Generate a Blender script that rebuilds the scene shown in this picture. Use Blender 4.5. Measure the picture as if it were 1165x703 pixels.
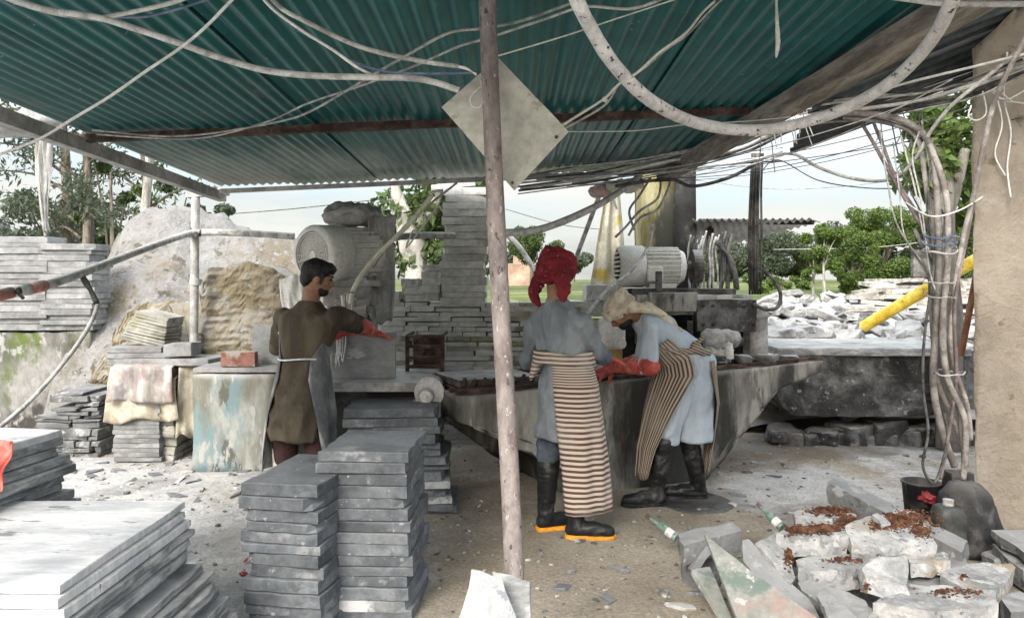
import bpy, bmesh, math, random
import numpy as np
from mathutils import Vector, Matrix, noise, Quaternion

for o in list(bpy.data.objects):
    bpy.data.objects.remove(o)
S = bpy.context.scene
COL = S.collection
R = math.radians
random.seed(7)

# ------------------------------------------------------------------ camera, world, sun, exposure
EYE = 1.55
FPX = 875.0          # focal length in photo pixels
HX, HY = 582.5, 318.0
cam_d = bpy.data.cameras.new('camera')
cam = bpy.data.objects.new('camera', cam_d)
COL.objects.link(cam)
cam.location = (0, 0, EYE)
cam.rotation_euler = (R(90), 0, 0)
cam_d.sensor_width = 36
cam_d.lens = 36 * FPX / 1165
cam_d.shift_y = -(351.5 - HY) / 1165
cam_d.clip_end = 3000
cam_d.clip_start = 0.05
S.camera = cam

SUN_EL, SUN_AZ = 34, 202     # azimuth: compass style, 0 = +Y, clockwise
w = bpy.data.worlds.new('World')
S.world = w
w.use_nodes = True
nt = w.node_tree
nt.nodes.clear()
sky = nt.nodes.new('ShaderNodeTexSky')
sky.sky_type = 'NISHITA'
sky.sun_disc = False
sky.sun_elevation = R(SUN_EL)
sky.sun_rotation = R(SUN_AZ)
sky.dust_density = 4
sky.air_density = 1.0
tc = nt.nodes.new('ShaderNodeTexCoord')
mp = nt.nodes.new('ShaderNodeMapping')
mp.inputs['Scale'].default_value = (1.0, 1.0, 3.5)
nz = nt.nodes.new('ShaderNodeTexNoise')
nz.inputs['Scale'].default_value = 3.2
nz.inputs['Detail'].default_value = 7
nz.inputs['Roughness'].default_value = 0.6
rp = nt.nodes.new('ShaderNodeValToRGB')
rp.color_ramp.elements[0].position = 0.38
rp.color_ramp.elements[1].position = 0.58
rp.color_ramp.elements[0].color = (0.30, 0.30, 0.30, 1)
rp.color_ramp.elements[1].color = (1, 1, 1, 1)
mx = nt.nodes.new('ShaderNodeMix')
mx.data_type = 'RGBA'
mx.inputs['B'].default_value = (3.45, 3.48, 3.35, 1)      # thin bright overcast, in the sky texture's own units
bg = nt.nodes.new('ShaderNodeBackground')
bg.inputs['Strength'].default_value = 0.1
out = nt.nodes.new('ShaderNodeOutputWorld')
L = nt.links.new
L(tc.outputs['Generated'], mp.inputs['Vector'])
L(mp.outputs[0], nz.inputs['Vector'])
L(nz.outputs['Fac'], rp.inputs[0])
L(rp.outputs[0], mx.inputs['Factor'])
L(sky.outputs[0], mx.inputs['A'])
# an overcast sky is several times brighter overhead than at the horizon
sxyz = nt.nodes.new('ShaderNodeSeparateXYZ')
zg = nt.nodes.new('ShaderNodeMapRange')
zg.inputs['From Min'].default_value = 0.10
zg.inputs['From Max'].default_value = 1.0
zg.inputs['To Min'].default_value = 1.0
zg.inputs['To Max'].default_value = 4.0
gm = nt.nodes.new('ShaderNodeVectorMath')
gm.operation = 'SCALE'
L(tc.outputs['Generated'], sxyz.inputs[0])
L(sxyz.outputs['Z'], zg.inputs['Value'])
L(mx.outputs['Result'], gm.inputs[0])
L(zg.outputs[0], gm.inputs['Scale'])
L(gm.outputs[0], bg.inputs[0])
L(bg.outputs[0], out.inputs[0])

sd = bpy.data.lights.new('sun', 'SUN')
sd.energy = 1.5
sd.angle = R(22)
sd.color = (1, 0.96, 0.9)
so = bpy.data.objects.new('sun', sd)
COL.objects.link(so)
az = R(SUN_AZ)
tosun = Vector((math.sin(az) * math.cos(R(SUN_EL)), math.cos(az) * math.cos(R(SUN_EL)), math.sin(R(SUN_EL))))
so.rotation_euler = (-tosun).to_track_quat('-Z', 'Y').to_euler()
so.location = (0, -5, 12)

S.view_settings.view_transform = 'Standard'
S.view_settings.look = 'None'
S.view_settings.gamma = 1
S.view_settings.exposure = 1.45
S.render.resolution_x = 1024
S.render.resolution_y = 617
S.render.engine = 'CYCLES'

# ------------------------------------------------------------------ helpers
def P(px, py, d):
    """world point seen at photo pixel (px,py) at depth d metres"""
    return Vector(((px - HX) / FPX * d, d, EYE - (py - HY) / FPX * d))

def G(px, d, z=0.0):
    return Vector(((px - HX) / FPX * d, d, z))

WL = {}
def wloc(o):
    return WL.get(o.name, Vector((0, 0, 0)))

def tag(o, label=None, cat=None, group=None, kind=None):
    if label: o['label'] = label
    if cat: o['category'] = cat
    if group: o['group'] = group
    if kind: o['kind'] = kind
    return o

def thing(name, loc, label, cat, group=None):
    o = bpy.data.objects.new(name, None)
    COL.objects.link(o)
    o.location = loc
    o.empty_display_size = 0.1
    WL[o.name] = Vector(loc)
    return tag(o, label, cat, group)

def link_mesh(name, me, parent=None, loc=None):
    o = bpy.data.objects.new(name, me)
    COL.objects.link(o)
    if parent is not None:
        o.parent = parent
        WL[o.name] = wloc(parent)
    else:
        o.location = loc or (0, 0, 0)
        WL[o.name] = Vector(o.location)
    return o

class MB:
    """collects shapes in world coordinates; build() links them as ONE mesh"""
    def __init__(s):
        s.bm = bmesh.new()
    def box(s, c, size, rot=None, bevel=0.0, jit=0.0):
        m = Matrix.Translation(Vector(c))
        if rot is not None:
            m = m @ (rot.to_matrix().to_4x4() if isinstance(rot, Quaternion) else rot)
        m = m @ Matrix.Diagonal((size[0], size[1], size[2], 1))
        r = bmesh.ops.create_cube(s.bm, size=1, matrix=m)
        vs = r['verts']
        if jit:
            for v in vs:
                v.co += Vector((random.uniform(-jit, jit), random.uniform(-jit, jit), random.uniform(-jit, jit)))
        if bevel:
            es = list({e for v in vs for e in v.link_edges})
            bmesh.ops.bevel(s.bm, geom=es, offset=bevel, segments=2, affect='EDGES', profile=0.6)
        return s
    def bar(s, p0, p1, wd, ht, bevel=0.003, up=Vector((0, 0, 1))):
        p0, p1 = Vector(p0), Vector(p1)
        x = (p1 - p0)
        ln = x.length
        x.normalize()
        y = up.cross(x).normalized()
        z = x.cross(y)
        m = Matrix((x, y, z)).transposed().to_4x4()
        return s.box((p0 + p1) / 2, (ln, wd, ht), m, bevel)
    def cyl(s, p0, p1, r0, r1=None, n=16, caps=True):
        p0, p1 = Vector(p0), Vector(p1)
        r1 = r0 if r1 is None else r1
        d = p1 - p0
        q = d.to_track_quat('Z', 'Y').to_matrix().to_4x4()
        bmesh.ops.create_cone(s.bm, cap_ends=caps, segments=n, radius1=r0, radius2=r1, depth=d.length,
                              matrix=Matrix.Translation((p0 + p1) / 2) @ q)
        return s
    def tube(s, pts, r, n=8, res=6, wob=0.0, seed=0):
        pts = smooth_path(pts, res)
        rs = r if isinstance(r, (list, tuple)) else None
        N = len(pts)
        rings = []
        up = Vector((0.13, 0.21, 0.97))
        for i, p in enumerate(pts):
            t = (pts[min(i + 1, N - 1)] - pts[max(i - 1, 0)])
            if t.length < 1e-7: t = Vector((0, 0, 1))
            t.normalize()
            a = t.cross(up)
            if a.length < 0.05: a = t.cross(Vector((1, 0, 0)))
            a.normalize()
            b = t.cross(a)
            if rs:
                f = i / (N - 1) * (len(rs) - 1)
                k = min(int(f), len(rs) - 2)
                rr = rs[k] + (rs[k + 1] - rs[k]) * (f - k)
            else:
                rr = r
            if wob:
                rr *= 1 + wob * noise.noise(Vector((i * 0.35, seed * 3.1, 0.5)))
            rings.append([s.bm.verts.new(p + (a * math.cos(2 * math.pi * k / n) + b * math.sin(2 * math.pi * k / n)) * rr) for k in range(n)])
        for i in range(N - 1):
            for k in range(n):
                f = s.bm.faces.new((rings[i][k], rings[i][(k + 1) % n], rings[i + 1][(k + 1) % n], rings[i + 1][k]))
                f.smooth = True
        s.bm.faces.new(rings[0][::-1])
        s.bm.faces.new(rings[-1])
        return s
    def loft(s, rings, close=True, cap=True, smooth=True):
        vs = [[s.bm.verts.new(p) for p in r] for r in rings]
        n = len(vs[0])
        for i in range(len(vs) - 1):
            for k in range(n if close else n - 1):
                f = s.bm.faces.new((vs[i][k], vs[i][(k + 1) % n], vs[i + 1][(k + 1) % n], vs[i + 1][k]))
                f.smooth = smooth
        if cap and close:
            s.bm.faces.new(vs[0][::-1]); s.bm.faces.new(vs[-1])
        return s
    def ell(s, c, rad, rot=None, sub=3):
        m = Matrix.Translation(Vector(c))
        if rot is not None: m = m @ rot
        m = m @ Matrix.Diagonal((rad[0], rad[1], rad[2], 1))
        bmesh.ops.create_icosphere(s.bm, subdivisions=sub, radius=1, matrix=m)
        return s
    def cap(s, p0, r0, p1, r1, n=14):
        p0, p1 = Vector(p0), Vector(p1)
        d = (p1 - p0)
        q = d.to_track_quat('Z', 'Y')
        rings = []
        H = 5
        for i in range(H):
            a = -math.pi / 2 + (i + 0.35) / H * math.pi / 2
            rings.append((r0 * math.cos(a), r0 * math.sin(a)))
        rings.append((r0, 0))
        rings.append((r1, d.length))
        for i in range(H):
            a = (i + 0.65) / H * math.pi / 2
            rings.append((r1 * math.cos(a), d.length + r1 * math.sin(a)))
        rr = [[p0 + q @ Vector((r * math.cos(2 * math.pi * k / n), r * math.sin(2 * math.pi * k / n), h)) for k in range(n)] for r, h in rings]
        return s.loft(rr)
    def prism(s, poly, vec):
        """poly: list of points; extruded by vec"""
        a = [s.bm.verts.new(p) for p in poly]
        b = [s.bm.verts.new(Vector(p) + Vector(vec)) for p in poly]
        n = len(a)
        s.bm.faces.new(a[::-1]); s.bm.faces.new(b)
        for k in range(n):
            s.bm.faces.new((a[k], a[(k + 1) % n], b[(k + 1) % n], b[k]))
        return s
    def rough(s, amp, scale=4.0, cuts=1, seed=0, maxlen=None):
        """subdivide and push the surface about with noise"""
        if maxlen:
            for _ in range(6):
                es = [e for e in s.bm.edges if e.calc_length() > maxlen]
                if not es: break
                bmesh.ops.subdivide_edges(s.bm, edges=es, cuts=1, use_grid_fill=True)
        elif cuts:
            bmesh.ops.subdivide_edges(s.bm, edges=s.bm.edges[:], cuts=cuts, use_grid_fill=True)
        s.bm.normal_update()
        off = Vector((seed * 7.3, seed * 3.7, seed * 1.9))
        nv = [(v, v.normal.copy()) for v in s.bm.verts]
        for v, n in nv:
            q = v.co * scale + off
            v.co += n * amp * (noise.noise(q) + 0.5 * noise.noise(q * 2.3)) + noise.noise_vector(q * 1.7) * amp * 0.4
        return s
    def mesh(s, name, mat, origin, smooth=None):
        bmesh.ops.recalc_face_normals(s.bm, faces=s.bm.faces[:])
        bmesh.ops.translate(s.bm, verts=s.bm.verts[:], vec=-Vector(origin))
        me = bpy.data.meshes.new(name)
        s.bm.to_mesh(me)
        s.bm.free()
        if smooth is not None:
            me.polygons.foreach_set('use_smooth', [smooth] * len(me.polygons))
        if mat: me.materials.append(mat)
        return me
    def base(s):
        n = len(s.bm.verts)
        xs = [v.co for v in s.bm.verts]
        return Vector((sum(v.x for v in xs) / n, sum(v.y for v in xs) / n, min(v.z for v in xs)))
    def build(s, name, mat, parent=None, smooth=None):
        org = wloc(parent) if parent is not None else s.base()
        me = s.mesh(name, mat, org, smooth)
        return link_mesh(name, me, parent, org)

def smooth_path(pts, res=6):
    pts = [Vector(p) for p in pts]
    if len(pts) < 3 or res < 2: return pts
    o = []
    for i in range(len(pts) - 1):
        p0 = pts[max(i - 1, 0)]; p1 = pts[i]; p2 = pts[i + 1]; p3 = pts[min(i + 2, len(pts) - 1)]
        for k in range(res):
            t = k / res
            o.append(0.5 * ((2 * p1) + (p2 - p0) * t + (2 * p0 - 5 * p1 + 4 * p2 - p3) * t * t + (3 * p1 - p0 - 3 * p2 + p3) * t ** 3))
    o.append(pts[-1])
    return o

def copy_to(src, loc, rz=0.0, rx=0.0, ry=0.0, label=None, group=None, scale=None):
    o = src.copy()
    COL.objects.link(o)
    o.location = loc
    o.rotation_euler = (rx, ry, rz)
    if scale: o.scale = scale
    if label: o['label'] = label
    if group: o['group'] = group
    return o

def remeshed(mb, voxel, smooth=4, folds=None, keep=None):
    """fuse overlapping closed shapes into one continuous skin; folds = (amp, (sx,sy,sz), seed)"""
    me = bpy.data.meshes.new('tmp')
    bmesh.ops.recalc_face_normals(mb.bm, faces=mb.bm.faces[:])
    mb.bm.to_mesh(me)
    mb.bm.free()
    ob = bpy.data.objects.new('tmp', me)
    COL.objects.link(ob)
    md = ob.modifiers.new('r', 'REMESH')
    md.mode = 'VOXEL'
    md.voxel_size = voxel
    md.use_smooth_shade = True
    if smooth:
        sm = ob.modifiers.new('s', 'SMOOTH')
        sm.iterations = smooth
        sm.factor = 0.5
    dg = bpy.context.evaluated_depsgraph_get()
    dg.update()
    ev = ob.evaluated_get(dg)
    m2 = bpy.data.meshes.new_from_object(ev)
    bpy.data.objects.remove(ob)
    r = MB()
    r.bm.from_mesh(m2)
    bpy.data.meshes.remove(m2)
    bpy.data.meshes.remove(me)
    for f in r.bm.faces: f.smooth = True
    if folds:
        amp, sc, seed = folds
        r.bm.normal_update()
        for v, n in [(v, v.normal.copy()) for v in r.bm.verts]:
            q = Vector((v.co.x * sc[0] + seed, v.co.y * sc[1], v.co.z * sc[2]))
            warp = noise.noise_vector(q * 0.4) * 1.2
            a = noise.noise(q + warp)
            v.co += n * amp * (0.6 - abs(a) * 2.2)
    return r

# ------------------------------------------------------------------ materials
MATS = {}
def ramp_node(nt, stops):
    r = nt.nodes.new('ShaderNodeValToRGB')
    cr = r.color_ramp
    while len(cr.elements) < len(stops): cr.elements.new(0.5)
    for e, (p, c) in zip(cr.elements, stops):
        e.position = p
        e.color = (c[0], c[1], c[2], 1) if not isinstance(c, (int, float)) else (c, c, c, 1)
    return r

def mat(name, stops, scale=6.0, rough=0.8, bump=0.3, bump_scale=None, bdist=0.01, dust=None, world=False, vary=0.18,
        metallic=0.0, stretch=(1, 1, 1), detail=8, spots=None, translucent=0.0, spec=0.3, rough_var=0.15, distort=0.4):
    """rock/dirt/paint of several tones. dust=(colour, amount, noise scale) settles on faces that look up.
    spots=(colour, noise scale, threshold, softness) is a stain of its own shape."""
    if name in MATS: return MATS[name]
    m = bpy.data.materials.new(name)
    MATS[name] = m
    m.use_nodes = True
    nt = m.node_tree
    N, Lk = nt.nodes, nt.links.new
    b = N['Principled BSDF']
    o = N['Material Output']
    t = N.new('ShaderNodeTexCoord')
    if world:
        g = N.new('ShaderNodeNewGeometry'); vec = g.outputs['Position']
    else:
        oi = N.new('ShaderNodeObjectInfo')
        ml = N.new('ShaderNodeMath'); ml.operation = 'MULTIPLY'; ml.inputs[1].default_value = 37
        Lk(oi.outputs['Random'], ml.inputs[0])
        ad = N.new('ShaderNodeVectorMath'); ad.operation = 'ADD'
        Lk(t.outputs['Object'], ad.inputs[0]); Lk(ml.outputs[0], ad.inputs[1])
        vec = ad.outputs[0]
    mpn = N.new('ShaderNodeMapping'); mpn.inputs['Scale'].default_value = stretch
    Lk(vec, mpn.inputs['Vector'])
    n1 = N.new('ShaderNodeTexNoise')
    n1.inputs['Scale'].default_value = scale; n1.inputs['Detail'].default_value = detail
    n1.inputs['Roughness'].default_value = 0.62; n1.inputs['Distortion'].default_value = distort
    Lk(mpn.outputs[0], n1.inputs['Vector'])
    rr = ramp_node(nt, stops)
    ct = N.new('ShaderNodeMapRange')
    ct.inputs['From Min'].default_value = 0.30; ct.inputs['From Max'].default_value = 0.70
    ct.inputs['To Min'].default_value = 0.08; ct.inputs['To Max'].default_value = 0.92
    Lk(n1.outputs['Fac'], ct.inputs['Value'])
    Lk(ct.outputs[0], rr.inputs[0])
    col = rr.outputs[0]
    n2 = N.new('ShaderNodeTexNoise')
    n2.inputs['Scale'].default_value = bump_scale or scale * 7; n2.inputs['Detail'].default_value = 6
    n2.inputs['Roughness'].default_value = 0.7
    Lk(mpn.outputs[0], n2.inputs['Vector'])
    mr = N.new('ShaderNodeMapRange')
    mr.inputs['From Min'].default_value = 0.36; mr.inputs['From Max'].default_value = 0.64
    fine = max(vary, .16) if bump_scale is None or bump_scale > 16 else .06
    mr.inputs['To Min'].default_value = 1 - fine; mr.inputs['To Max'].default_value = 1 + fine
    Lk(n2.outputs['Fac'], mr.inputs['Value'])
    def mul(c, f):
        x = N.new('ShaderNodeVectorMath'); x.operation = 'SCALE'
        Lk(c, x.inputs[0]); Lk(f, x.inputs['Scale'])
        return x.outputs[0]
    col = mul(col, mr.outputs[0])
    if not world and vary:
        m2 = N.new('ShaderNodeMapRange')
        m2.inputs['To Min'].default_value = 1 - vary; m2.inputs['To Max'].default_value = 1 + vary
        Lk(oi.outputs['Random'], m2.inputs['Value'])
        col = mul(col, m2.outputs[0])
    def mixc(a, bcol, fac):
        x = N.new('ShaderNodeMix'); x.data_type = 'RGBA'
        Lk(a, x.inputs['A']); Lk(fac, x.inputs['Factor'])
        x.inputs['B'].default_value = (*bcol, 1)
        return x.outputs['Result']
    sp = spots if isinstance(spots, list) else ([spots] if spots else [])
    for i, (sc_, sn, th, soft) in enumerate(sp):
        n3 = N.new('ShaderNodeTexNoise')
        n3.inputs['Scale'].default_value = sn; n3.inputs['Detail'].default_value = 7
        n3.inputs['Roughness'].default_value = 0.65
        va = N.new('ShaderNodeVectorMath'); va.operation = 'ADD'; va.inputs[1].default_value = (13.1 * (i + 1), 5.2, 9.7 * i)
        Lk(mpn.outputs[0], va.inputs[0]); Lk(va.outputs[0], n3.inputs['Vector'])
        q = N.new('ShaderNodeMapRange'); q.interpolation_type = 'SMOOTHSTEP'
        q.inputs['From Min'].default_value = .5 + (th - .5) * .62; q.inputs['From Max'].default_value = .5 + (th - .5) * .62 + soft * .7
        Lk(n3.outputs['Fac'], q.inputs['Value'])
        col = mixc(col, sc_, q.outputs[0])
    if dust:
        dc, amt, dn = dust
        g2 = N.new('ShaderNodeNewGeometry')
        sx = N.new('ShaderNodeSeparateXYZ'); Lk(g2.outputs['Normal'], sx.inputs[0])
        q = N.new('ShaderNodeMapRange'); q.interpolation_type = 'SMOOTHSTEP'
        q.inputs['From Min'].default_value = 0.15; q.inputs['From Max'].default_value = 0.85
        Lk(sx.outputs['Z'], q.inputs['Value'])
        n4 = N.new('ShaderNodeTexNoise'); n4.inputs['Scale'].default_value = dn; n4.inputs['Detail'].default_value = 6
        Lk(mpn.outputs[0], n4.inputs['Vector'])
        q2 = N.new('ShaderNodeMapRange'); q2.inputs['From Min'].default_value = 0.38; q2.inputs['From Max'].default_value = 0.6
        q2.inputs['To Min'].default_value = amt * 0.35; q2.inputs['To Max'].default_value = amt
        Lk(n4.outputs['Fac'], q2.inputs['Value'])
        ml2 = N.new('ShaderNodeMath'); ml2.operation = 'MULTIPLY'
        Lk(q.outputs[0], ml2.inputs[0]); Lk(q2.outputs[0], ml2.inputs[1])
        col = mixc(col, dc, ml2.outputs[0])
    Lk(col, b.inputs['Base Color'])
    mro = N.new('ShaderNodeMapRange')
    mro.inputs['To Min'].default_value = max(0.05, rough - rough_var); mro.inputs['To Max'].default_value = min(1, rough + rough_var)
    Lk(n1.outputs['Fac'], mro.inputs['Value'])
    Lk(mro.outputs[0], b.inputs['Roughness'])
    b.inputs['Metallic'].default_value = metallic
    b.inputs['Specular IOR Level'].default_value = spec
    if bump:
        ah = N.new('ShaderNodeMath'); ah.operation = 'ADD'
        Lk(n1.outputs['Fac'], ah.inputs[0]); Lk(n2.outputs['Fac'], ah.inputs[1])
        bn = N.new('ShaderNodeBump'); bn.inputs['Strength'].default_value = bump; bn.inputs['Distance'].default_value = bdist
        Lk(ah.outputs[0], bn.inputs['Height'])
        Lk(bn.outputs[0], b.inputs['Normal'])
    if translucent:
        tr = N.new('ShaderNodeBsdfTranslucent'); Lk(col, tr.inputs[0])
        ms = N.new('ShaderNodeMixShader'); ms.inputs[0].default_value = translucent
        Lk(b.outputs[0], ms.inputs[1]); Lk(tr.outputs[0], ms.inputs[2]); Lk(ms.outputs[0], o.inputs[0])
    return m

DUST = (0.56, 0.56, 0.54)
M = {}
M['slate'] = mat('slate', [(0.3, (.080, .089, .100)), (0.5, (.112, .123, .136)), (0.72, (.155, .166, .180))], 4.0, 0.7, 0.3, dust=((.23, .245, .26), 0.4, 3),
                 spots=[((.23, .24, .248), 4, .66, .10), ((.09, .097, .106), 7, .62, .12), ((.30, .31, .315), 30, .72, .04)], vary=.20)
M['slate_edge'] = mat('pale_slate', [(0.3, (.15, .16, .17)), (0.55, (.21, .22, .23)), (0.75, (.34, .35, .355))], 3.0, 0.75, 0.35, dust=((.25, .265, .28), 0.3, 3), vary=.15, spots=[((.46, .465, .47), 2.0, .55, .08)])
M['marble'] = mat('white_marble', [(0.28, (.43, .445, .46)), (0.5, (.53, .54, .55)), (0.7, (.58, .585, .59))], 1.6, 0.5, 0.1, stretch=(1.0, 3.2, 1), vary=.04,
                  spots=[((.38, .395, .41), 1.5, .60, .18), ((.20, .21, .22), 3.5, .70, .04)], distort=1.5)
M['marble_side'] = mat('grey_marble', [(0.28, (.13, .14, .145)), (0.5, (.24, .25, .255)), (0.7, (.37, .375, .38))], 3.5, 0.7, 0.4, stretch=(1.5, 1.5, 5), vary=.14,
                       dust=((.45, .455, .455), .5, 3))
M['tile'] = mat('dusty_tile', [(0.3, (.30, .305, .295)), (0.5, (.37, .375, .36)), (0.7, (.43, .43, .415))], 3.5, 0.9, 0.35, dust=((.44, .44, .42), .2, 4), vary=.07,
                spots=[((.30, .28, .22), 1.4, .62, .15)])
M['tile_out'] = mat('dusty_tile_outdoors', [(0.3, (.15, .155, .155)), (0.5, (.205, .21, .21)), (0.7, (.255, .26, .26))], 3.5, 0.9, 0.35, dust=((.3, .3, .3), .5, 4), vary=.09)  # darker copy of tile; the stronger outdoor light is offset in its colour
M['tile_mossy'] = mat('mossy_tile', [(0.3, (.17, .165, .14)), (0.5, (.25, .245, .215)), (0.7, (.32, .315, .285))], 3.0, 0.9, 0.45, dust=((.34, .335, .31), .15, 4), vary=.08,
                      spots=[((.21, .20, .115), 1.6, .54, .18), ((.13, .125, .10), 3, .62, .1)])
M['offcut'] = mat('marble_offcut', [(0.3, (.13, .13, .13)), (0.5, (.23, .23, .228)), (0.7, (.32, .32, .315))], 2.6, 0.8, 0.5, vary=.30, dust=((.36, .36, .355), .6, 3))
M['pale_tile'] = mat('pale_stacked_tile', [(0.3, (.19, .175, .155)), (0.5, (.29, .275, .25)), (0.7, (.40, .385, .36))], 2.0, 0.85, 0.35, vary=.25, dust=((.45, .44, .425), .7, 3))
M['rubble'] = mat('rubble_marble', [(0.15, (.21, .22, .225)), (0.5, (.31, .315, .315)), (0.85, (.40, .40, .395))], 6, 0.75, 0.8, bump_scale=40, bdist=.012, vary=.10,
                  spots=[((.27, .21, .14), 3.0, .56, .2), ((.17, .18, .185), 5, .60, .08), ((.43, .43, .42), 9, .62, .08), ((.10, .10, .10), 22, .70, .04)])
M['rubble_grey'] = mat('rubble_grey', [(0.15, (.115, .12, .123)), (0.5, (.155, .16, .163)), (0.85, (.20, .205, .208))], 6, 0.7, 0.6, bump_scale=40, vary=.14, dust=((.29, .295, .30), .7, 3), spots=[((.30, .30, .30), 7, .62, .08), ((.08, .083, .086), 12, .66, .06)])
M['red_soil'] = mat('red_soil', [(0.3, (.085, .036, .019)), (0.5, (.18, .078, .04)), (0.7, (.29, .14, .075))], 22, 0.95, 1.0, bump_scale=90, bdist=.02, vary=.35)
M['concrete'] = mat('dirty_concrete', [(0.3, (.10, .098, .085)), (0.5, (.20, .195, .175)), (0.68, (.33, .325, .295))], 2.6, 0.8, 0.5, vary=.18, stretch=(1.2, 1.2, .35), dust=(DUST, .35, 3),
                    spots=[((.36, .355, .32), 3.2, .60, .10), ((.045, .045, .041), 1.1, .49, .14), ((.06, .06, .054), 4.2, .62, .10), ((.14, .09, .05), 4.5, .72, .06)], world=True)
M['black_rock'] = mat('black_rock', [(0.3, (.025, .025, .027)), (0.5, (.06, .06, .062)), (0.7, (.15, .15, .15))], 2.8, 0.7, 0.8, bdist=.03, vary=.25, dust=(DUST, .5, 3),
                      spots=[((.16, .16, .16), 6, .62, .14), ((.30, .30, .30), 12, .70, .05)])
M['plaster_old'] = mat('old_plaster', [(0.3, (.10, .10, .09)), (0.5, (.165, .163, .15)), (0.7, (.235, .232, .222))], 2.6, 0.92, 0.7, bdist=.02, vary=.2, world=True, stretch=(1, 1, .6),
                       spots=[((.050, .048, .042), 1.6, .46, .10), ((.085, .115, .03), 1.1, .56, .10), ((.28, .278, .268), 7, .60, .08)])
M['mud'] = mat('mud_plaster', [(0.15, (.19, .165, .13)), (0.5, (.245, .215, .175)), (0.85, (.30, .27, .225))], 1.8, 0.95, 0.9, bump_scale=14, bdist=.03, vary=.12, world=True,
               spots=[((.15, .125, .095), 5, .68, .06), ((.30, .275, .24), 2.2, .62, .2)])
M['blue_plaster'] = mat('blue_stained_plaster', [(0.3, (.15, .15, .125)), (0.5, (.225, .235, .22)), (0.7, (.31, .32, .30))], 3.4, 0.85, 0.5, vary=.15, stretch=(1, 1, .35), dust=((.40, .40, .39), .9, 4),
                        spots=[((.15, .225, .245), 2.8, .48, .16), ((.23, .20, .13), 1.2, .58, .2), ((.10, .105, .09), 6, .62, .08), ((.33, .34, .33), 7, .62, .06)])
M['steel'] = mat('dark_steel', [(0.3, (.02, .02, .02)), (0.5, (.05, .048, .045)), (0.7, (.11, .105, .10))], 6, 0.6, 0.3, vary=.2, dust=(DUST, .5, 5), metallic=.2)
M['steel_grey'] = mat('grey_steel', [(0.3, (.22, .22, .22)), (0.5, (.34, .34, .335)), (0.7, (.46, .46, .45))], 5, 0.6, 0.2, vary=.12, dust=(DUST, .6, 5), metallic=.1)
M['motor'] = mat('motor_paint', [(0.2, (.50, .50, .47)), (0.5, (.58, .58, .545)), (0.8, (.65, .65, .61))], 6, 0.75, 0.15, vary=.06, dust=((.64, .64, .61), .7, 5))
M['rust'] = mat('rusty_steel', [(0.3, (.030, .018, .015)), (0.5, (.058, .036, .030)), (0.7, (.11, .075, .062))], 9, 0.85, 0.4, vary=.25)
M['wood_beam'] = mat('weathered_beam', [(0.3, (.13, .115, .10)), (0.5, (.20, .18, .155)), (0.7, (.28, .26, .23))], 4, 0.9, 0.4, vary=.15, stretch=(4, .6, 4), world=True)
M['pole'] = mat('painted_pole', [(0.25, (.115, .098, .093)), (0.5, (.165, .142, .136)), (0.75, (.215, .19, .182))], 14, 0.8, 0.5, bump_scale=60, bdist=.004, vary=.15,
                stretch=(1, 1, .5), spots=[((.36, .34, .33), 60, .68, .04), ((.07, .058, .054), 45, .68, .04)])
M['post'] = mat('whitened_post', [(0.3, (.26, .26, .255)), (0.5, (.34, .34, .335)), (0.7, (.42, .42, .41))], 7, 0.7, 0.2, vary=.1)
M['edge_beam'] = mat('dusty_edge_beam', [(0.3, (.24, .235, .22)), (0.5, (.33, .325, .31)), (0.7, (.42, .415, .40))], 4, 0.85, 0.2, vary=.1)
M['plate'] = mat('pale_plate', [(0.3, (.33, .33, .295)), (0.5, (.40, .40, .36)), (0.7, (.45, .45, .41))], 3, 0.7, 0.15, vary=.05, spots=[((.28, .26, .21), 4, .64, .06)])
M['hose_white'] = mat('dusty_white_hose', [(0.3, (.26, .26, .26)), (0.5, (.40, .40, .40)), (0.7, (.50, .50, .495))], 18, 0.7, 0.3, vary=.1, dust=((.5, .5, .49), .7, 9))
M['hose_flaked'] = mat('flaked_white_hose', [(0.2, (.32, .32, .32)), (0.5, (.42, .42, .42)), (0.8, (.50, .50, .495))], 30, 0.7, 0.3, vary=.1, dust=((.5, .5, .49), .5, 9), spots=[((.05, .05, .05), 40, .66, .04)])
M['cable_grey'] = mat('dusty_grey_cable', [(0.3, (.20, .20, .195)), (0.5, (.33, .33, .32)), (0.7, (.45, .45, .44))], 14, 0.8, 0.3, vary=.2, dust=((.6, .6, .58), .6, 9))
M['cable_pale'] = mat('pale_cable', [(0.3, (.48, .48, .47)), (0.7, (.66, .66, .64))], 14, 0.75, 0.2, vary=.12)
M['cable_blue'] = mat('blue_cable', [(0.3, (.07, .11, .19)), (0.7, (.16, .21, .29))], 14, 0.7, 0.1, vary=.12)
M['cable_black'] = mat('dark_cable', [(0.3, (.03, .03, .03)), (0.7, (.12, .12, .115))], 12, 0.7, 0.2, vary=.15)
M['yellow_pipe'] = mat('yellow_pipe', [(0.3, (.50, .34, .03)), (0.5, (.62, .45, .05)), (0.7, (.68, .52, .10))], 8, 0.6, 0.15, vary=.08, dust=((.6, .52, .3), .5, 6), spots=[((.25, .18, .05), 22, .68, .04)])
M['red_paint'] = mat('faded_red_paint', [(0.3, (.32, .10, .085)), (0.6, (.46, .20, .17))], 10, 0.8, 0.2, vary=.1, dust=(DUST, .5, 9))
M['brick'] = mat('red_brick', [(0.3, (.15, .07, .052)), (0.6, (.24, .125, .10))], 14, 0.9, 0.5, vary=.12, dust=((.36, .34, .32), .9, 9), spots=[((.33, .30, .285), 7, .54, .12)])
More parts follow.
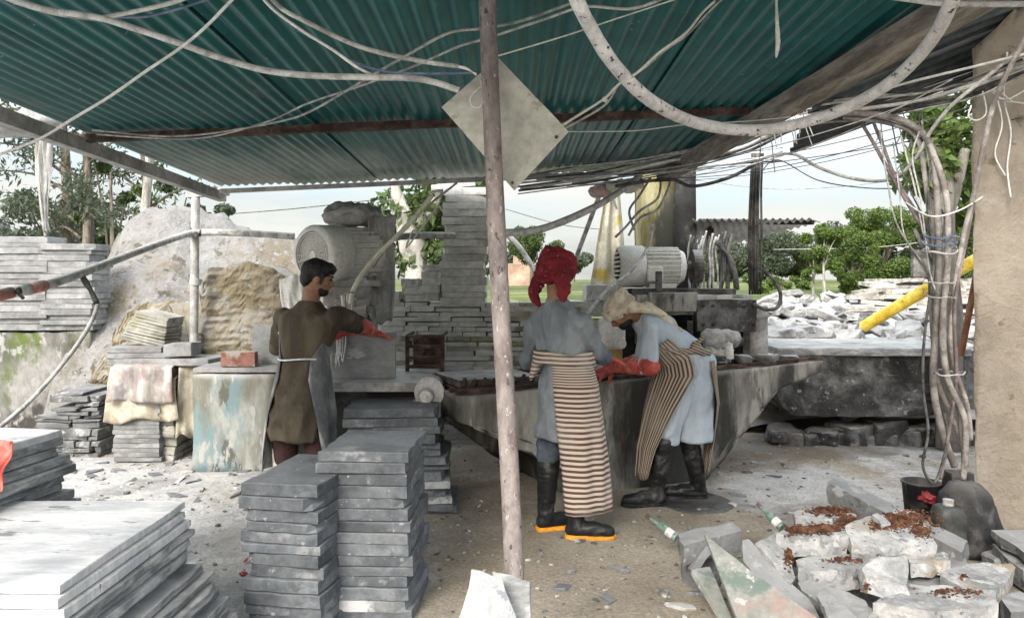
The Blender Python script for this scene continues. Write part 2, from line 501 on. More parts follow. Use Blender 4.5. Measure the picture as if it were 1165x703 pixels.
M['sack'] = mat('jute_sack', [(0.3, (.26, .235, .18)), (0.5, (.34, .31, .245)), (0.7, (.41, .385, .325))], 9, 0.95, 0.3, bump_scale=150, vary=.08)
M['sack_print'] = mat('printed_sack', [(0.3, (.22, .195, .19)), (0.5, (.30, .275, .26)), (0.7, (.37, .35, .33))], 9, 0.9, 0.3, vary=.08, stretch=(1, 1, .5), spots=[((.20, .185, .205), 6, .54, .16), ((.28, .20, .18), 5, .60, .12)])
M['plastic_sheet'] = mat('dusty_plastic_sheet', [(0.2, (.34, .34, .33)), (0.5, (.45, .45, .44)), (0.8, (.55, .55, .535))], 9, 0.6, 0.4, vary=.1, translucent=.3)
M['steel_dusty'] = mat('dusty_machine_steel', [(0.2, (.10, .10, .097)), (0.5, (.18, .178, .17)), (0.8, (.28, .277, .268))], 6, 0.7, 0.3, vary=.1, dust=(DUST, .8, 5))
M['tarp'] = mat('cream_tarp', [(0.3, (.50, .48, .38)), (0.5, (.64, .62, .53)), (0.7, (.70, .68, .60))], 4, 0.8, 0.15, vary=.06, translucent=.35, spots=[((.55, .45, .12), 2, .58, .12)])
M['white_plastic'] = mat('white_plastic', [(0.3, (.55, .55, .52)), (0.7, (.70, .70, .68))], 7, 0.5, 0.05, vary=.06)
M['amber_plastic'] = mat('amber_board', [(0.3, (.26, .17, .06)), (0.6, (.36, .25, .10))], 6, 0.6, 0.15, vary=.1)
M['black_bag'] = mat('black_bag', [(0.3, (.012, .012, .013)), (0.6, (.028, .028, .03)), (0.8, (.07, .07, .07))], 9, 0.55, 0.5, vary=.1, dust=((.25, .24, .23), .3, 6))
M['clear_jug'] = mat('grey_jug', [(0.3, (.028, .03, .028)), (0.6, (.055, .058, .055))], 6, 0.5, 0.1, vary=.1)
M['red_plastic'] = mat('red_plastic', [(0.3, (.16, .022, .026)), (0.7, (.26, .045, .05))], 9, 0.5, 0.1)
M['glass_green'] = mat('green_bottle', [(0.3, (.09, .15, .12)), (0.7, (.20, .27, .23))], 22, 0.2, 0.1, spec=.6)
M['yellow_wall'] = mat('mouldy_yellow_plaster', [(0.3, (.13, .115, .045)), (0.5, (.24, .215, .10)), (0.68, (.33, .31, .19))], 2.2, 0.9, 0.4, vary=.15, stretch=(1.5, 1.5, .5), spots=[((.07, .07, .055), 1.6, .50, .12), ((.36, .30, .06), 2.6, .60, .06)], world=True)
M['black_paint'] = mat('black_paint', [(0.3, (.012, .012, .012)), (0.6, (.03, .03, .03)), (0.8, (.08, .08, .075))], 4, 0.7, 0.3, vary=.2)
M['bark_dusty'] = mat('dusty_bark', [(0.3, (.20, .19, .165)), (0.5, (.32, .31, .275)), (0.7, (.44, .43, .39))], 9, 0.95, 0.7, stretch=(1, 1, .3), bdist=.02, vary=.15)
M['bark'] = mat('bark', [(0.3, (.07, .06, .045)), (0.5, (.13, .11, .085)), (0.7, (.22, .20, .16))], 9, 0.95, 0.7, stretch=(1, 1, .3), bdist=.02, vary=.15)
M['shed_tin'] = mat('grey_tin', [(0.3, (.20, .20, .19)), (0.5, (.33, .32, .30)), (0.7, (.44, .43, .41))], 3, 0.6, 0.15, vary=.1, metallic=.2)
M['far_brick'] = mat('far_earth_wall', [(0.3, (.30, .20, .15)), (0.7, (.46, .34, .27))], .6, 0.95, 0.3, vary=.1, world=True)
M['skin'] = mat('skin', [(0.3, (.20, .105, .065)), (0.7, (.29, .16, .105))], 9, 0.55, 0.1, bump_scale=120, bdist=.002, vary=.06)
M['hair'] = mat('black_hair', [(0.3, (.006, .005, .005)), (0.7, (.018, .015, .013))], 60, 0.5, 0.6, stretch=(1, 1, .2), bdist=.006, vary=.2)
M['olive_cloth'] = mat('olive_brown_cloth', [(0.3, (.038, .030, .020)), (0.5, (.060, .048, .033)), (0.7, (.092, .077, .055))], 4, 0.8, 0.7, bump_scale=11, bdist=.022, stretch=(1, 1, .5), vary=.1, spots=[((.11, .095, .07), 3.0, .58, .3), ((.042, .033, .023), 4.4, .58, .25)])
M['maroon_cloth'] = mat('maroon_cloth', [(0.3, (.028, .012, .012)), (0.7, (.06, .03, .028))], 6, 0.9, 0.2, vary=.1)
M['bluegrey_cloth'] = mat('blue_grey_cloth', [(0.3, (.145, .165, .185)), (0.5, (.195, .22, .24)), (0.7, (.26, .285, .305))], 5, 0.92, 0.7, bump_scale=13, bdist=.022, stretch=(1, 1, .55), vary=.08, spots=[((.14, .165, .19), 2.2, .58, .3), ((.26, .275, .28), 6, .64, .2)])
M['navy_cloth'] = mat('dark_blue_cloth', [(0.3, (.045, .06, .085)), (0.7, (.10, .125, .16))], 6, 0.9, 0.2, vary=.08)
M['sky_cloth'] = mat('pale_blue_cloth', [(0.2, (.36, .425, .49)), (0.5, (.40, .465, .53)), (0.8, (.44, .505, .565))], 4, 0.9, 0.7, bump_scale=12, bdist=.022, stretch=(1, 1, .55), vary=.05, spots=[((.33, .39, .44), 3, .62, .3)])
M['red_cloth'] = mat('red_scarf_cloth', [(0.3, (.12, .008, .014)), (0.5, (.17, .013, .022)), (0.7, (.22, .022, .032))], 7, 0.9, 0.3, bump_scale=180, vary=.1, spots=[((.40, .28, .27), 60, .72, .03), ((.06, .006, .012), 15, .62, .10)])
M['cream_cloth'] = mat('cream_scarf_cloth', [(0.3, (.40, .34, .25)), (0.5, (.56, .49, .38)), (0.7, (.66, .60, .49))], 7, 0.95, 0.3, bump_scale=180, vary=.08, spots=[((.28, .25, .20), 20, .66, .1)])
M['glove'] = mat('red_rubber_glove', [(0.3, (.34, .06, .05)), (0.6, (.50, .105, .085)), (0.8, (.56, .22, .19))], 9, 0.5, 0.2, vary=.08)
M['boot'] = mat('black_rubber_boot', [(0.3, (.010, .011, .012)), (0.6, (.024, .025, .027)), (0.8, (.085, .085, .083))], 8, 0.42, 0.2, vary=.1)
M['sole'] = mat('orange_sole', [(0.3, (.62, .25, .02)), (0.7, (.75, .35, .04))], 9, 0.6, 0.1)
M['boot_white'] = mat('white_boot', [(0.3, (.50, .49, .45)), (0.7, (.65, .64, .60))], 6, 0.5, 0.1)
M['apron_plastic'] = mat('grey_plastic_apron', [(0.3, (.085, .09, .095)), (0.5, (.15, .155, .16)), (0.7, (.40, .40, .39))], 5, 0.35, 0.4, vary=.1, stretch=(1, 1, .5))
M['water'] = mat('water_spray', [(0.3, (.75, .77, .78)), (0.7, (.85, .86, .87))], 30, 0.2, 0.4)

def stripe_mat(name, axis, count, light, dark, soil):
    m = bpy.data.materials.new(name); m.use_nodes = True
    nt = m.node_tree; N, Lk = nt.nodes, nt.links.new
    b = N['Principled BSDF']
    uv = N.new('ShaderNodeUVMap'); uv.uv_map = 'UVMap'
    sx = N.new('ShaderNodeSeparateXYZ'); Lk(uv.outputs[0], sx.inputs[0])
    tcn = N.new('ShaderNodeTexCoord')
    nw = N.new('ShaderNodeTexNoise'); nw.inputs['Scale'].default_value = 5; Lk(tcn.outputs['Object'], nw.inputs['Vector'])
    ml = N.new('ShaderNodeMath'); ml.operation = 'MULTIPLY'; ml.inputs[1].default_value = count; Lk(sx.outputs[axis], ml.inputs[0])
    ad = N.new('ShaderNodeMath'); ad.operation = 'MULTIPLY_ADD'; ad.inputs[1].default_value = 0.35; Lk(nw.outputs['Fac'], ad.inputs[0]); Lk(ml.outputs[0], ad.inputs[2])
    fr = N.new('ShaderNodeMath'); fr.operation = 'FRACT'; Lk(ad.outputs[0], fr.inputs[0])
    rp = ramp_node(nt, [(0.0, light), (0.44, light), (0.50, dark), (0.70, (dark[0] * 1.15, dark[1] * .95, dark[2] * .9)), (0.93, dark), (1.0, light)])
    Lk(fr.outputs[0], rp.inputs[0])
    n3 = N.new('ShaderNodeTexNoise'); n3.inputs['Scale'].default_value = 3.2; n3.inputs['Detail'].default_value = 7; Lk(tcn.outputs['Object'], n3.inputs['Vector'])
    q = N.new('ShaderNodeMapRange'); q.inputs['From Min'].default_value = .47; q.inputs['From Max'].default_value = .72; q.inputs['To Max'].default_value = .55
    Lk(n3.outputs['Fac'], q.inputs['Value'])
    mx = N.new('ShaderNodeMix'); mx.data_type = 'RGBA'; mx.inputs['B'].default_value = (*soil, 1)
    Lk(q.outputs[0], mx.inputs['Factor']); Lk(rp.outputs[0], mx.inputs['A']); Lk(mx.outputs['Result'], b.inputs['Base Color'])
    b.inputs['Roughness'].default_value = .9
    n4 = N.new('ShaderNodeTexNoise'); n4.inputs['Scale'].default_value = 26; Lk(tcn.outputs['Object'], n4.inputs['Vector'])
    bn = N.new('ShaderNodeBump'); bn.inputs['Strength'].default_value = .35; bn.inputs['Distance'].default_value = .006
    Lk(n4.outputs['Fac'], bn.inputs['Height']); Lk(bn.outputs[0], b.inputs['Normal'])
    return m
M['stripe_h'] = stripe_mat('striped_apron_cloth', 'Y', 33, (.50, .44, .36), (.085, .048, .042), (.50, .47, .42))
M['stripe_v'] = stripe_mat('striped_apron_canvas', 'X', 23, (.34, .29, .225), (.055, .036, .034), (.38, .34, .29))

def leaf_mat(name, a, b_, c):
    m = bpy.data.materials.new(name); m.use_nodes = True
    nt = m.node_tree; N, Lk = nt.nodes, nt.links.new
    b = N['Principled BSDF']; o = N['Material Output']
    g = N.new('ShaderNodeNewGeometry')
    n1 = N.new('ShaderNodeTexNoise'); n1.inputs['Scale'].default_value = 1.6; n1.inputs['Detail'].default_value = 3
    Lk(g.outputs['Position'], n1.inputs['Vector'])
    ad = N.new('ShaderNodeMath'); ad.operation = 'MULTIPLY_ADD'; ad.inputs[1].default_value = .5
    Lk(g.outputs['Random Per Island'], ad.inputs[0])
    ml = N.new('ShaderNodeMath'); ml.operation = 'MULTIPLY'; ml.inputs[1].default_value = .55; Lk(n1.outputs['Fac'], ml.inputs[0])
    Lk(ml.outputs[0], ad.inputs[2])
    rp = ramp_node(nt, [(0.15, a), (0.5, b_), (0.85, c)])
    Lk(ad.outputs[0], rp.inputs[0]); Lk(rp.outputs[0], b.inputs['Base Color'])
    b.inputs['Roughness'].default_value = .6; b.inputs['Specular IOR Level'].default_value = .25
    tr = N.new('ShaderNodeBsdfTranslucent'); Lk(rp.outputs[0], tr.inputs[0])
    ms = N.new('ShaderNodeMixShader'); ms.inputs[0].default_value = .3
    Lk(b.outputs[0], ms.inputs[1]); Lk(tr.outputs[0], ms.inputs[2]); Lk(ms.outputs[0], o.inputs[0])
    return m
M['leaf'] = leaf_mat('green_leaves', (.034, .060, .018), (.062, .100, .030), (.105, .142, .050))
M['leaf_hazed'] = leaf_mat('hazed_leaves', (.042, .060, .038), (.068, .092, .058), (.105, .128, .085))  # lightened and greyed so the leaf colour itself carries haze
M['leaf_grey'] = leaf_mat('grey_leaves', (.060, .075, .060), (.10, .12, .095), (.16, .18, .145))  # greyer, paler leaf tones for the left background trees
M['leaf_bright'] = leaf_mat('bright_leaves', (.045, .080, .018), (.082, .135, .030), (.135, .185, .050))

# ------------------------------------------------------------------ ground
def lerp(a, b, t): return a + (b - a) * t
def table(pts, x):
    if x <= pts[0][0]: return pts[0][1]
    for (x0, y0), (x1, y1) in zip(pts, pts[1:]):
        if x <= x1:
            t = (x - x0) / (x1 - x0)
            t = t * t * (3 - 2 * t)
            return y0 + (y1 - y0) * t
    return pts[-1][1]

def grid_mesh(name, xs, ys, zf, m, kind='structure', smooth=True):
    vs, fs = [], []
    for y in ys:
        for x in xs:
            vs.append((x, y, zf(x, y)))
    n = len(xs)
    for j in range(len(ys) - 1):
        for i in range(n - 1):
            a = j * n + i
            fs.append((a, a + 1, a + n + 1, a + n))
    me = bpy.data.meshes.new(name)
    me.from_pydata(vs, [], fs)
    me.polygons.foreach_set('use_smooth', [smooth] * len(fs))
    me.materials.append(m)
    o = link_mesh(name, me)
    if kind: o['kind'] = kind
    return o

def ground_z(x, y):
    if abs(x) > 9 or y > 14: return 0.0
    q = Vector((x * 0.8, y * 0.8, 0))
    return 0.018 * noise.noise(q) + 0.008 * noise.noise(q * 4) + 0.004 * noise.noise(q * 14)

def ground_mat():
    m = bpy.data.materials.new('yard_dirt'); m.use_nodes = True
    nt = m.node_tree; N, Lk = nt.nodes, nt.links.new
    b = N['Principled BSDF']
    g = N.new('ShaderNodeNewGeometry')
    def nz(sc, det=8, ro=.62, off=(0, 0, 0), dis=.3):
        a = N.new('ShaderNodeVectorMath'); a.operation = 'ADD'; a.inputs[1].default_value = off
        Lk(g.outputs['Position'], a.inputs[0])
        n = N.new('ShaderNodeTexNoise'); n.inputs['Scale'].default_value = sc; n.inputs['Detail'].default_value = det
        n.inputs['Roughness'].default_value = ro; n.inputs['Distortion'].default_value = dis
        Lk(a.outputs[0], n.inputs['Vector'])
        return n.outputs['Fac']
    def math_(op, a, c=None, e=None):
        n = N.new('ShaderNodeMath'); n.operation = op
        for i, v in enumerate((a, c, e)):
            if v is None: continue
            if isinstance(v, (int, float)): n.inputs[i].default_value = v
            else: Lk(v, n.inputs[i])
        return n.outputs[0]
    def mapr(v, a, c, d=0, e=1):
        n = N.new('ShaderNodeMapRange'); n.interpolation_type = 'SMOOTHSTEP'
        n.inputs['From Min'].default_value = a; n.inputs['From Max'].default_value = c
        n.inputs['To Min'].default_value = d; n.inputs['To Max'].default_value = e
        Lk(v, n.inputs['Value']); return n.outputs[0]
    n1 = nz(1.3)
    r1 = ramp_node(nt, [(0.28, (.185, .16, .122)), (0.5, (.27, .238, .19)), (0.72, (.35, .318, .265))])
    Lk(n1, r1.inputs[0])
    # marble dust: heaviest to the left of the yard and in a patch at the right rear
    s = N.new('ShaderNodeSeparateXYZ'); Lk(g.outputs['Position'], s.inputs[0])
    left = mapr(s.outputs['X'], 0.1, -1.1)
    def blob(cx, cy, r0, r1_):
        d = N.new('ShaderNodeVectorMath'); d.operation = 'DISTANCE'; d.inputs[1].default_value = (cx, cy, 0)
        Lk(g.outputs['Position'], d.inputs[0])
        return mapr(d.outputs['Value'], r1_, r0)
    patch = blob(2.2, 5.75, .3, 1.3)
    patch2 = math_('MULTIPLY', blob(4.2, 6.9, .5, 2.6), .75)
    far = mapr(s.outputs['Y'], 7.6, 9.0)
    reg = math_('MAXIMUM', math_('MAXIMUM', left, patch), math_('MAXIMUM', patch2, far))
    base = math_('MULTIPLY_ADD', reg, .40, .06)
    dn = math_('ADD', math_('MULTIPLY', nz(2.2, off=(9, 2, 4)), 1.0), math_('MULTIPLY', nz(11, off=(1, 8, 3)), .35))
    mask = mapr(math_('ADD', base, dn), .88, 1.12)
    mx = N.new('ShaderNodeMix'); mx.data_type = 'RGBA'
    r2 = ramp_node(nt, [(0.3, (.33, .328, .32)), (0.6, (.44, .438, .43))]); Lk(nz(6, off=(5, 5, 5)), r2.inputs[0])
    Lk(mask, mx.inputs['Factor']); Lk(r1.outputs[0], mx.inputs['A']); Lk(r2.outputs[0], mx.inputs['B'])
    # grey sludge under the bench and damp streaks
    wet = mapr(nz(0.9, off=(3.3, 7.7, 1)), .50, .60)
    shade = math_('MULTIPLY_ADD', wet, -.38, 1.0)
    grit = mapr(nz(55, 3, .6), .3, .7, .78, 1.2)
    sc = N.new('ShaderNodeVectorMath'); sc.operation = 'SCALE'; Lk(mx.outputs['Result'], sc.inputs[0]); Lk(math_('MULTIPLY', shade, grit), sc.inputs['Scale'])
    chip = mapr(nz(30, 2, .5, off=(2, 4, 6)), .66, .69)
    m2 = N.new('ShaderNodeMix'); m2.data_type = 'RGBA'; m2.inputs['B'].default_value = (.12, .115, .11, 1)
    Lk(math_('MULTIPLY', chip, .35), m2.inputs['Factor']); Lk(sc.outputs[0], m2.inputs['A'])
    Lk(m2.outputs['Result'], b.inputs['Base Color'])
    Lk(math_('MULTIPLY_ADD', wet, -.38, .93), b.inputs['Roughness'])
    h = math_('ADD', math_('MULTIPLY', nz(9), 1.0), math_('ADD', math_('MULTIPLY', nz(40, 4), .4), math_('MULTIPLY', mask, .25)))
    bn = N.new('ShaderNodeBump'); bn.inputs['Strength'].default_value = .7; bn.inputs['Distance'].default_value = .02
    Lk(h, bn.inputs['Height']); Lk(bn.outputs[0], b.inputs['Normal'])
    b.inputs['Specular IOR Level'].default_value = .3
    return m

def spread(a, b, step, far, sgn=1):
    o = []
    v = b; st = step
    while v < far:
        v += st; st *= 1.5
        o.append(min(v, far))
    return o
core = [i * 0.09 for i in range(-72, 73)]
right = spread(0, core[-1], .3, 900)
xs = [-v for v in right[::-1]] + core + right
corey = [i * 0.09 for i in range(0, 150)]
ys = [-60, -25, -10, -5, -2.5, -1, -.4] + corey + spread(0, corey[-1], .3, 1500)
GM = ground_mat()
grid_mesh('ground', xs, ys, ground_z, GM)

M['grass'] = mat('field_grass', [(0.3, (.045, .065, .016)), (0.5, (.075, .10, .024)), (0.7, (.12, .14, .045))], .35, .95, .6, bump_scale=9, bdist=.1, world=True, vary=.25, spots=[((.22, .20, .10), .2, .58, .12)])
def field_z(x, y):
    return table([(15.5, -.03), (19, .55), (30, 1.0), (60, 1.34), (1500, 1.42)], y) + .06 * noise.noise(Vector((x * .25, y * .25, 0)))
fx = [v * 1.0 for v in range(-40, 41)]
fx = [-900, -300, -120, -60] + fx + [60, 120, 300, 900]
fy = [15.5 + i for i in range(0, 40)] + [60, 75, 100, 150, 250, 500, 1400]
grid_mesh('grass_field', fx, fy, field_z, M['grass'])

# ------------------------------------------------------------------ roof
def zr(x, y): return 2.39 + 0.03 * (7 - y) + (x + 2.66) * 0.036

def roof_mat():
    m = bpy.data.materials.new('teal_painted_tin'); m.use_nodes = True
    nt = m.node_tree; N, Lk = nt.nodes, nt.links.new
    b = N['Principled BSDF']
    g = N.new('ShaderNodeNewGeometry')
    s = N.new('ShaderNodeSeparateXYZ'); Lk(g.outputs['Position'], s.inputs[0])
    mp = N.new('ShaderNodeMapping'); mp.inputs['Scale'].default_value = (3, .5, 1); Lk(g.outputs['Position'], mp.inputs['Vector'])
    n = N.new('ShaderNodeTexNoise'); n.inputs['Scale'].default_value = 1.4; n.inputs['Detail'].default_value = 9; n.inputs['Roughness'].default_value = .65; Lk(mp.outputs[0], n.inputs['Vector'])
    n2 = N.new('ShaderNodeTexNoise'); n2.inputs['Scale'].default_value = 5; n2.inputs['Detail'].default_value = 6; Lk(g.outputs['Position'], n2.inputs['Vector'])
    r = ramp_node(nt, [(0.3, (.002, .066, .068)), (0.6, (.004, .098, .098)), (0.8, (.010, .122, .120))]); Lk(n2.outputs['Fac'], r.inputs[0])
    # stone dust on the sheets; paler far and left, also painting grazing skylight
    q = N.new('ShaderNodeMapRange'); q.inputs['From Min'].default_value = 4.5; q.inputs['From Max'].default_value = 7.2; q.inputs['To Min'].default_value = -.22; q.inputs['To Max'].default_value = .30; Lk(s.outputs['Y'], q.inputs['Value'])
    qx = N.new('ShaderNodeMapRange'); qx.inputs['From Min'].default_value = .2; qx.inputs['From Max'].default_value = -2.7; qx.inputs['To Min'].default_value = -.03; qx.inputs['To Max'].default_value = .20; Lk(s.outputs['X'], qx.inputs['Value'])
    a = N.new('ShaderNodeMath'); a.operation = 'ADD'; Lk(q.outputs[0], a.inputs[0]); Lk(n.outputs['Fac'], a.inputs[1])
    a2 = N.new('ShaderNodeMath'); a2.operation = 'ADD'; Lk(a.outputs[0], a2.inputs[0]); Lk(qx.outputs[0], a2.inputs[1])
    q2 = N.new('ShaderNodeMapRange'); q2.inputs['From Min'].default_value = .52; q2.inputs['From Max'].default_value = .90; q2.inputs['To Max'].default_value = .85; Lk(a2.outputs[0], q2.inputs['Value'])
    mx = N.new('ShaderNodeMix'); mx.data_type = 'RGBA'; mx.inputs['B'].default_value = (.34, .36, .34, 1)
    Lk(q2.outputs[0], mx.inputs['Factor']); Lk(r.outputs[0], mx.inputs['A'])
    sp = N.new('ShaderNodeTexNoise'); sp.inputs['Scale'].default_value = 26; sp.inputs['Detail'].default_value = 2; Lk(g.outputs['Position'], sp.inputs['Vector'])
    q3 = N.new('ShaderNodeMapRange'); q3.inputs['From Min'].default_value = .72; q3.inputs['From Max'].default_value = .75; q3.inputs['To Max'].default_value = .5; Lk(sp.outputs['Fac'], q3.inputs['Value'])
    m3 = N.new('ShaderNodeMix'); m3.data_type = 'RGBA'; m3.inputs['B'].default_value = (.35, .4, .38, 1); Lk(q3.outputs[0], m3.inputs['Factor']); Lk(mx.outputs['Result'], m3.inputs['A'])
    Lk(m3.outputs['Result'], b.inputs['Base Color'])
    b.inputs['Roughness'].default_value = .42
    b.inputs['Specular IOR Level'].default_value = .45
    return m
M['roof'] = roof_mat()

def corr_sheet(name, o, ux, uy, wid, ln, m, parent=None, pitch=.076, amp=.010, lseg=8, seed=0, wav=.004, thick=.0012, trim=None):
    """corrugated sheet from corner o: ridges run along uy, spaced along ux"""
    ux, uy = Vector(ux).normalized(), Vector(uy).normalized()
    nn = ux.cross(uy).normalized()
    nx = max(int(wid / pitch * 8), 8)
    rows = []
    rr = random.Random(seed)
    vs, fs = [], []
    for j in range(lseg + 1):
        y = ln * j / lseg
        for i in range(nx + 1):
            x = wid * i / nx
            h = amp * math.cos(2 * math.pi * x / pitch) + wav * noise.noise(Vector((x * 1.3 + seed * 9, y * .9, seed)))
            p = Vector(o) + ux * x + uy * y + nn * h
            vs.append(p)
    for j in range(lseg):
        for i in range(nx):
            a = j * (nx + 1) + i
            fs.append((a, a + 1, a + nx + 2, a + nx + 1))
    b = MB()
    bv = [b.bm.verts.new(v) for v in vs]
    for f in fs:
        b.bm.faces.new([bv[i] for i in f]).smooth = True
    if trim:
        g_ = b.bm.verts[:] + b.bm.edges[:] + b.bm.faces[:]
        bmesh.ops.bisect_plane(b.bm, geom=g_, plane_co=trim[0], plane_no=trim[1], clear_outer=True)
    o_ = b.build(name, m, parent)
    sm = o_.modifiers.new('thickness', 'SOLIDIFY'); sm.thickness = thick; sm.offset = 0
    return o_

roof = thing('shed_roof', (-.6, 3.4, 2.5), 'dusty teal corrugated tin roof on rusty purlin above the whole work yard', 'roof')
x0 = -2.66
for k in range(7):
    wd = .76
    xa = x0 + k * .69
    z0 = zr(xa, 7.05) + (.006 if k % 2 else .022)
    corr_sheet('roof_sheet', (xa, 7.05 + random.uniform(-.03, .03), z0), (1, 0, .036), (0, -1, .03), wd, 5.75, M['roof'], roof, seed=k, lseg=8, trim=(Vector((1.40, 6.75, 0)), Vector((5.0, .47, 0))) if k > 4 else None)
b = MB(); b.bar(P(96, 156, 4.8) + Vector((-.1, 0, -.015)), P(850, 121, 4.74) + Vector((.25, 0, -.015)), .05, .05)
b.build('purlin', M['rust'], roof)
b = MB(); b.bar((-2.7, 2.2, zr(-2.7, 2.2) - .07), (1.65, 2.2, zr(1.65, 2.2) - .045), .05, .05)
b.build('purlin', M['rust'], roof)
b = MB(); b.bar((-2.68, 7.12, zr(-2.68, 7.1) - .075), (-2.68, 1.35, zr(-2.68, 1.35) - .075), .075, .085)
b.bar((-2.62, 6.9, zr(-2.6, 6.9) - .055), (1.4, 6.75, zr(1.4, 6.75) - .04), .03, .04)
b.build('edge_beam', M['edge_beam'], roof)
b = MB(); b.bar((1.33, 6.75, zr(1.33, 6.75) - .085), (1.845, 1.35, zr(1.845, 1.35) - .085), .13, .10, .006)
b.build('main_beam', M['wood_beam'], roof)

side = thing('side_roof', (2.3, 4.5, 2.55), 'darker grey corrugated sheets sloping past the main beam at right', 'roof')
M['tin_dark'] = mat('dark_tin', [(0.3, (.055, .068, .072)), (0.5, (.085, .098, .102)), (0.7, (.14, .15, .155))], 3, .55, .1, vary=.12)
O = P(903, 174, 5.6)
U = (P(1045, 120, 5.4) - O).normalized()
V = Vector((-.06, -.82, .34)).normalized()
for k in range(5):
    corr_sheet('roof_sheet', O - U * (.04 + .85 * min(k, 2) - .04 * (k % 2)) + V * (k * .62 - .02) + Vector((0, 0, .014 * (k % 2))), V, U, .70, 2.2 + .85 * min(k, 2), M['tin_dark'], side, seed=20 + k, amp=.014, pitch=.09, trim=(Vector((1.40, 6.75, 0)), Vector((-5.0, -.47, 0))))
b = MB(); b.bar(P(860, 160, 5.6), P(1010, 108, 5.3), .04, .05); b.build('purlin', M['rust'], side)

# ------------------------------------------------------------------ posts
b = MB(); top = P(552, -60, 2.62); bot = G(592, 2.5)
b.tube([bot, bot.lerp(top, .3) + Vector((.006, 0, 0)), bot.lerp(top, .65) + Vector((-.003, 0, 0)), top], [.0335, .032, .031, .030], n=18, res=8, wob=.05)
tag(b.build('support_pole', M['pole']), 'mottled brown painted steel pole standing at the front centre', 'pole')
b = MB(); b.cyl((-2.93, 7.05, -.02), (-2.90, 7.05, 2.36), .038)
b.cyl((-2.905, 7.05, 1.50), (-2.90, 7.05, 1.56), .05)
b.bar((-2.98, 7.05, 2.33), (-2.6, 7.05, 2.35), .07, .06)
tag(b.build('roof_post', M['post']), 'whitened round post holding the left corner of the roof', 'post')
b = MB(); b.tube([P(858, 330, 6.2), P(857, 250, 6.2), P(862, 175, 6.1)], .03, n=8)
for k in range(5):
    b.tube([P(853 + k * 3, 335, 6.15), P(852 + k * 4 + random.uniform(-2, 2), 270, 6.13), P(854 + k * 3, 215, 6.12), P(856 + k * 3, 172, 6.08)], .009, n=6)
tag(b.build('roof_post', M['steel']), 'thin dark post wrapped in wires beside the saw housing', 'post')

# right hand mud pillar
b = MB()
px0, px1 = 2.76, 4.2
poly = [Vector((px0 + .01, 4.6, -.02)), Vector((px1, 4.6, -.02)), Vector((px1, 4.6, 3.4)), Vector((px0 + .50, 4.6, 3.4)), Vector((px0 + .32, 4.6, 3.22)), Vector((px0 + .12, 4.6, 3.05)), Vector((px0 - .01, 4.6, 2.93))]
b.prism(poly, (.40, .60, 0))
bmesh.ops.triangulate(b.bm, faces=[f for f in b.bm.faces if len(f.verts) > 4])
b.rough(.022, 3.0, maxlen=.13, seed=3)
tag(b.build('mud_pillar', M['mud'], smooth=True), 'broad rough mud plastered pillar at the right edge', 'pillar')

# ------------------------------------------------------------------ left: retaining wall, stacked tiles, dust mound, old wall
b = MB(); b.box((-5.35, 8.0, .5), (2.3, .7, 1.06)); b.rough(.035, 3, maxlen=.14, seed=5)
tag(b.build('retaining_wall', M['plaster_old'], smooth=True), 'rough mossy plastered wall carrying stacked tiles at far left', 'wall')

# slab meshes: a few chipped outlines per size, shared between copies
def slab_mesh(name, wd, dp, th, m, seed, chip=.004, bev=.003):
    r = random.Random(seed)
    b = MB()
    n = 6
    jt = [0 if r.random() < .45 else abs(r.gauss(0, chip)) for _ in range(4 * n)]
    big = r.randrange(4 * n)
    jt[big] += chip * r.choice((.6, 1.6, 3.2))
    jt[r.choice((0, n, 2 * n, 3 * n))] += chip * r.choice((0, .8, 2.4))
    def outline(z, ins):
        pts = []
        cs = [(-wd / 2, -dp / 2), (wd / 2, -dp / 2), (wd / 2, dp / 2), (-wd / 2, dp / 2)]
        for i in range(4):
            a, c = cs[i], cs[(i + 1) % 4]
            for k in range(n):
                t = k / n
                j = ins + jt[i * n + k] * (1.0 if z > th * .4 else .45) + r.uniform(0, .0006) + (jt[i * n] * .6 if not k else 0)
                x, y = lerp(a[0], c[0], t), lerp(a[1], c[1], t)
                sx = -1 if x > 0 else 1; sy = -1 if y > 0 else 1
                if abs(abs(x) - wd / 2) < 1e-4: x += sx * j
                if abs(abs(y) - dp / 2) < 1e-4: y += sy * j
                pts.append(Vector((x, y, z + r.uniform(-.0012, .0012))))
        return pts
    b.loft([outline(0, bev), outline(bev, 0), outline(th * .5, -.001), outline(th - bev, 0), outline(th, bev)], smooth=False)
    bmesh.ops.recalc_face_normals(b.bm, faces=b.bm.faces[:])
    return b.mesh(name, m, (0, 0, 0), False)

def slab_set(name, wd, dp, th, m, n=5, seed=0, chip=.004):
    return [slab_mesh(name, wd * random.uniform(.985, 1.015), dp * random.uniform(.985, 1.015), th * random.uniform(.78, 1.2), m, seed + k, chip) for k in range(n)]

def put(me, name, loc, rz, label, cat, group, tilt=0):
    o = bpy.data.objects.new(name, me)
    COL.objects.link(o)
    o.location = loc
    o.rotation_euler = (random.uniform(-tilt, tilt), random.uniform(-tilt, tilt), rz)
    return tag(o, label, cat, group)

def me_h(me): return max(v.co.z for v in me.vertices)

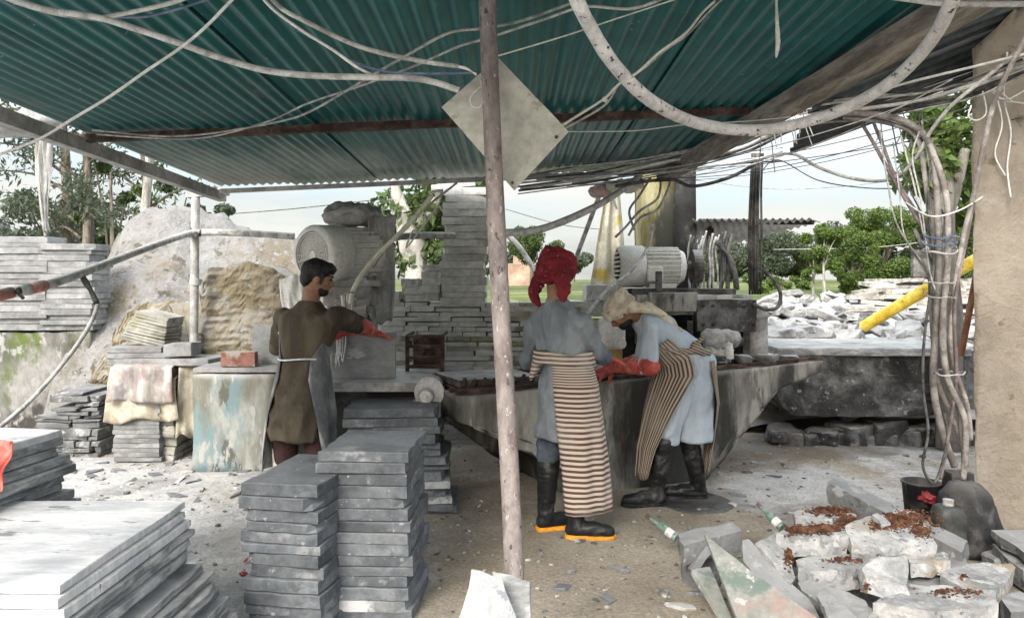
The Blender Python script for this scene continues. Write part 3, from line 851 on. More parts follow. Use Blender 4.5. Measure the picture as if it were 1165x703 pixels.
# tiles on the retaining wall: three columns
tl = slab_set('wall_tile', .52, .34, .052, M['tile_out'], 6, 100)
for cx in (-5.95, -5.41, -4.87, -4.42):
    z = 1.045
    n = 16 if cx != -4.42 else 15
    for k in range(n):
        me = random.choice(tl)
        wsc = 1
        put(me, 'stone_tile', (cx + random.uniform(-.025, .025) + (.0), 7.80 + random.uniform(-.02, .02), z), random.choice((0, math.pi)) + random.uniform(-.02, .02),
            'grey dust coated tile in the stacks along the mossy wall at far left', 'tile', 'tiles stacked on the left wall', .004)
        z += me_h(me) + .0015

# dust mound
M['mound'] = mat('dust_mound', [(0.15, (.19, .17, .125)), (0.35, (.28, .268, .24)), (0.6, (.335, .33, .322)), (0.85, (.38, .38, .375))], 3.0, .95, 1.0, bump_scale=17, bdist=.08, world=True, vary=.14,
                 dust=((.30, .30, .297), .6, 2), spots=[((.21, .17, .10), .8, .53, .16), ((.12, .108, .085), 6.5, .60, .08), ((.36, .36, .355), 10, .62, .08)])
RID = [(-7.5, .5), (-6.1, .95), (-5.35, 1.62), (-4.75, 2.26), (-4.4, 2.42), (-3.8, 2.38), (-3.2, 2.18), (-2.5, 2.0), (-1.9, 1.8), (-1.4, 1.25), (-.9, .5), (-.5, -.1)]
def mound_z(x, y):
    h = table(RID, x)
    y = y - table([(-5.3, 1.1), (-4.45, 0)], x)
    f = table([(7.35, 0), (7.9, .46), (8.4, .70), (9.2, 1.0), (10.2, .95), (12.5, .3), (13.6, -.05)], y + .35 * noise.noise(Vector((x * .9, 2.2, 0))))
    q = Vector((x, y, 0))
    rg = noise.noise(q * 1.4) * .18 + noise.noise(q * 4.2) * .10 + noise.noise(q * 9) * .055 + noise.noise(q * 19) * .022
    return h * f + rg * min(1, h * f * 1.5) - .04
gx = [-7.5 + i * .06 for i in range(118)]
gy = [7.3 + i * .055 for i in range(134)]
grid_mesh('dust_mound', gx, gy, mound_z, M['mound'])

M['ochre'] = mat('ochre_mud', [(0.25, (.21, .175, .11)), (0.5, (.275, .24, .17)), (0.7, (.33, .31, .26))], 2.6, .95, 1.0, bump_scale=16, bdist=.04, world=True, vary=.2, dust=((.33, .33, .32), .8, 3), spots=[((.16, .13, .08), 3.5, .58, .12), ((.36, .355, .34), 5, .60, .10)])
def layered_wall(name, x0, x1, y, dp, top, m, label, cat, seed, layers=.05, amp=.035):
    """crumbled wall of thin courses: each course a ragged strip, one mesh"""
    b = MB(); r = random.Random(seed)
    z = -.02
    while z < max(t for _, t in top):
        h = layers * r.uniform(.6, 1.3)
        x = x0 + r.uniform(0, .06)
        while x < x1:
            wd = r.uniform(.08, .34)
            xc = min(x + wd, x1)
            if table(top, (x + xc) / 2) > z + h * .4:
                pr = r.uniform(-amp, amp)
                b.box(((x + xc) / 2, y + pr + dp / 2, z + h / 2), (xc - x - .006, dp, h - .006), None, .006, .010)
            x = xc
        z += h
    b.rough(.016, 7, cuts=1, seed=seed)
    return tag(b.build(name, m, smooth=False), label, cat)
def mud_lump(name, x0, x1, y, dp, top, m, label, cat, seed):
    """eroded mud and stone wall: one lump with washed out courses"""
    b = MB(); n = 44; nz_ = 52
    def pt(i, j, back):
        x = lerp(x0, x1, i / n); h = table(top, x) + .05 * noise.noise(Vector((x * 7, seed, 0))) + .03 * noise.noise(Vector((x * 19, seed, 2)))
        z = -.05 + (h + .05) * j / nz_
        q = Vector((x * 2.0, z * 2.0, seed))
        course = math.sin(z * 95 + 9.0 * noise.noise(q * 1.3)) * .007 + noise.noise(Vector((x * 5, z * 26, seed))) * .020 + noise.noise(Vector((x * 14, z * 40, seed))) * .014
        dy = course + noise.noise(q * 1.6) * .10 + noise.noise(q * 5) * .035 + .10 * (j / nz_) ** 3
        ex = 1 - min(1, min(i, n - i) / 4)
        return Vector((x, y + dy + ex * .16 + (dp if back else 0), z))
    rings = []
    for j in range(nz_ + 1):
        rings.append([pt(i, j, False) for i in range(n + 1)] + [pt(i, j, True) for i in range(n, -1, -1)])
    b.loft(rings, smooth=False)
    return tag(b.build(name, m, smooth=False), label, cat)
mud_lump('old_wall', -3.02, -2.02, 7.16, .45, [(-3.02, 1.40), (-2.85, 1.66), (-2.4, 1.70), (-2.02, 1.55)], M['ochre'], 'crumbling ochre mud wall behind the round post', 'wall', 4)
mud_lump('stone_heap', -4.15, -3.05, 7.22, .5, [(-4.15, .25), (-3.9, .85), (-3.6, 1.30), (-3.3, 1.34), (-3.05, .7)], M['ochre'], 'ochre lump of broken wall behind the sack covered stack', 'stone heap', 9)
layered_wall('waste_stack', -4.2, -3.62, 6.75, .5, [(-4.2, .14), (-4.05, .34), (-3.85, .56), (-3.62, .50)], M['rubble_grey'], 'low untidy heap of dark stone offcuts left of the sack covered stack', 'stone heap', 11)

# tile stack with sacks
tl2 = slab_set('post_tile', .40, .40, .035, M['tile_out'], 4, 140)
z = 0.0
for k in range(13):
    me = random.choice(tl2)
    put(me, 'stone_tile', (-3.2 + random.uniform(-.012, .012), 6.75, z), random.choice((0, math.pi)) + random.uniform(-.03, .03), 'thin pale tile in the short stack under the jute sack', 'tile', 'tiles under the jute sack', .003)
    z += me_h(me) + .001
layered_wall('tile_pillar', -3.44, -2.90, 6.62, .40, [(-3.44, .80), (-2.9, .80)], M['tile_mossy'], 'squat pillar of old mossy tiles hidden under sacks', 'pillar', 12, .07, .02)
top_sl = slab_set('bench_slab', .50, .42, .045, M['tile_out'], 3, 150)
put(slab_mesh('cap_slab', .92, .46, .055, M['tile_out'], 151), 'stone_slab', (-3.02, 6.8, .815), -.08, 'wide grey slab capping the sack covered pillar', 'slab', None)
z = .872
for k, (dx, wd, lb) in enumerate([(-.22, .55, 'lower dusty slab lying on the left of the capping slab'), (-.26, .46, 'upper dusty slab lying on the left of the capping slab'), (-.02, .2, 'dark rough stone block at the middle of the capping slab')]):
    if k == 2:
        bb = MB(); c = Vector((-2.88, 6.72, .94)); bb.box(c, (.24, .22, .12), None, .012, .01); bb.rough(.008, 8, 2)
        tag(bb.build('stone_block', M['tile_out']), lb, 'stone')
    else:
        put(slab_mesh('loose_slab', wd, .38, .045, M['tile_out'], 160 + k), 'stone_slab', (-3.02 + dx, 6.8, z), .06 * (k + 1), lb, 'slab', None); z += .048
bb = MB()
for k in range(10):
    q = Matrix.Rotation(.24, 4, 'Y')
    bb.box((-3.28 + k * .010, 6.98, .985 + k * .027), (.40 - .012 * k, .34, .024), q, .003, .006)
tag(bb.build('roof_tile_pile', M['tile_mossy']), 'tilted pile of thin brown tiles above the capping slab', 'tile pile')

def drape(name, top0, top1, drop, out, m, label, cat, seed=0, nu=22, nv=16, flare=0.06):
    """sack laid over an edge and hanging down its front"""
    b = MB(); r = random.Random(seed)
    top0, top1 = Vector(top0), Vector(top1)
    ax = (top1 - top0).normalized()
    nrm = Vector((ax.y, -ax.x, 0)).normalized()
    g = []
    for j in range(nv + 1):
        v = j / nv
        row = []
        for i in range(nu + 1):
            u = i / nu
            p = top0.lerp(top1, u)
            fold = noise.noise(Vector((u * 4.5 + seed, v * 1.3, seed))) * .035 + noise.noise(Vector((u * 11, v * 3 + seed, 1))) * .012
            if v < .22:
                q = p - nrm * (.22 - v) * 1.0 + Vector((0, 0, .008 + abs(fold) * .4))
            else:
                t = (v - .22) / .78
                dr = drop * t * (1 + .12 * noise.noise(Vector((u * 3, seed, 5))))
                q = p + nrm * (out + fold * (1 + t) + flare * t * .3) - Vector((0, 0, dr)) + ax * (u - .5) * flare * t
            row.append(b.bm.verts.new(q))
        g.append(row)
    for j in range(nv):
        for i in range(nu):
            b.bm.faces.new((g[j][i], g[j][i + 1], g[j + 1][i + 1], g[j + 1][i])).smooth = True
    o = b.build(name, m)
    sm = o.modifiers.new('thickness', 'SOLIDIFY'); sm.thickness = .006
    return tag(o, label, cat)
drape('jute_sack', (-3.44, 6.57, .70), (-2.86, 6.57, .72), .36, .03, M['sack'], 'cream jute sack draped lowest over the tile pillar', 'sack', 3)
drape('printed_sack', (-3.40, 6.555, .815), (-2.88, 6.555, .815), .30, .055, M['sack_print'], 'printed brownish sack draped above the cream jute sack', 'sack', 7)
drape('folded_sack', (-2.86, 6.60, .81), (-2.60, 6.72, .81), .62, .02, M['sack'], 'long narrow sack hanging at the right of the tile pillar', 'sack', 12)

# ------------------------------------------------------------------ block base, bench, first saw
b = MB(); b.box((-2.24, 6.55, .38), (.66, .7, .80)); b.rough(.018, 3.5, maxlen=.10, seed=8)
tag(b.build('saw_pedestal', M['blue_plaster'], smooth=True), 'square plastered block with pale blue stains behind the first worker', 'pedestal')
put(slab_mesh('ped_slab', .78, .70, .035, M['tile_out'], 170), 'stone_slab', (-2.20, 6.56, .800), .02, 'dusty flat slab topping the blue stained block', 'slab', None)
b = MB(); b.box((-2.24, 6.33, .90), (.27, .13, .12), Matrix.Rotation(.12, 4, 'Z'), .008, .004); b.rough(.005, 14, 2)
tag(b.build('brick', M['brick']), 'worn red brick lying on the blue stained block', 'brick')
M['wet_slab'] = mat('wet_grey_slab', [(0.3, (.135, .145, .15)), (0.5, (.19, .20, .205)), (0.7, (.25, .26, .265))], 2, .4, .15, vary=.1, stretch=(1, 1, 2), spots=[((.34, .35, .35), 3, .64, .08)])
b = MB(); b.box((-1.98, 6.55, 1.0), (.46, .03, .33), Matrix.Rotation(-.14, 4, 'X'), .003)
tag(b.build('upright_slab', M['wet_slab']), 'grey stone slab standing upright behind the red brick', 'slab')
b = MB(); b.box((-1.09, 5.66, .993), (.47, .035, .335), Matrix.Rotation(-.06, 4, 'X'), .003)
tag(b.build('upright_slab', M['wet_slab']), 'wet grey slab held on edge under the saw by the first worker', 'slab')

saw = thing('stone_saw', (-1.1, 6.0, 0), 'first stone saw with big dusty fan motor and steel table', 'stone saw')
b = MB(); b.box((-1.10, 5.86, .805), (.98, .88, .035), None, .006); b.box((-1.10, 5.43, .775), (.98, .02, .03)); b.build('table', M['steel_grey'], saw)
b = MB(); b.box((-1.12, 5.95, .40), (.86, .62, .76)); b.build('base', M['black_paint'], saw)
b = MB()
b.bar((-1.48, 6.42, .8), (-1.48, 6.42, 1.62), .1, .1, up=Vector((0, 1, 0))); b.bar((-1.18, 6.45, .8), (-1.18, 6.45, 1.62), .1, .1, up=Vector((0, 1, 0)))
b.box((-1.32, 6.3, 1.52), (.56, .5, .05)); b.box((-1.30, 6.22, 1.42), (.40, .30, .16), None, .02); b.cyl((-1.28, 6.0, 1.32), (-1.28, 6.4, 1.32), .05)
b.build('frame', M['steel_dusty'], saw)
b = MB(); b.cyl((-1.26, 6.06, 1.20), (-1.26, 6.075, 1.20), .15, n=32); b.cyl((-1.26, 6.02, 1.20), (-1.26, 6.1, 1.20), .035); b.build('blade', M['steel'], saw)
b = MB(); b.box((-1.26, 6.06, 1.33), (.28, .06, .12), None, .02); b.cyl((-1.38, 6.04, 1.3), (-1.14, 6.04, 1.3), .045); b.build('blade_guard', M['steel_dusty'], saw)

def motor(parent, c0, c1, rad, m, label_parts=('motor_body', 'fan_cowl'), ribs=26, cowl=.36, grille=True, feet=True):
    """electric motor: ribbed body, fan cowl with grille at the c0 end"""
    c0, c1 = Vector(c0), Vector(c1)
    ax = (c1 - c0); ln = ax.length; ax.normalize()
    q = ax.to_track_quat('Z', 'Y')
    T = lambda r, a, h: c0 + q @ Vector((r * math.cos(a), r * math.sin(a), h))
    b = MB()
    b.cyl(c0 + ax * ln * cowl, c1 - ax * .03, rad * .80, n=32)
    b.cyl(c1 - ax * .06, c1, rad * .88, rad * .72, 32)
    b.cyl(c1, c1 + ax * .09, rad * .16, n=14)
    for k in range(ribs):
        a = 2 * math.pi * k / ribs
        p0 = T(rad * .86, a, ln * cowl + .01); p1 = T(rad * .86, a, ln - .05)
        b.bar(p0, p1, .010, rad * .16, .001, up=q @ Vector((-math.sin(a), math.cos(a), 0)).cross(ax) if False else (T(1, a, 0) - c0).normalized())
    body = b.build('motor_body', m, parent)
    b = MB()
    prof = [(rad * .80, 0), (rad * .93, .006), (rad, .03), (rad, ln * cowl), (rad * .93, ln * cowl + .004), (rad * .93, .035), (rad * .78, .02), (rad * .80, 0)]
    n = 48
    b.loft([[T(r, 2 * math.pi * k / n, h) for k in range(n)] for r, h in prof], cap=False)
    b.build('fan_cowl', m, parent)
    b = MB()
    if grille:
        for rr_ in [rad * f for f in (.14, .24, .34, .44, .54, .64, .74)]:
            ring_ = [T(rr_, 2 * math.pi * k / 36, .012) for k in range(37)]
            b.tube(ring_, .0042, n=5, res=1)
        for k in range(20):
            a = 2 * math.pi * k / 20
            b.tube([T(rad * .10, a, .012), T(rad * .82, a, .012)], .0036, n=5, res=1)
        b.cyl(c0 + ax * .004, c0 + ax * .022, rad * .13, n=20)
    else:
        for k in range(9):
            h = (k / 8 - .5) * 2
            hw = math.sqrt(max(0.02, 1 - h * h)) * rad * .9
            b.box(c0 + Vector((0, 0, h * rad * .85)), (.012, hw * 2, .012))
    b.build('grille', m, parent)
    b = MB(); b.cyl(c0 + ax * .045, c0 + ax * .05, rad * .90, n=32); b.build('fan', M['motor'] if grille else M['steel'], parent)
    if feet:
        b = MB()
        mid = c0.lerp(c1, .66)
        b.box(mid - Vector((0, 0, rad * .92)), (ln * .4, rad * 1.4, rad * .22), None, .005)
        b.build('motor_foot', m, parent)
    return body
motor(saw, (-1.555, 5.98, 1.74), (-1.20, 6.52, 1.77), .235, M['motor'])
b = MB(); b.box((-1.30, 6.46, 2.03), (.10, .12, .05), None, .01); b.build('terminal_box', M['motor'], saw)
# pulley on the end of the table
b = MB()
b.cyl((-.58, 5.40, .76), (-.58, 5.52, .76), .085, n=28); b.cyl((-.58, 5.385, .76), (-.58, 5.42, .76), .105, n=28); b.cyl((-.58, 5.5, .76), (-.58, 5.53, .76), .105, n=28)
b.cyl((-.60, 5.33, .74), (-.60, 5.40, .74), .05, .06, 20); b.box((-.60, 5.45, .63), (.20, .14, .14), None, .01)
b.build('pulley', M['steel_grey'], saw)
b = MB(); b.cyl((-.60, 5.325, .74), (-.60, 5.335, .74), .04, n=20); b.cyl((-.60, 5.30, .74), (-.60, 5.33, .74), .014, n=12); b.build('hub', M['motor'], saw)

def crumple(name, c, size, m, label, cat, seed, amp=.10, parent=None):
    b = MB(); b.ell(c, size, sub=4)
    b.bm.normal_update()
    for v, n in [(v, v.normal.copy()) for v in b.bm.verts]:
        q = (v.co - Vector(c)) * (1.15 / max(size)) + Vector((seed * 5.1, 0, 0))
        a = noise.noise(q + noise.noise_vector(q * .7))
        v.co += n * amp * (abs(a) * -1.2 + .25 + .4 * (.3 - abs(noise.noise(q * 2.7))) + .3 * (.3 - abs(noise.noise(q * 5.5))))
    o = b.build(name, m, parent, True)
    return tag(o, label, cat) if not parent else o
crumple('plastic_sheet', (-1.33, 6.42, 2.09), (.24, .2, .09), M['plastic_sheet'], 'crumpled grey plastic heaped on top of the first saw motor', 'plastic sheet', 2, .09)
def hanging(name, pts_top, length, m, label, cat, seed, taper=1.0, depth=.05, nu=26, nv=30, thick=.004):
    b = MB(); g = []
    top = smooth_path(pts_top, 8)
    for j in range(nv + 1):
        v = j / nv; row = []
        for i in range(nu + 1):
            u = i / nu
            p = top[min(int(u * (len(top) - 1)), len(top) - 1)]
            f = u * (len(top) - 1); k = min(int(f), len(top) - 2); p = top[k].lerp(top[k + 1], f - k)
            c = top[len(top) // 2]
            p = p.lerp(Vector((c.x, p.y, p.z)), (1 - taper) * v)
            L_ = length * (1 + .15 * noise.noise(Vector((u * 4, seed, 0))))
            q = p + Vector((.03 * noise.noise(Vector((u * 3 + seed, v * 2, 2))), depth * (noise.noise(Vector((u * 6 + seed, v * 1.2, 0))) + .5 * noise.noise(Vector((u * 14, v * 3, seed)))), -L_ * v))
            row.append(b.bm.verts.new(q))
        g.append(row)
    for j in range(nv):
        for i in range(nu):
            b.bm.faces.new((g[j][i], g[j][i + 1], g[j + 1][i + 1], g[j + 1][i])).smooth = True
    o = b.build(name, m)
    sm = o.modifiers.new('thickness', 'SOLIDIFY'); sm.thickness = thick
    return tag(o, label, cat)
hanging('plastic_sheet', [P(418, 240, 6.35), P(430, 246, 6.4), P(452, 244, 6.5)], .88, M['plastic_sheet'], 'torn grey plastic sheet hanging right of the first saw motor', 'plastic sheet', 4, .7)
hanging('plastic_sheet', [P(318, 318, 6.25), P(338, 312, 6.2), P(352, 320, 6.2)], .32, M['white_plastic'], 'small pale plastic rag behind the first worker shoulder', 'plastic sheet', 8, .8)
hanging('plastic_sheet', [P(388, 336, 6.0), P(398, 334, 6.02), P(406, 340, 6.05)], .60, M['white_plastic'], 'pale plastic strip hanging over the wet slab', 'plastic sheet', 15, .6)
b = MB(); 
for k in range(7):
    x = 388 + random.uniform(-5, 5)
    b.tube([P(x, 372, 5.62), P(x - 1 + random.uniform(-2, 2), 392, 5.625), P(x - 2 + random.uniform(-3, 3), 414 + random.uniform(-6, 4), 5.60)], [.004, .006, .003], n=5, wob=.5, seed=k)
tag(b.build('water_splash', M['water']), 'white water dribbling down the wet slab from the blade', 'water splash')
# small steel drawer frame right of the slab
b = MB()
for zz in (.86, .93, 1.02, 1.10): b.bar((-.83, 6.1, zz), (-.55, 6.1, zz), .03, .025)
for xx in (-.83, -.55): b.bar((xx, 6.1, .82), (xx, 6.1, 1.11), .03, .025, up=Vector((0, 1, 0)))
b.bar((-.83, 6.1, 1.105), (-.83, 6.5, 1.105), .02, .02); b.bar((-.55, 6.1, 1.105), (-.55, 6.5, 1.105), .02, .02)
b.box((-.69, 6.35, .965), (.25, .02, .26))
tag(b.build('tool_rack', M['rust']), 'small rusty open rack at the end of the saw table', 'rack')

# ------------------------------------------------------------------ long wall of stacked tiles behind the workers
wl = slab_set('wall_tile_long', .42, .30, .062, M['tile'], 7, 200, .006)
wm = slab_set('wall_tile_old', .42, .30, .062, M['tile_mossy'], 6, 220, .007)
wb = slab_set('wall_block', .34, .30, .14, M['tile'], 5, 240, .008)
WTOP = [(-1.25, 1.33), (-.98, 1.36), (-.97, 1.46), (-.82, 1.46), (-.81, 1.62), (-.655, 1.34), (-.235, 1.34), (.40, 1.34)]
def step_top(x):
    v = WTOP[0][1]
    for a, h in WTOP:
        if x >= a: v = h
    return v
wset = {}
for w_ in (.22, .31, .43):
    wset[w_] = (slab_set('wall_tile_long', w_, .30, .0455, M['tile'], 4, 200 + int(w_ * 100), .0025), slab_set('wall_tile_old', w_, .30, .0455, M['tile_mossy'], 4, 220 + int(w_ * 100), .003))
z = .0; row = 0
while z < 1.32:
    x = -1.25 + random.uniform(-.06, .06)
    while x < .34:
        w_ = random.choice((.22, .31, .31, .43))
        xc = x + w_ / 2
        if step_top(xc) >= z + .03 and (z > .16 or xc > -.75) and random.random() > .006:
            old = (z < 1.0 and random.random() < .55) or (xc > .0 and random.random() < .6)
            me = random.choice(wset[w_][1 if old else 0])
            put(me, 'stone_tile', (xc, 7.38 + random.gauss(0, .004), z + .006 * noise.noise(Vector((xc * 1.5, row * .2, 0)))), random.choice((0, math.pi)) + random.uniform(-.02, .02),
                'stained mossy tile low in the long dry stacked wall behind the workers' if old else 'dusty grey tile in the upper courses of the long dry stacked wall',
                'tile', 'mossy tiles in the long wall' if old else 'grey tiles in the long wall', .006)
        x += w_ + .004
    z += .0462; row += 1
# column: full stack, a tile per course
z = 1.315; k = 0
while z < 2.40:
    me = random.choice(wl)
    put(me, 'stone_tile', (-.445 + .012 * math.sin(k * .9) + .02 * (z - 1.7) + random.uniform(-.015, .015), 7.36, z), random.choice((0, math.pi)) + random.uniform(-.05, .05),
        'dusty grey tile in the tall narrow stack rising from the long wall', 'tile', 'tiles of the tall stack', .004)
    z += me_h(me) + .001; k += 1
sm_ = slab_set('wall_tile_small', .19, .28, .066, M['tile'], 4, 260, .006)
for cx_, zt_ in ((-.76, 1.66), (-.95, 1.50), (-1.13, 1.40)):
    z = 1.345 if cx_ > -1.0 else 1.30
    while z < zt_:
        me = random.choice(sm_)
        put(me, 'stone_tile', (cx_ + random.uniform(-.012, .012), 7.37, z), random.choice((0, math.pi)) + random.uniform(-.05, .05), 'short dusty tile in the steps left of the tall narrow stack', 'tile', 'tiles in the steps beside the tall stack', .006)
        z += me_h(me) + .001
put(slab_mesh('lintel', .42, .26, .05, M['tile'], 270), 'stone_tile', (-.56, 7.36, 2.41), .10, 'tilted grey tile lying across the very top of the tall narrow stack', 'tile', None).rotation_euler.y = -.12
# rubble core that the loose tiles lean on
b = MB(); b.box((-.46, 7.66, .66), (1.52, .22, 1.30)); b.rough(.02, 3, maxlen=.15, seed=2)
tag(b.build('rubble_core', M['tile_mossy'], smooth=True), 'rough stone core right behind the long stacked wall', 'wall')
# blocks to the right of the centre pole
for row in range(8):
    z = .0 + row * .15
    x = .40 + (.12 if row % 2 else 0)
    while x < 1.45:
        me = random.choice(wb)
        put(me, 'stone_block', (x + .17, 7.42 + random.gauss(0, .015), z), random.choice((0, math.pi)) + random.uniform(-.02, .02), 'thick grey block in the coursed wall between the red scarf and the second motor', 'stone block', 'blocks behind the second saw', .003)
        x += .345
for row in range(2):
    x = .55 + .15 * row
    while x < 1.3:
        me = random.choice(wb)
        put(me, 'stone_block', (x + .17, 7.40 + random.gauss(0, .02), 1.20 + row * .15), random.uniform(-.04, .04), 'thick pale block on the top courses beside the second motor', 'stone block', 'top blocks beside the second motor', .006)
        x += .35

# ------------------------------------------------------------------ long concrete bench
bench = thing('saw_bench', (1.0, 5.7, 0), 'long stained concrete cutting bench with steel rails and undercut right end', 'bench')
A = Vector((-.34, 5.10, 0)); B_ = Vector((2.62, 6.50, 0))
T_ = (B_ - A).normalized(); N_ = Vector((-T_.y, T_.x, 0))
LEN = (B_ - A).length
def BP(t, n, z): return A + T_ * t + N_ * n + Vector((0, 0, z))
prof = [(0, .77), (0, .60), (.28, .50), (.62, .40), (.80, .20), (.86, -.03), (2.02, -.03), (2.12, .06), (2.22, .20), (2.36, .38), (2.55, .53), (2.80, .65), (3.12, .74), (LEN, .77), (LEN, .86)]
b = MB(); b.prism([BP(t, 0, z) for t, z in prof], N_ * .80)
bmesh.ops.triangulate(b.bm, faces=b.bm.faces[:])
b.rough(.012, 4, maxlen=.12, seed=6)
b.build('bench_body', M['concrete'], bench, True)
b = MB()
for n0 in (.03, .16):
    b.bar(BP(-.02, n0, .795), BP(LEN + .02, n0, .885), .035, .03, .002)
b.bar(BP(-.02, .70, .80), BP(LEN + .02, .70, .89), .04, .05, .002)
for t in (.05, .5, 1.0, 1.5, 2.0, 2.5, 3.0):
    zt = .79 + t / LEN * .09
    b.bar(BP(t, 0, zt + .012), BP(t, .75, zt + .012), .04, .012, .002)
b.build('rail', M['rust'], bench)
b = MB(); b.box(BP(.35, .38, .84), (.62, .5, .05), Matrix.Rotation(math.atan2(T_.y, T_.x), 4, 'Z'), .006); b.build('tray', M['steel'], bench)
for k in range(9):
    b = MB(); t = .06 + k * .075
    b.cyl(BP(t, .04 + random.uniform(0, .1), .82), BP(t + .02, .12, .865 + random.uniform(0, .02)), .018, .012, 8)
    b.build('clamp', M['rust'], bench)

# slab being cut and drips of sludge on the bench
rz = math.atan2(T_.y, T_.x)
ws = slab_mesh('work_slab', .55, .32, .04, M['wet_slab'], 261)
put(ws, 'stone_slab', BP(1.10, .36, .862), rz + .06, 'wet grey slab under the gloves of the stooping worker', 'slab', None)
# ------------------------------------------------------------------ second saw
s2 = thing('stone_saw', (1.75, 6.7, 0), 'second stone saw with blackened concrete housing and ribbed motor', 'stone saw')
b = MB(); b.box((1.52, 6.85, 1.335), (1.05, .62, .17)); b.rough(.008, 5, maxlen=.12, seed=3)
b.box((1.36, 6.50, 1.36), (.40, .08, .16), None, .006)
b.build('housing_top', M['concrete'], s2, True)
b = MB(); b.box((1.80, 6.72, 1.245), (.50, .56, .27)); b.rough(.014, 5, maxlen=.08, seed=13)
b.build('housing_side', M['black_rock'], s2, False)
b = MB(); b.box((1.74, 6.95, .98), (.62, .3, .30)); b.bar((1.50, 6.50, .86), (1.50, 6.50, 1.20), .05, .05, up=Vector((0, 1, 0))); b.bar((1.98, 6.52, .86), (1.98, 6.52, 1.12), .06, .05, up=Vector((0, 1, 0))); b.cyl((1.62, 6.5, 1.02), (1.95, 6.5, 1.02), .045)  # first box is a dark filler standing in for shade in the cavity
b.cyl((1.70, 6.48, 1.02), (1.76, 6.48, 1.02), .10, n=24)
b.build('spindle', M['steel'], s2)
b = MB()
for x_ in (1.60, 1.68, 1.90, 2.02):
    for z_ in (1.17, 1.33): b.cyl((x_, 6.44, z_), (x_, 6.425, z_), .014, n=6)
b.build('bolt', M['rust'], s2)
b = MB(); b.box((1.35, 7.0, 1.05), (.80, .30, .50)); b.cyl((1.36, 6.50, 1.08), (1.36, 6.9, 1.08), .06); b.cyl((1.30, 6.55, 1.0), (1.30, 6.6, 1.0), .17, n=36)
b.build('blade_carriage', M['black_paint'], s2)
b = MB(); b.cyl((2.15, 6.75, .84), (2.15, 6.75, 1.32), .095, .09, 28); b.cyl((2.15, 6.75, .80), (2.15, 6.75, .90), .135, n=28); b.cyl((2.15, 6.75, 1.22), (2.15, 6.75, 1.25), .105, n=28); b.build('drum', M['steel_grey'], s2)
b = MB()
b.bar((1.05, 6.72, 1.445), (1.95, 6.72, 1.445), .06, .05); b.bar((1.05, 6.98, 1.445), (1.95, 6.98, 1.445), .06, .05)
b.bar((1.24, 6.5, .9), (1.24, 6.5, 1.62), .05, .05, up=Vector((0, 1, 0)))
b.build('motor_bed', M['steel'], s2)
motor(s2, (.93, 6.82, 1.665), (1.52, 6.86, 1.665), .185, M['motor'], cowl=.38, grille=False)
b = MB(); b.cyl((1.60, 6.86, 1.665), (1.68, 6.86, 1.665), .15, n=28); b.cyl((1.56, 6.86, 1.665), (1.66, 6.86, 1.665), .05); b.build('pulley', M['steel'], s2)
b = MB(); b.box((1.24, 6.70, 1.60), (.14, .10, .13), None, .015); b.build('terminal_box', M['motor'], s2)
crumple('plastic_bag', P(820, 386, 6.35), (.17, .13, .09), M['plastic_sheet'], 'dusty white plastic bag wrapped round the saw spindle', 'plastic bag', 5, .06)
hanging('plastic_sheet', [P(803, 395, 6.28), P(822, 394, 6.25), P(835, 398, 6.28)], .17, M['white_plastic'], 'pale plastic shreds dripping below the dusty bag', 'plastic sheet', 21, .5, .03)
b = MB(); b.cyl(P(829, 408, 6.25), P(829, 390, 6.25), .045, .03, 18); b.cyl(P(829, 390, 6.25), P(829, 385, 6.25), .02, n=12)
tag(b.build('bottle', M['white_plastic']), 'small white bottle standing under the plastic bag', 'bottle')
for k, (px, d) in enumerate([(780, 6.2), (812, 6.15), (845, 6.22), (872, 6.35), (898, 6.5)]):
    bb = MB(); c = P(px, 408, d); bb.box(c, (.16, .12, .06), Matrix.Rotation(k * .8, 4, 'Z'), .02, .01); bb.rough(.012, 8, 2, seed=k)
    tag(bb.build('stone_block', M['black_rock']), 'small black stone lying along the bench edge below the second saw', 'stone')['group'] = 'black stones on the bench edge'
# bird-shaped grease box and cables on the bench
b = MB(); b.box(P(735, 372, 6.5), (.16, .2, .30), None, .01)
tag(b.build('switch_box', M['steel']), 'dark box below the concrete ledge of the second saw', 'box')

# big jerrycan held by the stooping worker's side, amber board behind it
can = thing('water_can', tuple(P(697, 392, 5.75)), 'white plastic can with round spout hanging before the stooping worker', 'can')
b = MB(); b.box(P(696, 379, 5.78), (.19, .13, .24), Matrix.Rotation(.2, 4, 'Z'), .035); b.tube([P(688, 362, 5.76), P(694, 357, 5.76), P(703, 358, 5.76), P(707, 366, 5.76)], .013); b.build('body', M['white_plastic'], can, True)
b = MB(); b.cyl(P(704, 390, 5.72), P(707, 391, 5.60), .037, n=20); b.cyl(P(706, 391, 5.62), P(706, 391, 5.595), .025, n=20); b.build('spout', M['white_plastic'], can)
b = MB(); b.box(P(697, 393, 6.05), (.15, .04, .40), Matrix.Rotation(.1, 4, 'Z'), .006)
tag(b.build('board', M['amber_plastic']), 'amber brown board standing behind the white can', 'board')

# painted masonry column, tarp tent, canopy shed
col = thing('masonry_column', (1.52, 7.7, 0), 'square column, mouldy yellow at left and tarred black at right', 'column')
b = MB(); b.box((1.42, 7.7, 1.35), (.30, .5, 2.76)); b.rough(.012, 4, maxlen=.15, seed=1); b.build('yellow_face', M['yellow_wall'], col, True)
b = MB(); b.box((1.675, 7.68, 1.36), (.21, .50, 2.77)); b.rough(.006, 4, maxlen=.15, seed=2); b.build('black_face', M['black_paint'], col, True)

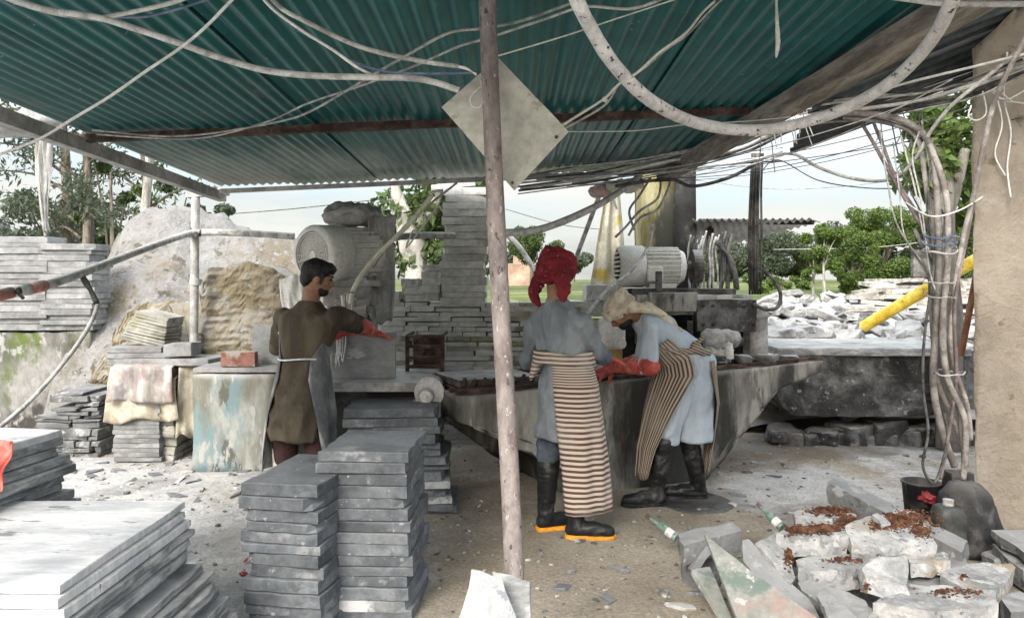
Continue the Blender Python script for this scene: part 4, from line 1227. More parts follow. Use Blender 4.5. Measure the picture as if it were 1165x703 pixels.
b = MB(); ap = P(692, 205, 7.9)
def tent_row(v):
    l = P(lerp(690, 668, v), lerp(208, 345, v), 7.9); r = P(lerp(705, 716, v), lerp(208, 345, v), 8.1)
    return [l.lerp(r, u / 16) + Vector((0, .05 * math.sin(u * .9) + .03 * noise.noise(Vector((u * .4, v * 3, 0))), 0)) for u in range(17)]
b.loft([tent_row(j / 20) for j in range(21)], close=False)
o = b.build('tarp', M['tarp']); sm = o.modifiers.new('thickness', 'SOLIDIFY'); sm.thickness = .004
tag(o, 'tall cream tarp hanging from the rafters left of the column', 'tarp')
b = MB(); b.cyl(P(651, 305, 7.2), P(682, 222, 7.1), .022, n=12); tag(b.build('prop_pole', M['cable_grey']), 'slanting grey prop pole left of the cream tarp', 'pole')
b = MB(); b.cyl(P(702, 238, 7.3), P(686, 195, 7.2), .014, n=10); tag(b.build('prop_pole', M['cable_pale']), 'short white strut leaning across the cream tarp', 'pole')
crumple('cloth_bundle', P(683, 218, 7.0), (.10, .08, .06), mat('faded_pink_cloth', [(0.3, (.36, .24, .22)), (.7, (.48, .36, .33))], 9), 'faded pink rag knotted at the roof edge above the tarp', 'rag', 9, .05)
crumple('cloth_bundle', P(712, 212, 6.9), (.16, .1, .05), M['tarp'], 'knotted cream plastic strips under the roof edge by the column', 'rag', 19, .06)

shed = thing('canopy', (2.2, 8.2, 0), 'small rusty canopy of corrugated tin behind the second saw', 'canopy')
b0 = P(790, 249, 7.6); b1 = P(927, 249, 7.9)
b = MB(); q = [P(788, 250, 7.3), P(926, 249, 7.3), P(934, 252, 8.4), P(797, 287, 8.4)]
def canopy_row(v):
    return [q[0].lerp(q[1], u / 110).lerp(q[3].lerp(q[2], u / 110), v) + Vector((0, 0, .013 * math.cos(u * .95))) for u in range(111)]
b.loft([canopy_row(j / 6) for j in range(7)], close=False)
o = b.build('canopy_roof', M['shed_tin'], shed); sm = o.modifiers.new('thickness', 'SOLIDIFY'); sm.thickness = .0015
b = MB(); b.bar(P(808, 250, 7.6), P(808, 365, 7.6), .06, .06, up=Vector((0, 1, 0))); b.bar(P(795, 252, 7.5), P(925, 253, 7.7), .04, .05); b.build('canopy_frame', M['steel'], shed)
for k in range(14):
    x = 783 + k * 3.6
    b = MB(); b.tube([P(x + 3, 262 + random.uniform(0, 8), 7.3), P(x - 1 + random.uniform(-2, 2), 285, 7.28), P(x + random.uniform(-2, 2), 310, 7.26), P(x + random.uniform(-3, 4), 332, 7.25)], random.uniform(.008, .018), n=8, wob=.3, seed=k)
    o = b.build('hanging_cable', random.choice([M['cable_black'], M['cable_black'], M['cable_black'], M['cable_grey']]))
    tag(o, 'dusty cable in the tangle hanging under the small canopy', 'cable', 'cables under the small canopy')
b = MB(); b.tube([P(815, 275, 7.2), P(828, 290, 7.2), P(836, 312, 7.2), P(838, 330, 7.2)], .028, n=10)
tag(b.build('black_hose', M['cable_black']), 'thick black hose bending down at the right of the canopy tangle', 'hose')
b = MB(); b.tube([P(862, 303, 6.5), P(880, 318, 6.5), P(888, 335, 6.5), P(884, 350, 6.48), P(870, 352, 6.45), P(858, 346, 6.4)], .016, n=8)
tag(b.build('black_hose', M['cable_black']), 'black hose looping out to the right of the wire wrapped post', 'hose')

# ------------------------------------------------------------------ right: black rock slab on supports, white slab on it
b = MB()
poly = [P(915, 404, 7.1), P(985, 398, 7.1), P(1130, 400, 7.1), P(1130, 466, 7.1), P(1040, 472, 7.1), P(975, 476, 7.1), P(900, 470, 7.1), P(880, 452, 7.1)]
b.prism(poly, (0, .9, 0)); bmesh.ops.triangulate(b.bm, faces=b.bm.faces[:]); b.rough(.045, 3, maxlen=.12, seed=4)
tag(b.build('rock_slab', M['black_rock'], smooth=False), 'huge black rough rock slab lying raised behind the bench end', 'rock')
b = MB(); b.box((3.35, 7.65, .885), (1.75, 1.2, .07), Matrix.Rotation(-.05, 4, 'Z'), .01); b.rough(.008, 4, 3, seed=5)
tag(b.build('marble_slab', M['marble_side'], smooth=False), 'wide pale marble slab lying on the huge black rock', 'slab')
for k in range(16):
    bb = MB(); c = P(890 + k * 14 + random.uniform(-6, 6), 0, 7.3); c.z = random.uniform(.02, .1)
    bb.box(c, (random.uniform(.2, .4), .3, random.uniform(.10, .26)), Matrix.Rotation(random.uniform(-.5, .5), 4, 'Z'), .03, .03); bb.rough(.02, 5, 2, seed=k)
    tag(bb.build('rock', M['black_rock']), 'dark rock propping the huge black slab', 'rock', 'rocks under the black slab')

# ------------------------------------------------------------------ heap of marble offcuts and rows of stacked pale tiles
def heap_z(x, y):
    h = table([(7.8, .2), (8.4, .66), (9.6, .86), (11, 1.10), (13, 1.22), (15, 1.2), (17, .7), (18.5, .3)], y)
    e = table([(1.9, 0), (2.9, 1), (11, 1), (13, 0)], x)
    return h * e - .05 + .05 * noise.noise(Vector((x, y, 0)) * 1.5)
hx = [1.8 + i * .15 for i in range(78)]; hy = [7.8 + i * .15 for i in range(72)]
grid_mesh('rubble_ground', hx, hy, heap_z, M['offcut'])
def chunk_mesh(name, wd, dp, th, m, seed, amp=.02, nside=None, cuts=2):
    r = random.Random(seed); b = MB()
    n = nside or r.randint(4, 7)
    a0 = r.uniform(0, 6)
    pts = []
    for k in range(n):
        a = a0 + 2 * math.pi * (k + r.uniform(-.28, .28)) / n
        q = r.uniform(.75, 1.1)
        pts.append(Vector((math.cos(a) * wd / 2 * q, math.sin(a) * dp / 2 * q, 0)))
    sh = Vector((r.uniform(-.1, .1) * wd, r.uniform(-.1, .1) * dp, th))
    lo = [b.bm.verts.new(p) for p in pts]
    hi = [b.bm.verts.new(p * r.uniform(.86, 1.0) + sh + Vector((0, 0, r.uniform(-.12, .12) * th))) for p in pts]
    b.bm.faces.new(lo[::-1]); b.bm.faces.new(hi)
    for k in range(n): b.bm.faces.new((lo[k], lo[(k + 1) % n], hi[(k + 1) % n], hi[k]))
    bmesh.ops.bevel(b.bm, geom=b.bm.edges[:], offset=min(.012, th * .12), segments=1, affect='EDGES')
    bmesh.ops.triangulate(b.bm, faces=[f for f in b.bm.faces if len(f.verts) > 4])
    if cuts: b.rough(amp * .42, 12, cuts=cuts, seed=seed)
    bmesh.ops.recalc_face_normals(b.bm, faces=b.bm.faces[:])
    return b.mesh(name, m, (0, 0, 0), False)
oc = [chunk_mesh('offcut_piece', random.uniform(.30, .65), random.uniform(.2, .42), random.uniform(.03, .11), M['offcut'], 300 + k, .010, cuts=1) for k in range(14)]
rr = random.Random(5)
cnt = 0
while cnt < 280:
    y = 7.9 + rr.random() ** 1.4 * 5.2
    px = rr.uniform(868, 1130); x = (px - HX) / FPX * y
    if px > 955 and y > 10.6: continue
    o = put(rr.choice(oc), 'marble_offcut', (x, y, heap_z(x, y) + rr.uniform(-.02, .10)), rr.uniform(0, 6.3), 'broken white marble offcut lying loose in the heap behind the bench', 'offcut', 'offcuts in the marble heap')
    o.rotation_euler.x = rr.gauss(-.1, .28); o.rotation_euler.y = rr.gauss(0, .28)
    cnt += 1
pt = slab_set('row_tile', .50, .40, .07, M['pale_tile'], 6, 330, .02)
for row in range(15):
    z = .80 + row * .050
    y = 10.4 + row * .26
    x = y * .42 + rr.uniform(0, .4) + .045 * row
    while x < y * .66:
        if rr.random() < .12:
            x += rr.uniform(.2, .5); continue
        o = put(rr.choice(pt), 'stacked_tile', (x, y + rr.gauss(0, .10), z + rr.uniform(-.03, .03)), rr.uniform(-.35, .35), 'pale weathered tile laid in the long rows beyond the marble heap', 'tile', 'tiles in rows beyond the heap')
        o.rotation_euler.y = rr.gauss(0, .05)
        o.rotation_euler.x = rr.gauss(-.05, .06)
        x += .56 + rr.uniform(-.03, .05)

# yellow pipe and rusty bar
b = MB(); b.cyl(P(982, 372, 8.6), P(1140, 278, 7.6), .064, .064, 24)
tag(b.build('yellow_pipe', M['yellow_pipe']), 'thick yellow pipe slanting from the marble heap to the pillar', 'pipe')
b = MB(); b.cyl(P(1114, 296, 5.4), P(1093, 405, 5.4), .022, n=10); tag(b.build('rusty_bar', mat('rust_bright', [(.3, (.20, .085, .05)), (.7, (.34, .17, .11))], 9)), 'rusty red bar leaning beside the mud pillar', 'bar')
M_ = None

# ------------------------------------------------------------------ trees
def leaf_mesh(name, clumps, n, size, m, parent, seed, aspect=.5, droop=.3):
    r = np.random.RandomState(seed)
    wts = np.array([c[1] ** 2 for c in clumps]); wts = wts / wts.sum()
    idx = r.choice(len(clumps), n, p=wts)
    C = np.array([c[0] for c in clumps])[idx]; RR = np.array([c[1] for c in clumps])[idx]
    d = r.normal(size=(n, 3)); d /= np.linalg.norm(d, axis=1)[:, None]
    rad = RR * (0.45 + .62 * r.rand(n) ** .6)
    d[:, 2] *= .8
    pos = C + d * rad[:, None]
    nrm = d * .5 + r.normal(size=(n, 3)) * .7 + np.array([0, 0, .4]); nrm /= np.linalg.norm(nrm, axis=1)[:, None]
    t = np.cross(nrm, r.normal(size=(n, 3))); t /= np.linalg.norm(t, axis=1)[:, None]
    t[:, 2] -= droop; t /= np.linalg.norm(t, axis=1)[:, None]
    s = np.cross(nrm, t); s /= np.linalg.norm(s, axis=1)[:, None] + 1e-9
    sz = size * (0.6 + .8 * r.rand(n))[:, None]
    v = np.stack([pos - t * sz * .5, pos + s * sz * aspect * .5, pos + t * sz * .5, pos - s * sz * aspect * .5], 1).reshape(-1, 3)
    org = np.array(wloc(parent))
    v = v - org
    f = np.arange(n * 4).reshape(n, 4)
    me = bpy.data.meshes.new(name)
    me.from_pydata(v.tolist(), [], f.tolist())
    me.materials.append(m)
    return link_mesh(name, me, parent)

def tree(name, base, h, spread_, label, cat, m, mb, seed, n=2500, leaf=.12, r0=.1, trunk_h=.4, nclump=16, group=None, asp=.5, flat=.9, lean=(0, 0), clump=.33, fill=0.0):
    r = random.Random(seed)
    base = Vector(base)
    t = thing(name, base, label, cat, group)
    topc = base + Vector((lean[0], lean[1], h * .8))
    b = MB()
    fork = base.lerp(topc, trunk_h) + Vector((r.uniform(-.1, .1), 0, 0)) * spread_
    b.tube([base - Vector((0, 0, .15)), base.lerp(fork, .5) + Vector((r.uniform(-.05, .05) * spread_, 0, 0)), fork, topc], [r0, r0 * .8, r0 * .62, r0 * .2], n=9, wob=.15, seed=seed)
    cl = []
    cz0 = base.z + h * (trunk_h * .75)
    for k in range(nclump):
        a = r.uniform(0, 6.28); q = math.sqrt(r.random())
        zz = r.random()
        env = math.sin(math.pi * min(1, .18 + .82 * (1 - zz) * .95)) ** .6
        c = Vector((base.x + lean[0] * zz + math.cos(a) * q * spread_ * env, base.y + lean[1] * zz + math.sin(a) * q * spread_ * env, lerp(cz0, base.z + h * flat, zz)))
        rad = spread_ * clump * r.uniform(.6, 1.15)
        cl.append((tuple(c), rad))
        if k % 2 == 0: b.tube([fork, fork.lerp(c, .5) + Vector((0, 0, .08 * h)), c], [r0 * .4, r0 * .25, r0 * .08], n=6)
    b.build('trunk', mb, t)
    leaf_mesh('crown', cl, n, leaf, m, t, seed, asp)
    return t

def F(px, d): return Vector(((px - HX) / FPX * d, d, field_z((px - HX) / FPX * d, d) if d > 15.5 else 0))
# right hand background
tree('bushy_tree', F(1000, 33), 3.9, 2.0, 'large rounded bright green tree right of the small trees beyond the heap', 'tree', M['leaf_bright'], M['bark'], 41, 34000, .115, .15, .15, 46, clump=.24)
tree('bushy_tree', F(1062, 36), 3.9, 2.2, 'broad dark green tree partly behind the roped cables', 'tree', M['leaf'], M['bark'], 42, 32000, .115, .15, .15, 46, clump=.24)
tree('bushy_tree', F(972, 29), 2.5, 1.2, 'lower yellow green bush at the foot of the large tree', 'tree', M['leaf_bright'], M['bark'], 43, 13000, .10, .1, .1, 26, clump=.26)
tree('bushy_tree', F(1130, 34), 4.6, 2.6, 'green tree top showing between cables and mud pillar', 'tree', M['leaf'], M['bark'], 44, 24000, .12, .15, .15, 40, clump=.24)
tree('young_tree', F(938, 26), 2.75, .72, 'slim young tree with pale trunk on the grass', 'tree', M['leaf_bright'], M['bark_dusty'], 45, 5200, .11, .06, .5, 12)
tree('young_tree', F(925, 27), 1.9, .5, 'shorter young tree just left of the slim one', 'tree', M['leaf_bright'], M['bark_dusty'], 46, 2600, .10, .05, .45, 9)
for k, (px, d, h, s, lb) in enumerate([(838, 70, 3.4, 3.0, 'far low tree right behind the wire wrapped post'), (872, 62, 4.0, 3.2, 'far dark tree left of the slim young tree'), (905, 66, 4.6, 2.6, 'far taller tree rising just left of the young trees'), (955, 70, 5.2, 3.5, 'far tree between the young tree and the large bright tree'), (815, 75, 3.4, 3, 'far tree showing under the small canopy')]):
    tree('far_tree', F(px, d), h, s, lb, 'tree', M['leaf_hazed'] if k % 2 else M['leaf'], M['bark'], 60 + k, 9000, .26, .2, .2, 16, 'far trees beyond the grass')
for k, (px, d) in enumerate([(862, 30), (890, 34), (915, 38)]):
    tree('shrub', F(px, d), .75, .6, ['low shrub on the grass by the wire wrapped post', 'middle low shrub on the grass at right', 'low shrub on the grass under the young trees'][k], 'shrub', M['leaf_bright'], M['bark'], 80 + k, 900, .14, .03, .1, 8)
# middle background
tree('round_tree', F(606, 38), 3.3, 1.45, 'lone round tree left of the red scarf on the horizon', 'tree', M['leaf'], M['bark'], 47, 12000, .11, .14, .4, 16)
for k, (px, d, lb) in enumerate([(655, 60, 'far shrub right of the lone round tree'), (585, 55, 'far shrub left of the lone round tree')]):
    tree('shrub', F(px, d), 2.1, 1.6, lb, 'shrub', M['leaf_hazed'], M['bark'], 90 + k, 1600, .3, .08, .2, 10)
layered = MB(); layered.box(F(612, 46) + Vector((0, 0, .6)), (3.6, .5, 1.4)); layered.box(F(596, 47) + Vector((0, 0, .9)), (1.2, .6, 2.0)); layered.rough(.12, .8, 3)
tag(layered.build('earth_wall', M['far_brick']), 'far reddish earth wall under the lone round tree', 'wall')
t = thing('dusty_tree', (-1.30, 10.2, 0), 'dust whitened tree with thick forked trunk behind the stacked wall', 'tree')
b = MB(); b.tube([P(470, 420, 10.2), P(471, 345, 10.2), P(473, 300, 10.2), P(466, 268, 10.2), P(455, 235, 10.2), P(448, 205, 10.2)], [.17, .15, .15, .17, .10, .05], n=14, wob=.3, seed=3)
b.tube([P(470, 300, 10.2), P(478, 262, 10.2), P(492, 236, 10.15), P(505, 205, 10.1)], [.14, .11, .10, .05], n=12, wob=.25, seed=4)
b.build('trunk', M['bark_dusty'], t)
cl = [(tuple(P(455 + random.uniform(-10, 90), random.uniform(200, 310), 10.6 + random.uniform(-.5, .6))), random.uniform(.2, .42)) for k in range(26)]
leaf_mesh('crown', cl, 5200, .13, M['leaf'], t, 5, .5)
# left background trees with feathery branches
def feather_tree(base, h, label, seed, m, n=9, px_lean=0.0, span=1.6):
    r = random.Random(seed); base = Vector(base)
    t = thing('feathery_tree', base, label, 'tree')
    b = MB(); top = base + Vector((px_lean, 0, h))
    b.tube([base - Vector((0, 0, .1)), base.lerp(top, .5) + Vector((.12, 0, 0)), top], [.13, .10, .04], n=9, wob=.15, seed=seed)
    cl = []
    L_ = []
    for k in range(n):
        s = base.lerp(top, r.uniform(.35, 1))
        a = r.uniform(0, 6.28)
        e = s + Vector((math.cos(a) * span * r.uniform(.5, 1), math.sin(a) * span * .6, r.uniform(-.1, .7)))
        mid = s.lerp(e, .5) + Vector((0, 0, .18))
        b.tube([s, mid, e], [.035, .022, .008], n=5)
        for q in smooth_path([s, mid, e], 7)[3:]:
            L_.append((tuple(q + Vector((r.uniform(-.15, .15), r.uniform(-.2, .2), r.uniform(-.08, .12)))), r.uniform(.10, .24)))
    b.build('trunk', M['bark'], t)
    leaf_mesh('crown', L_, 1900, .13, m, t, seed, .28, .5)
feather_tree((-8.2, 14.0, 0), 4.9, 'feathery dark tree at the far left edge beyond the wall', 51, M['leaf_hazed'])
feather_tree((-7.55, 13.4, 0), 4.6, 'feathery tree with two pale leaning stems left of the mound', 52, M['leaf_hazed'], 11, .1)
feather_tree((-6.9, 14.5, 0), 4.6, 'dark feathery tree just behind the mound peak', 53, M['leaf'], 12, -.1)
tree('dense_shrub', (-7.1, 13.6, .0), 4.3, .55, 'narrow dense green tree behind the mound peak', 'tree', M['leaf'], M['bark'], 54, 3000, .10, .08, .35, 12)
for k, (px, d, h, s, lb) in enumerate([(20, 24, 3.3, 1.6, 'grey green tree above the left stack of tiles'), (70, 22, 3.9, 1.5, 'grey green tree between the tiles and the mound'), (118, 26, 4.0, 1.6, 'grey green tree behind the left slope of the mound')]):
    tree('grey_bush', (((px - HX) / FPX * d), d, .5), h, s, lb, 'tree', M['leaf_grey'], M['bark'], 100 + k, 4200, .18, .1, .2, 18)
tree('bushy_tree', (-9.2, 21, .6), 4.0, .75, 'dark tree crown peeping over the mound left of the post', 'tree', M['leaf_hazed'], M['bark'], 57, 1800, .15, .1, .3, 10)
tree('bushy_tree', (-7.8, 21, .6), 3.5, .6, 'small dark tree crown peeping over the mound right of the post', 'tree', M['leaf_hazed'], M['bark'], 58, 1000, .15, .1, .3, 8)
for k, (px, lb) in enumerate([(165, 'bare grey trunk rising behind the mound peak')]):
    b = MB(); b.tube([P(px - 3, 300, 12.8), P(px, 240, 12.8), P(px + 5, 180, 12.8), P(px + 4, 120, 12.8)], .07, n=8, wob=.1)
    tag(b.build('bare_trunk', M['bark_dusty']), lb, 'tree')
b = MB(); b.tube([P(52, 270, 6.6), P(49, 215, 6.6), P(47, 170, 6.6), P(46, 140, 6.4)], [.012, .045, .06, .04], n=10, wob=.35, seed=2)
tag(b.build('rag_post', M['bark_dusty']), 'pale rag wrapped stump hanging under the left roof edge', 'post')
hanging('plastic_sheet', [P(44, 160, 6.5), P(52, 158, 6.5), P(60, 162, 6.5)], .75, M['plastic_sheet'], 'torn pale strip hanging beside the rag wrapped stump', 'plastic sheet', 31, .4, .04)
crumple('nest', P(12, 140, 5.2), (.3, .16, .07), M['plastic_sheet'], 'tangle of pale string and plastic at the far left roof edge', 'tangle', 29, .10)

# tree right, behind the mud pillar
t = thing('rope_tree', (4.25, 7.4, 0), 'grey leaning tree half hidden by the mud pillar', 'tree')
b = MB(); b.tube([P(1082, 520, 7.0), P(1078, 360, 7.0), P(1072, 260, 7.0), P(1068, 200, 7.0), P(1055, 160, 7.0)], [.13, .12, .11, .12, .06], n=12, wob=.15)
b.tube([P(1072, 250, 7.0), P(1086, 215, 7.0), P(1098, 170, 7.0)], [.09, .06, .04], n=9)
b.build('trunk', mat('grey_bark', [(.2, (.10, .092, .078)), (.5, (.155, .145, .125)), (.8, (.22, .205, .18))], 9, .95, .7, stretch=(1, 1, .3), bdist=.02), t)
cl = [(tuple(P(random.uniform(1042, 1112), random.uniform(102, 215), 7.2 + random.uniform(-.2, .8))), random.uniform(.10, .24)) for k in range(26)]
cl += [(tuple(P(random.uniform(1085, 1110), random.uniform(210, 290), 7.4)), .12) for k in range(5)]
leaf_mesh('crown', cl, 2600, .12, M['leaf_bright'], t, 9, .45)

# ------------------------------------------------------------------ foreground stacks of slate
def stack(cx, cy, rz, wd, dp, top, th, m, seed, name, lab_top, lab, group, cat='slab', drift=(0, 0), jit=.012, mixm=None, maxrows=40, rjit=.02, floor=0.0):
    r = random.Random(seed)
    sets = slab_set(name + '_a', wd, dp, th, m, 8, seed * 11, .0065)
    alt = slab_set(name + '_b', wd, dp, th, mixm, 3, seed * 11 + 7, .010) if mixm else None
    z = top; k = 0
    while z > floor + .01 and k < maxrows:
        me = r.choice(alt) if (alt and k > 4 and r.random() < .33) else r.choice(sets)
        h = me_h(me)
        z -= h + .0015
        if z < floor: z = floor
        f = top - z
        a = rz + (r.choice((0, math.pi))) + (r.uniform(-rjit, rjit) if k else 0)
        o = put(me, 'stone_slab', (cx + drift[0] * f + (r.uniform(-jit, jit) if k else 0), cy + drift[1] * f + (r.uniform(-jit, jit) if k else 0), z), a,
                lab_top if k == 0 else lab, cat, group, .003)
        if k == 0: del o['group']
        k += 1
def quad_center(pts, zt):
    """centre, yaw of a slab top whose corners (fl, fr, br, bl) are seen at these pixels, top at height zt"""
    q = []
    for px, py in pts:
        d = (EYE - zt) * FPX / (py - HY)
        q.append(Vector(((px - HX) / FPX * d, d)))
    c = sum(q, Vector((0, 0))) / 4
    e = (q[1] - q[0]) + (q[2] - q[3])
    s = (q[2] - q[1]) + (q[3] - q[0])
    return c, math.atan2(e.y, e.x), e.length / 2, s.length / 2
SL = {}
for nm, pts, zt in (('A', [(281, 547), (367, 553), (410, 518), (333, 516)], .66), ('B', [(366, 511), (459, 516), (489, 488), (392, 490)], .76), ('C', [(386, 467), (487, 464), (508, 452), (405, 451)], .70)):
    SL[nm] = quad_center(pts, zt) + (zt,)
    print('STACK', nm, SL[nm])
c, a, wd, dp, zt = SL['B']
stack(c.x, c.y, a, wd, dp, zt, .050, M['slate'], 3, 'slate', 'top slab of the tallest slate stack, front centre', 'dark slate slab in the tallest stack at the front centre', 'slabs in the tallest slate stack', mixm=M['slate_edge'], drift=(.02, -.045), rjit=.03)
c, a, wd, dp, zt = SL['A']
stack(c.x, c.y, a, wd, dp, zt, .047, M['slate'], 4, 'slate', 'top slab of the lower slate stack left of the tallest', 'dark slate slab in the lower stack left of the tallest', 'slabs in the left slate stack', drift=(.03, -.02), rjit=.03)
c, a, wd, dp, zt = SL['C']
stack(c.x, c.y, a, wd, dp, zt, .050, M['slate'], 5, 'slate', 'top slab of the rear slate stack below the pulley', 'dark slate slab in the rear stack below the pulley', 'slabs in the rear slate stack', drift=(.16, 0), jit=.03, mixm=M['slate_edge'], rjit=.08)

# white marble stacks at the left
pts = [(-150, 665), (50, 665), (227, 569), (64, 569)]
zt = .62
dF, dB = (EYE - zt) * FPX / (665 - HY), (EYE - zt) * FPX / (569 - HY)
xr = ((50 - HX) / FPX * dF + (227 - HX) / FPX * dB) / 2
wd = .80; dp = dB - dF
ms = slab_set('marble', wd, dp, .030, M['marble'], 3, 400, .004)
mg = slab_set('marble_b', wd, dp, .032, M['marble_side'], 5, 420, .008)
z = zt; k = 0
r = random.Random(8)
while z > .02:
    me = ms[k % 3] if k < 3 else r.choice(mg)
    z -= me_h(me) + .002
    if k in (3, 8): z -= .0
    off = (0, .012, .022, .045, .05, .06, .03, .10, .14, .17, .16, .19, .21, .23, .22, .24, .25, .26, .26, .27)[min(k, 19)]
    o = put(me, 'marble_slab', (xr - wd / 2 + off + r.uniform(-.008, .008), (dF + dB) / 2 - .02 * min(k, 6) * .5 + r.uniform(-.01, .01), max(z, 0)), random.choice((0, math.pi)) + r.uniform(-.012, .012) - .004 * k,
            'polished white marble slab topping the stack at the front left' if k == 0 else 'white edged marble slab in the stack at the front left', 'slab', None if k == 0 else 'slabs in the front left marble stack', .002)
    k += 1
zt = .86
mg2 = slab_set('marble_c', .80, .60, .034, M['marble_side'], 5, 440, .010)
z = zt; k = 0
while z > .02:
    me = r.choice(mg2) if k else slab_mesh('marble_top', .80, .60, .034, M['marble'], 441)
    z -= me_h(me) + .002
    off = (0, .0, .01, .02, .04, .01, -.01, .03, .05)[k % 9] + .004 * k
    put(me, 'marble_slab', (-2.12 - .40 + off + r.uniform(-.01, .01), 3.32 + r.uniform(-.02, .02), max(z, 0)), random.choice((0, math.pi)) + r.uniform(-.02, .02) - .10,
        'white top slab of the marble stack cut by the left frame edge' if k == 0 else 'grey marble slab in the stack cut by the left frame edge', 'slab', None if k == 0 else 'slabs in the left edge marble stack', .003)
    k += 1
b = MB(); b.cyl((-1.63, 2.25, 0), (-1.625, 2.25, 1.12), .016, n=10)
tag(b.build('stick', M['wood_beam']), 'thin wooden stick by the front marble stack with a red glove hung on it', 'stick')
hanging('red_cloth', [P(-52, 500, 2.25), P(-15, 498, 2.25), P(14, 503, 2.25)], .145, M['glove'], 'red rubber glove hanging at the left frame edge', 'glove', 3, .6, .02)

# slabs leaning at the foot of the centre pole
def plate_px(name, pts, th, m, label, cat, seed=0, chip=.006, parent=None, away=None):
    """flat stone plate through pixel/depth corners, given a real thickness"""
    b = MB(); v = [P(*p) for p in pts]
    nn = Vector((0, 0, 0))
    for i in range(1, len(v) - 1): nn += (v[i] - v[0]).cross(v[i + 1] - v[0])
    nn.normalize()
    if nn.dot(v[0] - Vector((0, 0, EYE))) < 0: nn = -nn
    r = random.Random(seed)
    out = []
    for i in range(len(v)):
        a_, c_ = v[i], v[(i + 1) % len(v)]
        for k in range(4):
            q = a_.lerp(c_, k / 4)
            if k: q += Vector((r.gauss(0, chip), r.gauss(0, chip) * .4, r.gauss(0, chip)))
            out.append(q)
    cen = sum(v, Vector((0, 0, 0))) / len(v)
    # keep it planar
    out = [q - nn * (q - cen).dot(nn) for q in out]
    b.prism(out, nn * th)
    bmesh.ops.bevel(b.bm, geom=b.bm.edges[:], offset=min(.003, th * .2), segments=1, affect='EDGES')
    o = b.build(name, m, parent, False)
    return tag(o, label, cat) if label else o
M['mottled'] = mat('mottled_marble', [(0.3, (.19, .20, .215)), (0.5, (.25, .26, .275)), (0.7, (.30, .31, .32))], 5, .5, .15, vary=.06, spots=[((.16, .18, .20), 7, .57, .05)])
plate_px('marble_slab', [(512, 735, 2.30), (536, 646, 2.42), (572, 657, 2.42), (592, 712, 2.33), (590, 740, 2.30)], .03, M['mottled'], 'mottled grey marble slab leaning at the foot of the front pole', 'slab', 3)
plate_px('marble_slab', [(545, 735, 2.42), (560, 649, 2.50), (603, 661, 2.48), (600, 735, 2.40)], .03, M['marble_side'], 'plain grey slab leaning behind the mottled one at the pole foot', 'slab', 4)
b = MB(); b.box(G(556, 2.42) + Vector((0, .05, .19)), (.34, .26, .42), None, .01); b.rough(.02, 5, 3)
tag(b.build('stone_block', M['rubble_grey']), 'rough grey block under the slabs at the front pole foot', 'stone')

# diamond plate hung on the pole
plate = plate_px('pole_plate', [(502, 122, 2.72), (567, 66, 2.70), (647, 150, 2.68), (585, 217, 2.70)], .008, M['plate'], 'pale square plate hung cornerwise on the front pole', 'plate', 1, .0005)
for (px, py) in ((633, 156), (583, 208)):
    b = MB(); b.cyl(P(px, py, 2.682) , P(px, py, 2.676), .006, n=10); b.build('bolt', M['rust'], plate)
b = MB(); b.tube([P(547, 92, 2.64), P(549, 110, 2.63), P(546, 122, 2.63), P(537, 121, 2.64), P(535, 112, 2.65), P(541, 104, 2.64), P(548, 98, 2.63)], .002, n=5)
tag(b.build('wire_loop', M['cable_pale']), 'thin pale wire loop on the front pole before the plate', 'wire')

# ------------------------------------------------------------------ rubble pile in the right foreground
M['rubble_soiled'] = mat('soiled_rubble', [(0.3, (.19, .20, .205)), (0.5, (.30, .305, .305)), (0.68, (.40, .40, .395))], 4.5, 0.75, 0.7, bump_scale=34, bdist=.012, vary=.14,
                  spots=[((.13, .14, .145), 3.5, .60, .07), ((.44, .44, .43), 7, .62, .05), ((.19, .095, .045), 5.0, .50, .08), ((.12, .05, .025), 14, .58, .05)])
def lump(name, c, size, m, label, seed, rz=0, tilt=(0, 0), amp=.016, n=None, soil=0, cat='stone', group=None):
    if soil and m == M['rubble']: m = M['rubble_soiled']
    me = chunk_mesh(name, size[0], size[1], size[2], m, seed, amp, n, 3)
    o = put(me, name, c, rz, label, cat, group)
    o.rotation_euler = (tilt[0], tilt[1], rz)
    WL[o.name] = Vector(c)
    if soil:
        r = random.Random(seed)
        b = MB()
        cs = [(r.uniform(-.5, .5), r.uniform(-.5, .5), r.uniform(.12, .30)) for _ in range(4)]
        for k in range(soil * 26):
            cx_, cy_, rad_ = r.choice(cs)
            p = Vector((cx_ * size[0] * .42 + r.gauss(0, rad_ * size[0] * .40), cy_ * size[1] * .42 + r.gauss(0, rad_ * size[1] * .40), 0))
            if abs(p.x) > size[0] * .40 or abs(p.y) > size[1] * .40: continue
            near = sum(max(0, 1 - math.hypot((p.x - c3[0] * size[0] * .42) / size[0], (p.y - c3[1] * size[1] * .42) / size[1]) / .22) for c3 in cs)
            s = r.choice((.003, .004, .005, .006, .008, .010, .013))
            p.z = size[2] * 1.0 + min(.03, .02 * near) * r.random()
            b.ell(p, (s * 1.3, s * 1.1, s * .8), Matrix.Rotation(r.uniform(0, 3), 4, 'Z') @ Matrix.Rotation(r.uniform(-.6, .6), 4, 'X'), 1)
        b.rough(.004, 60, 0, seed)
        me2 = b.mesh('soil_crumbs', M['red_soil'], (0, 0, 0), False)
        so_ = bpy.data.objects.new('red_soil', me2); COL.objects.link(so_)
        so_.parent = o
        so_['kind'] = 'stuff'
    return o
SOIL = MB()
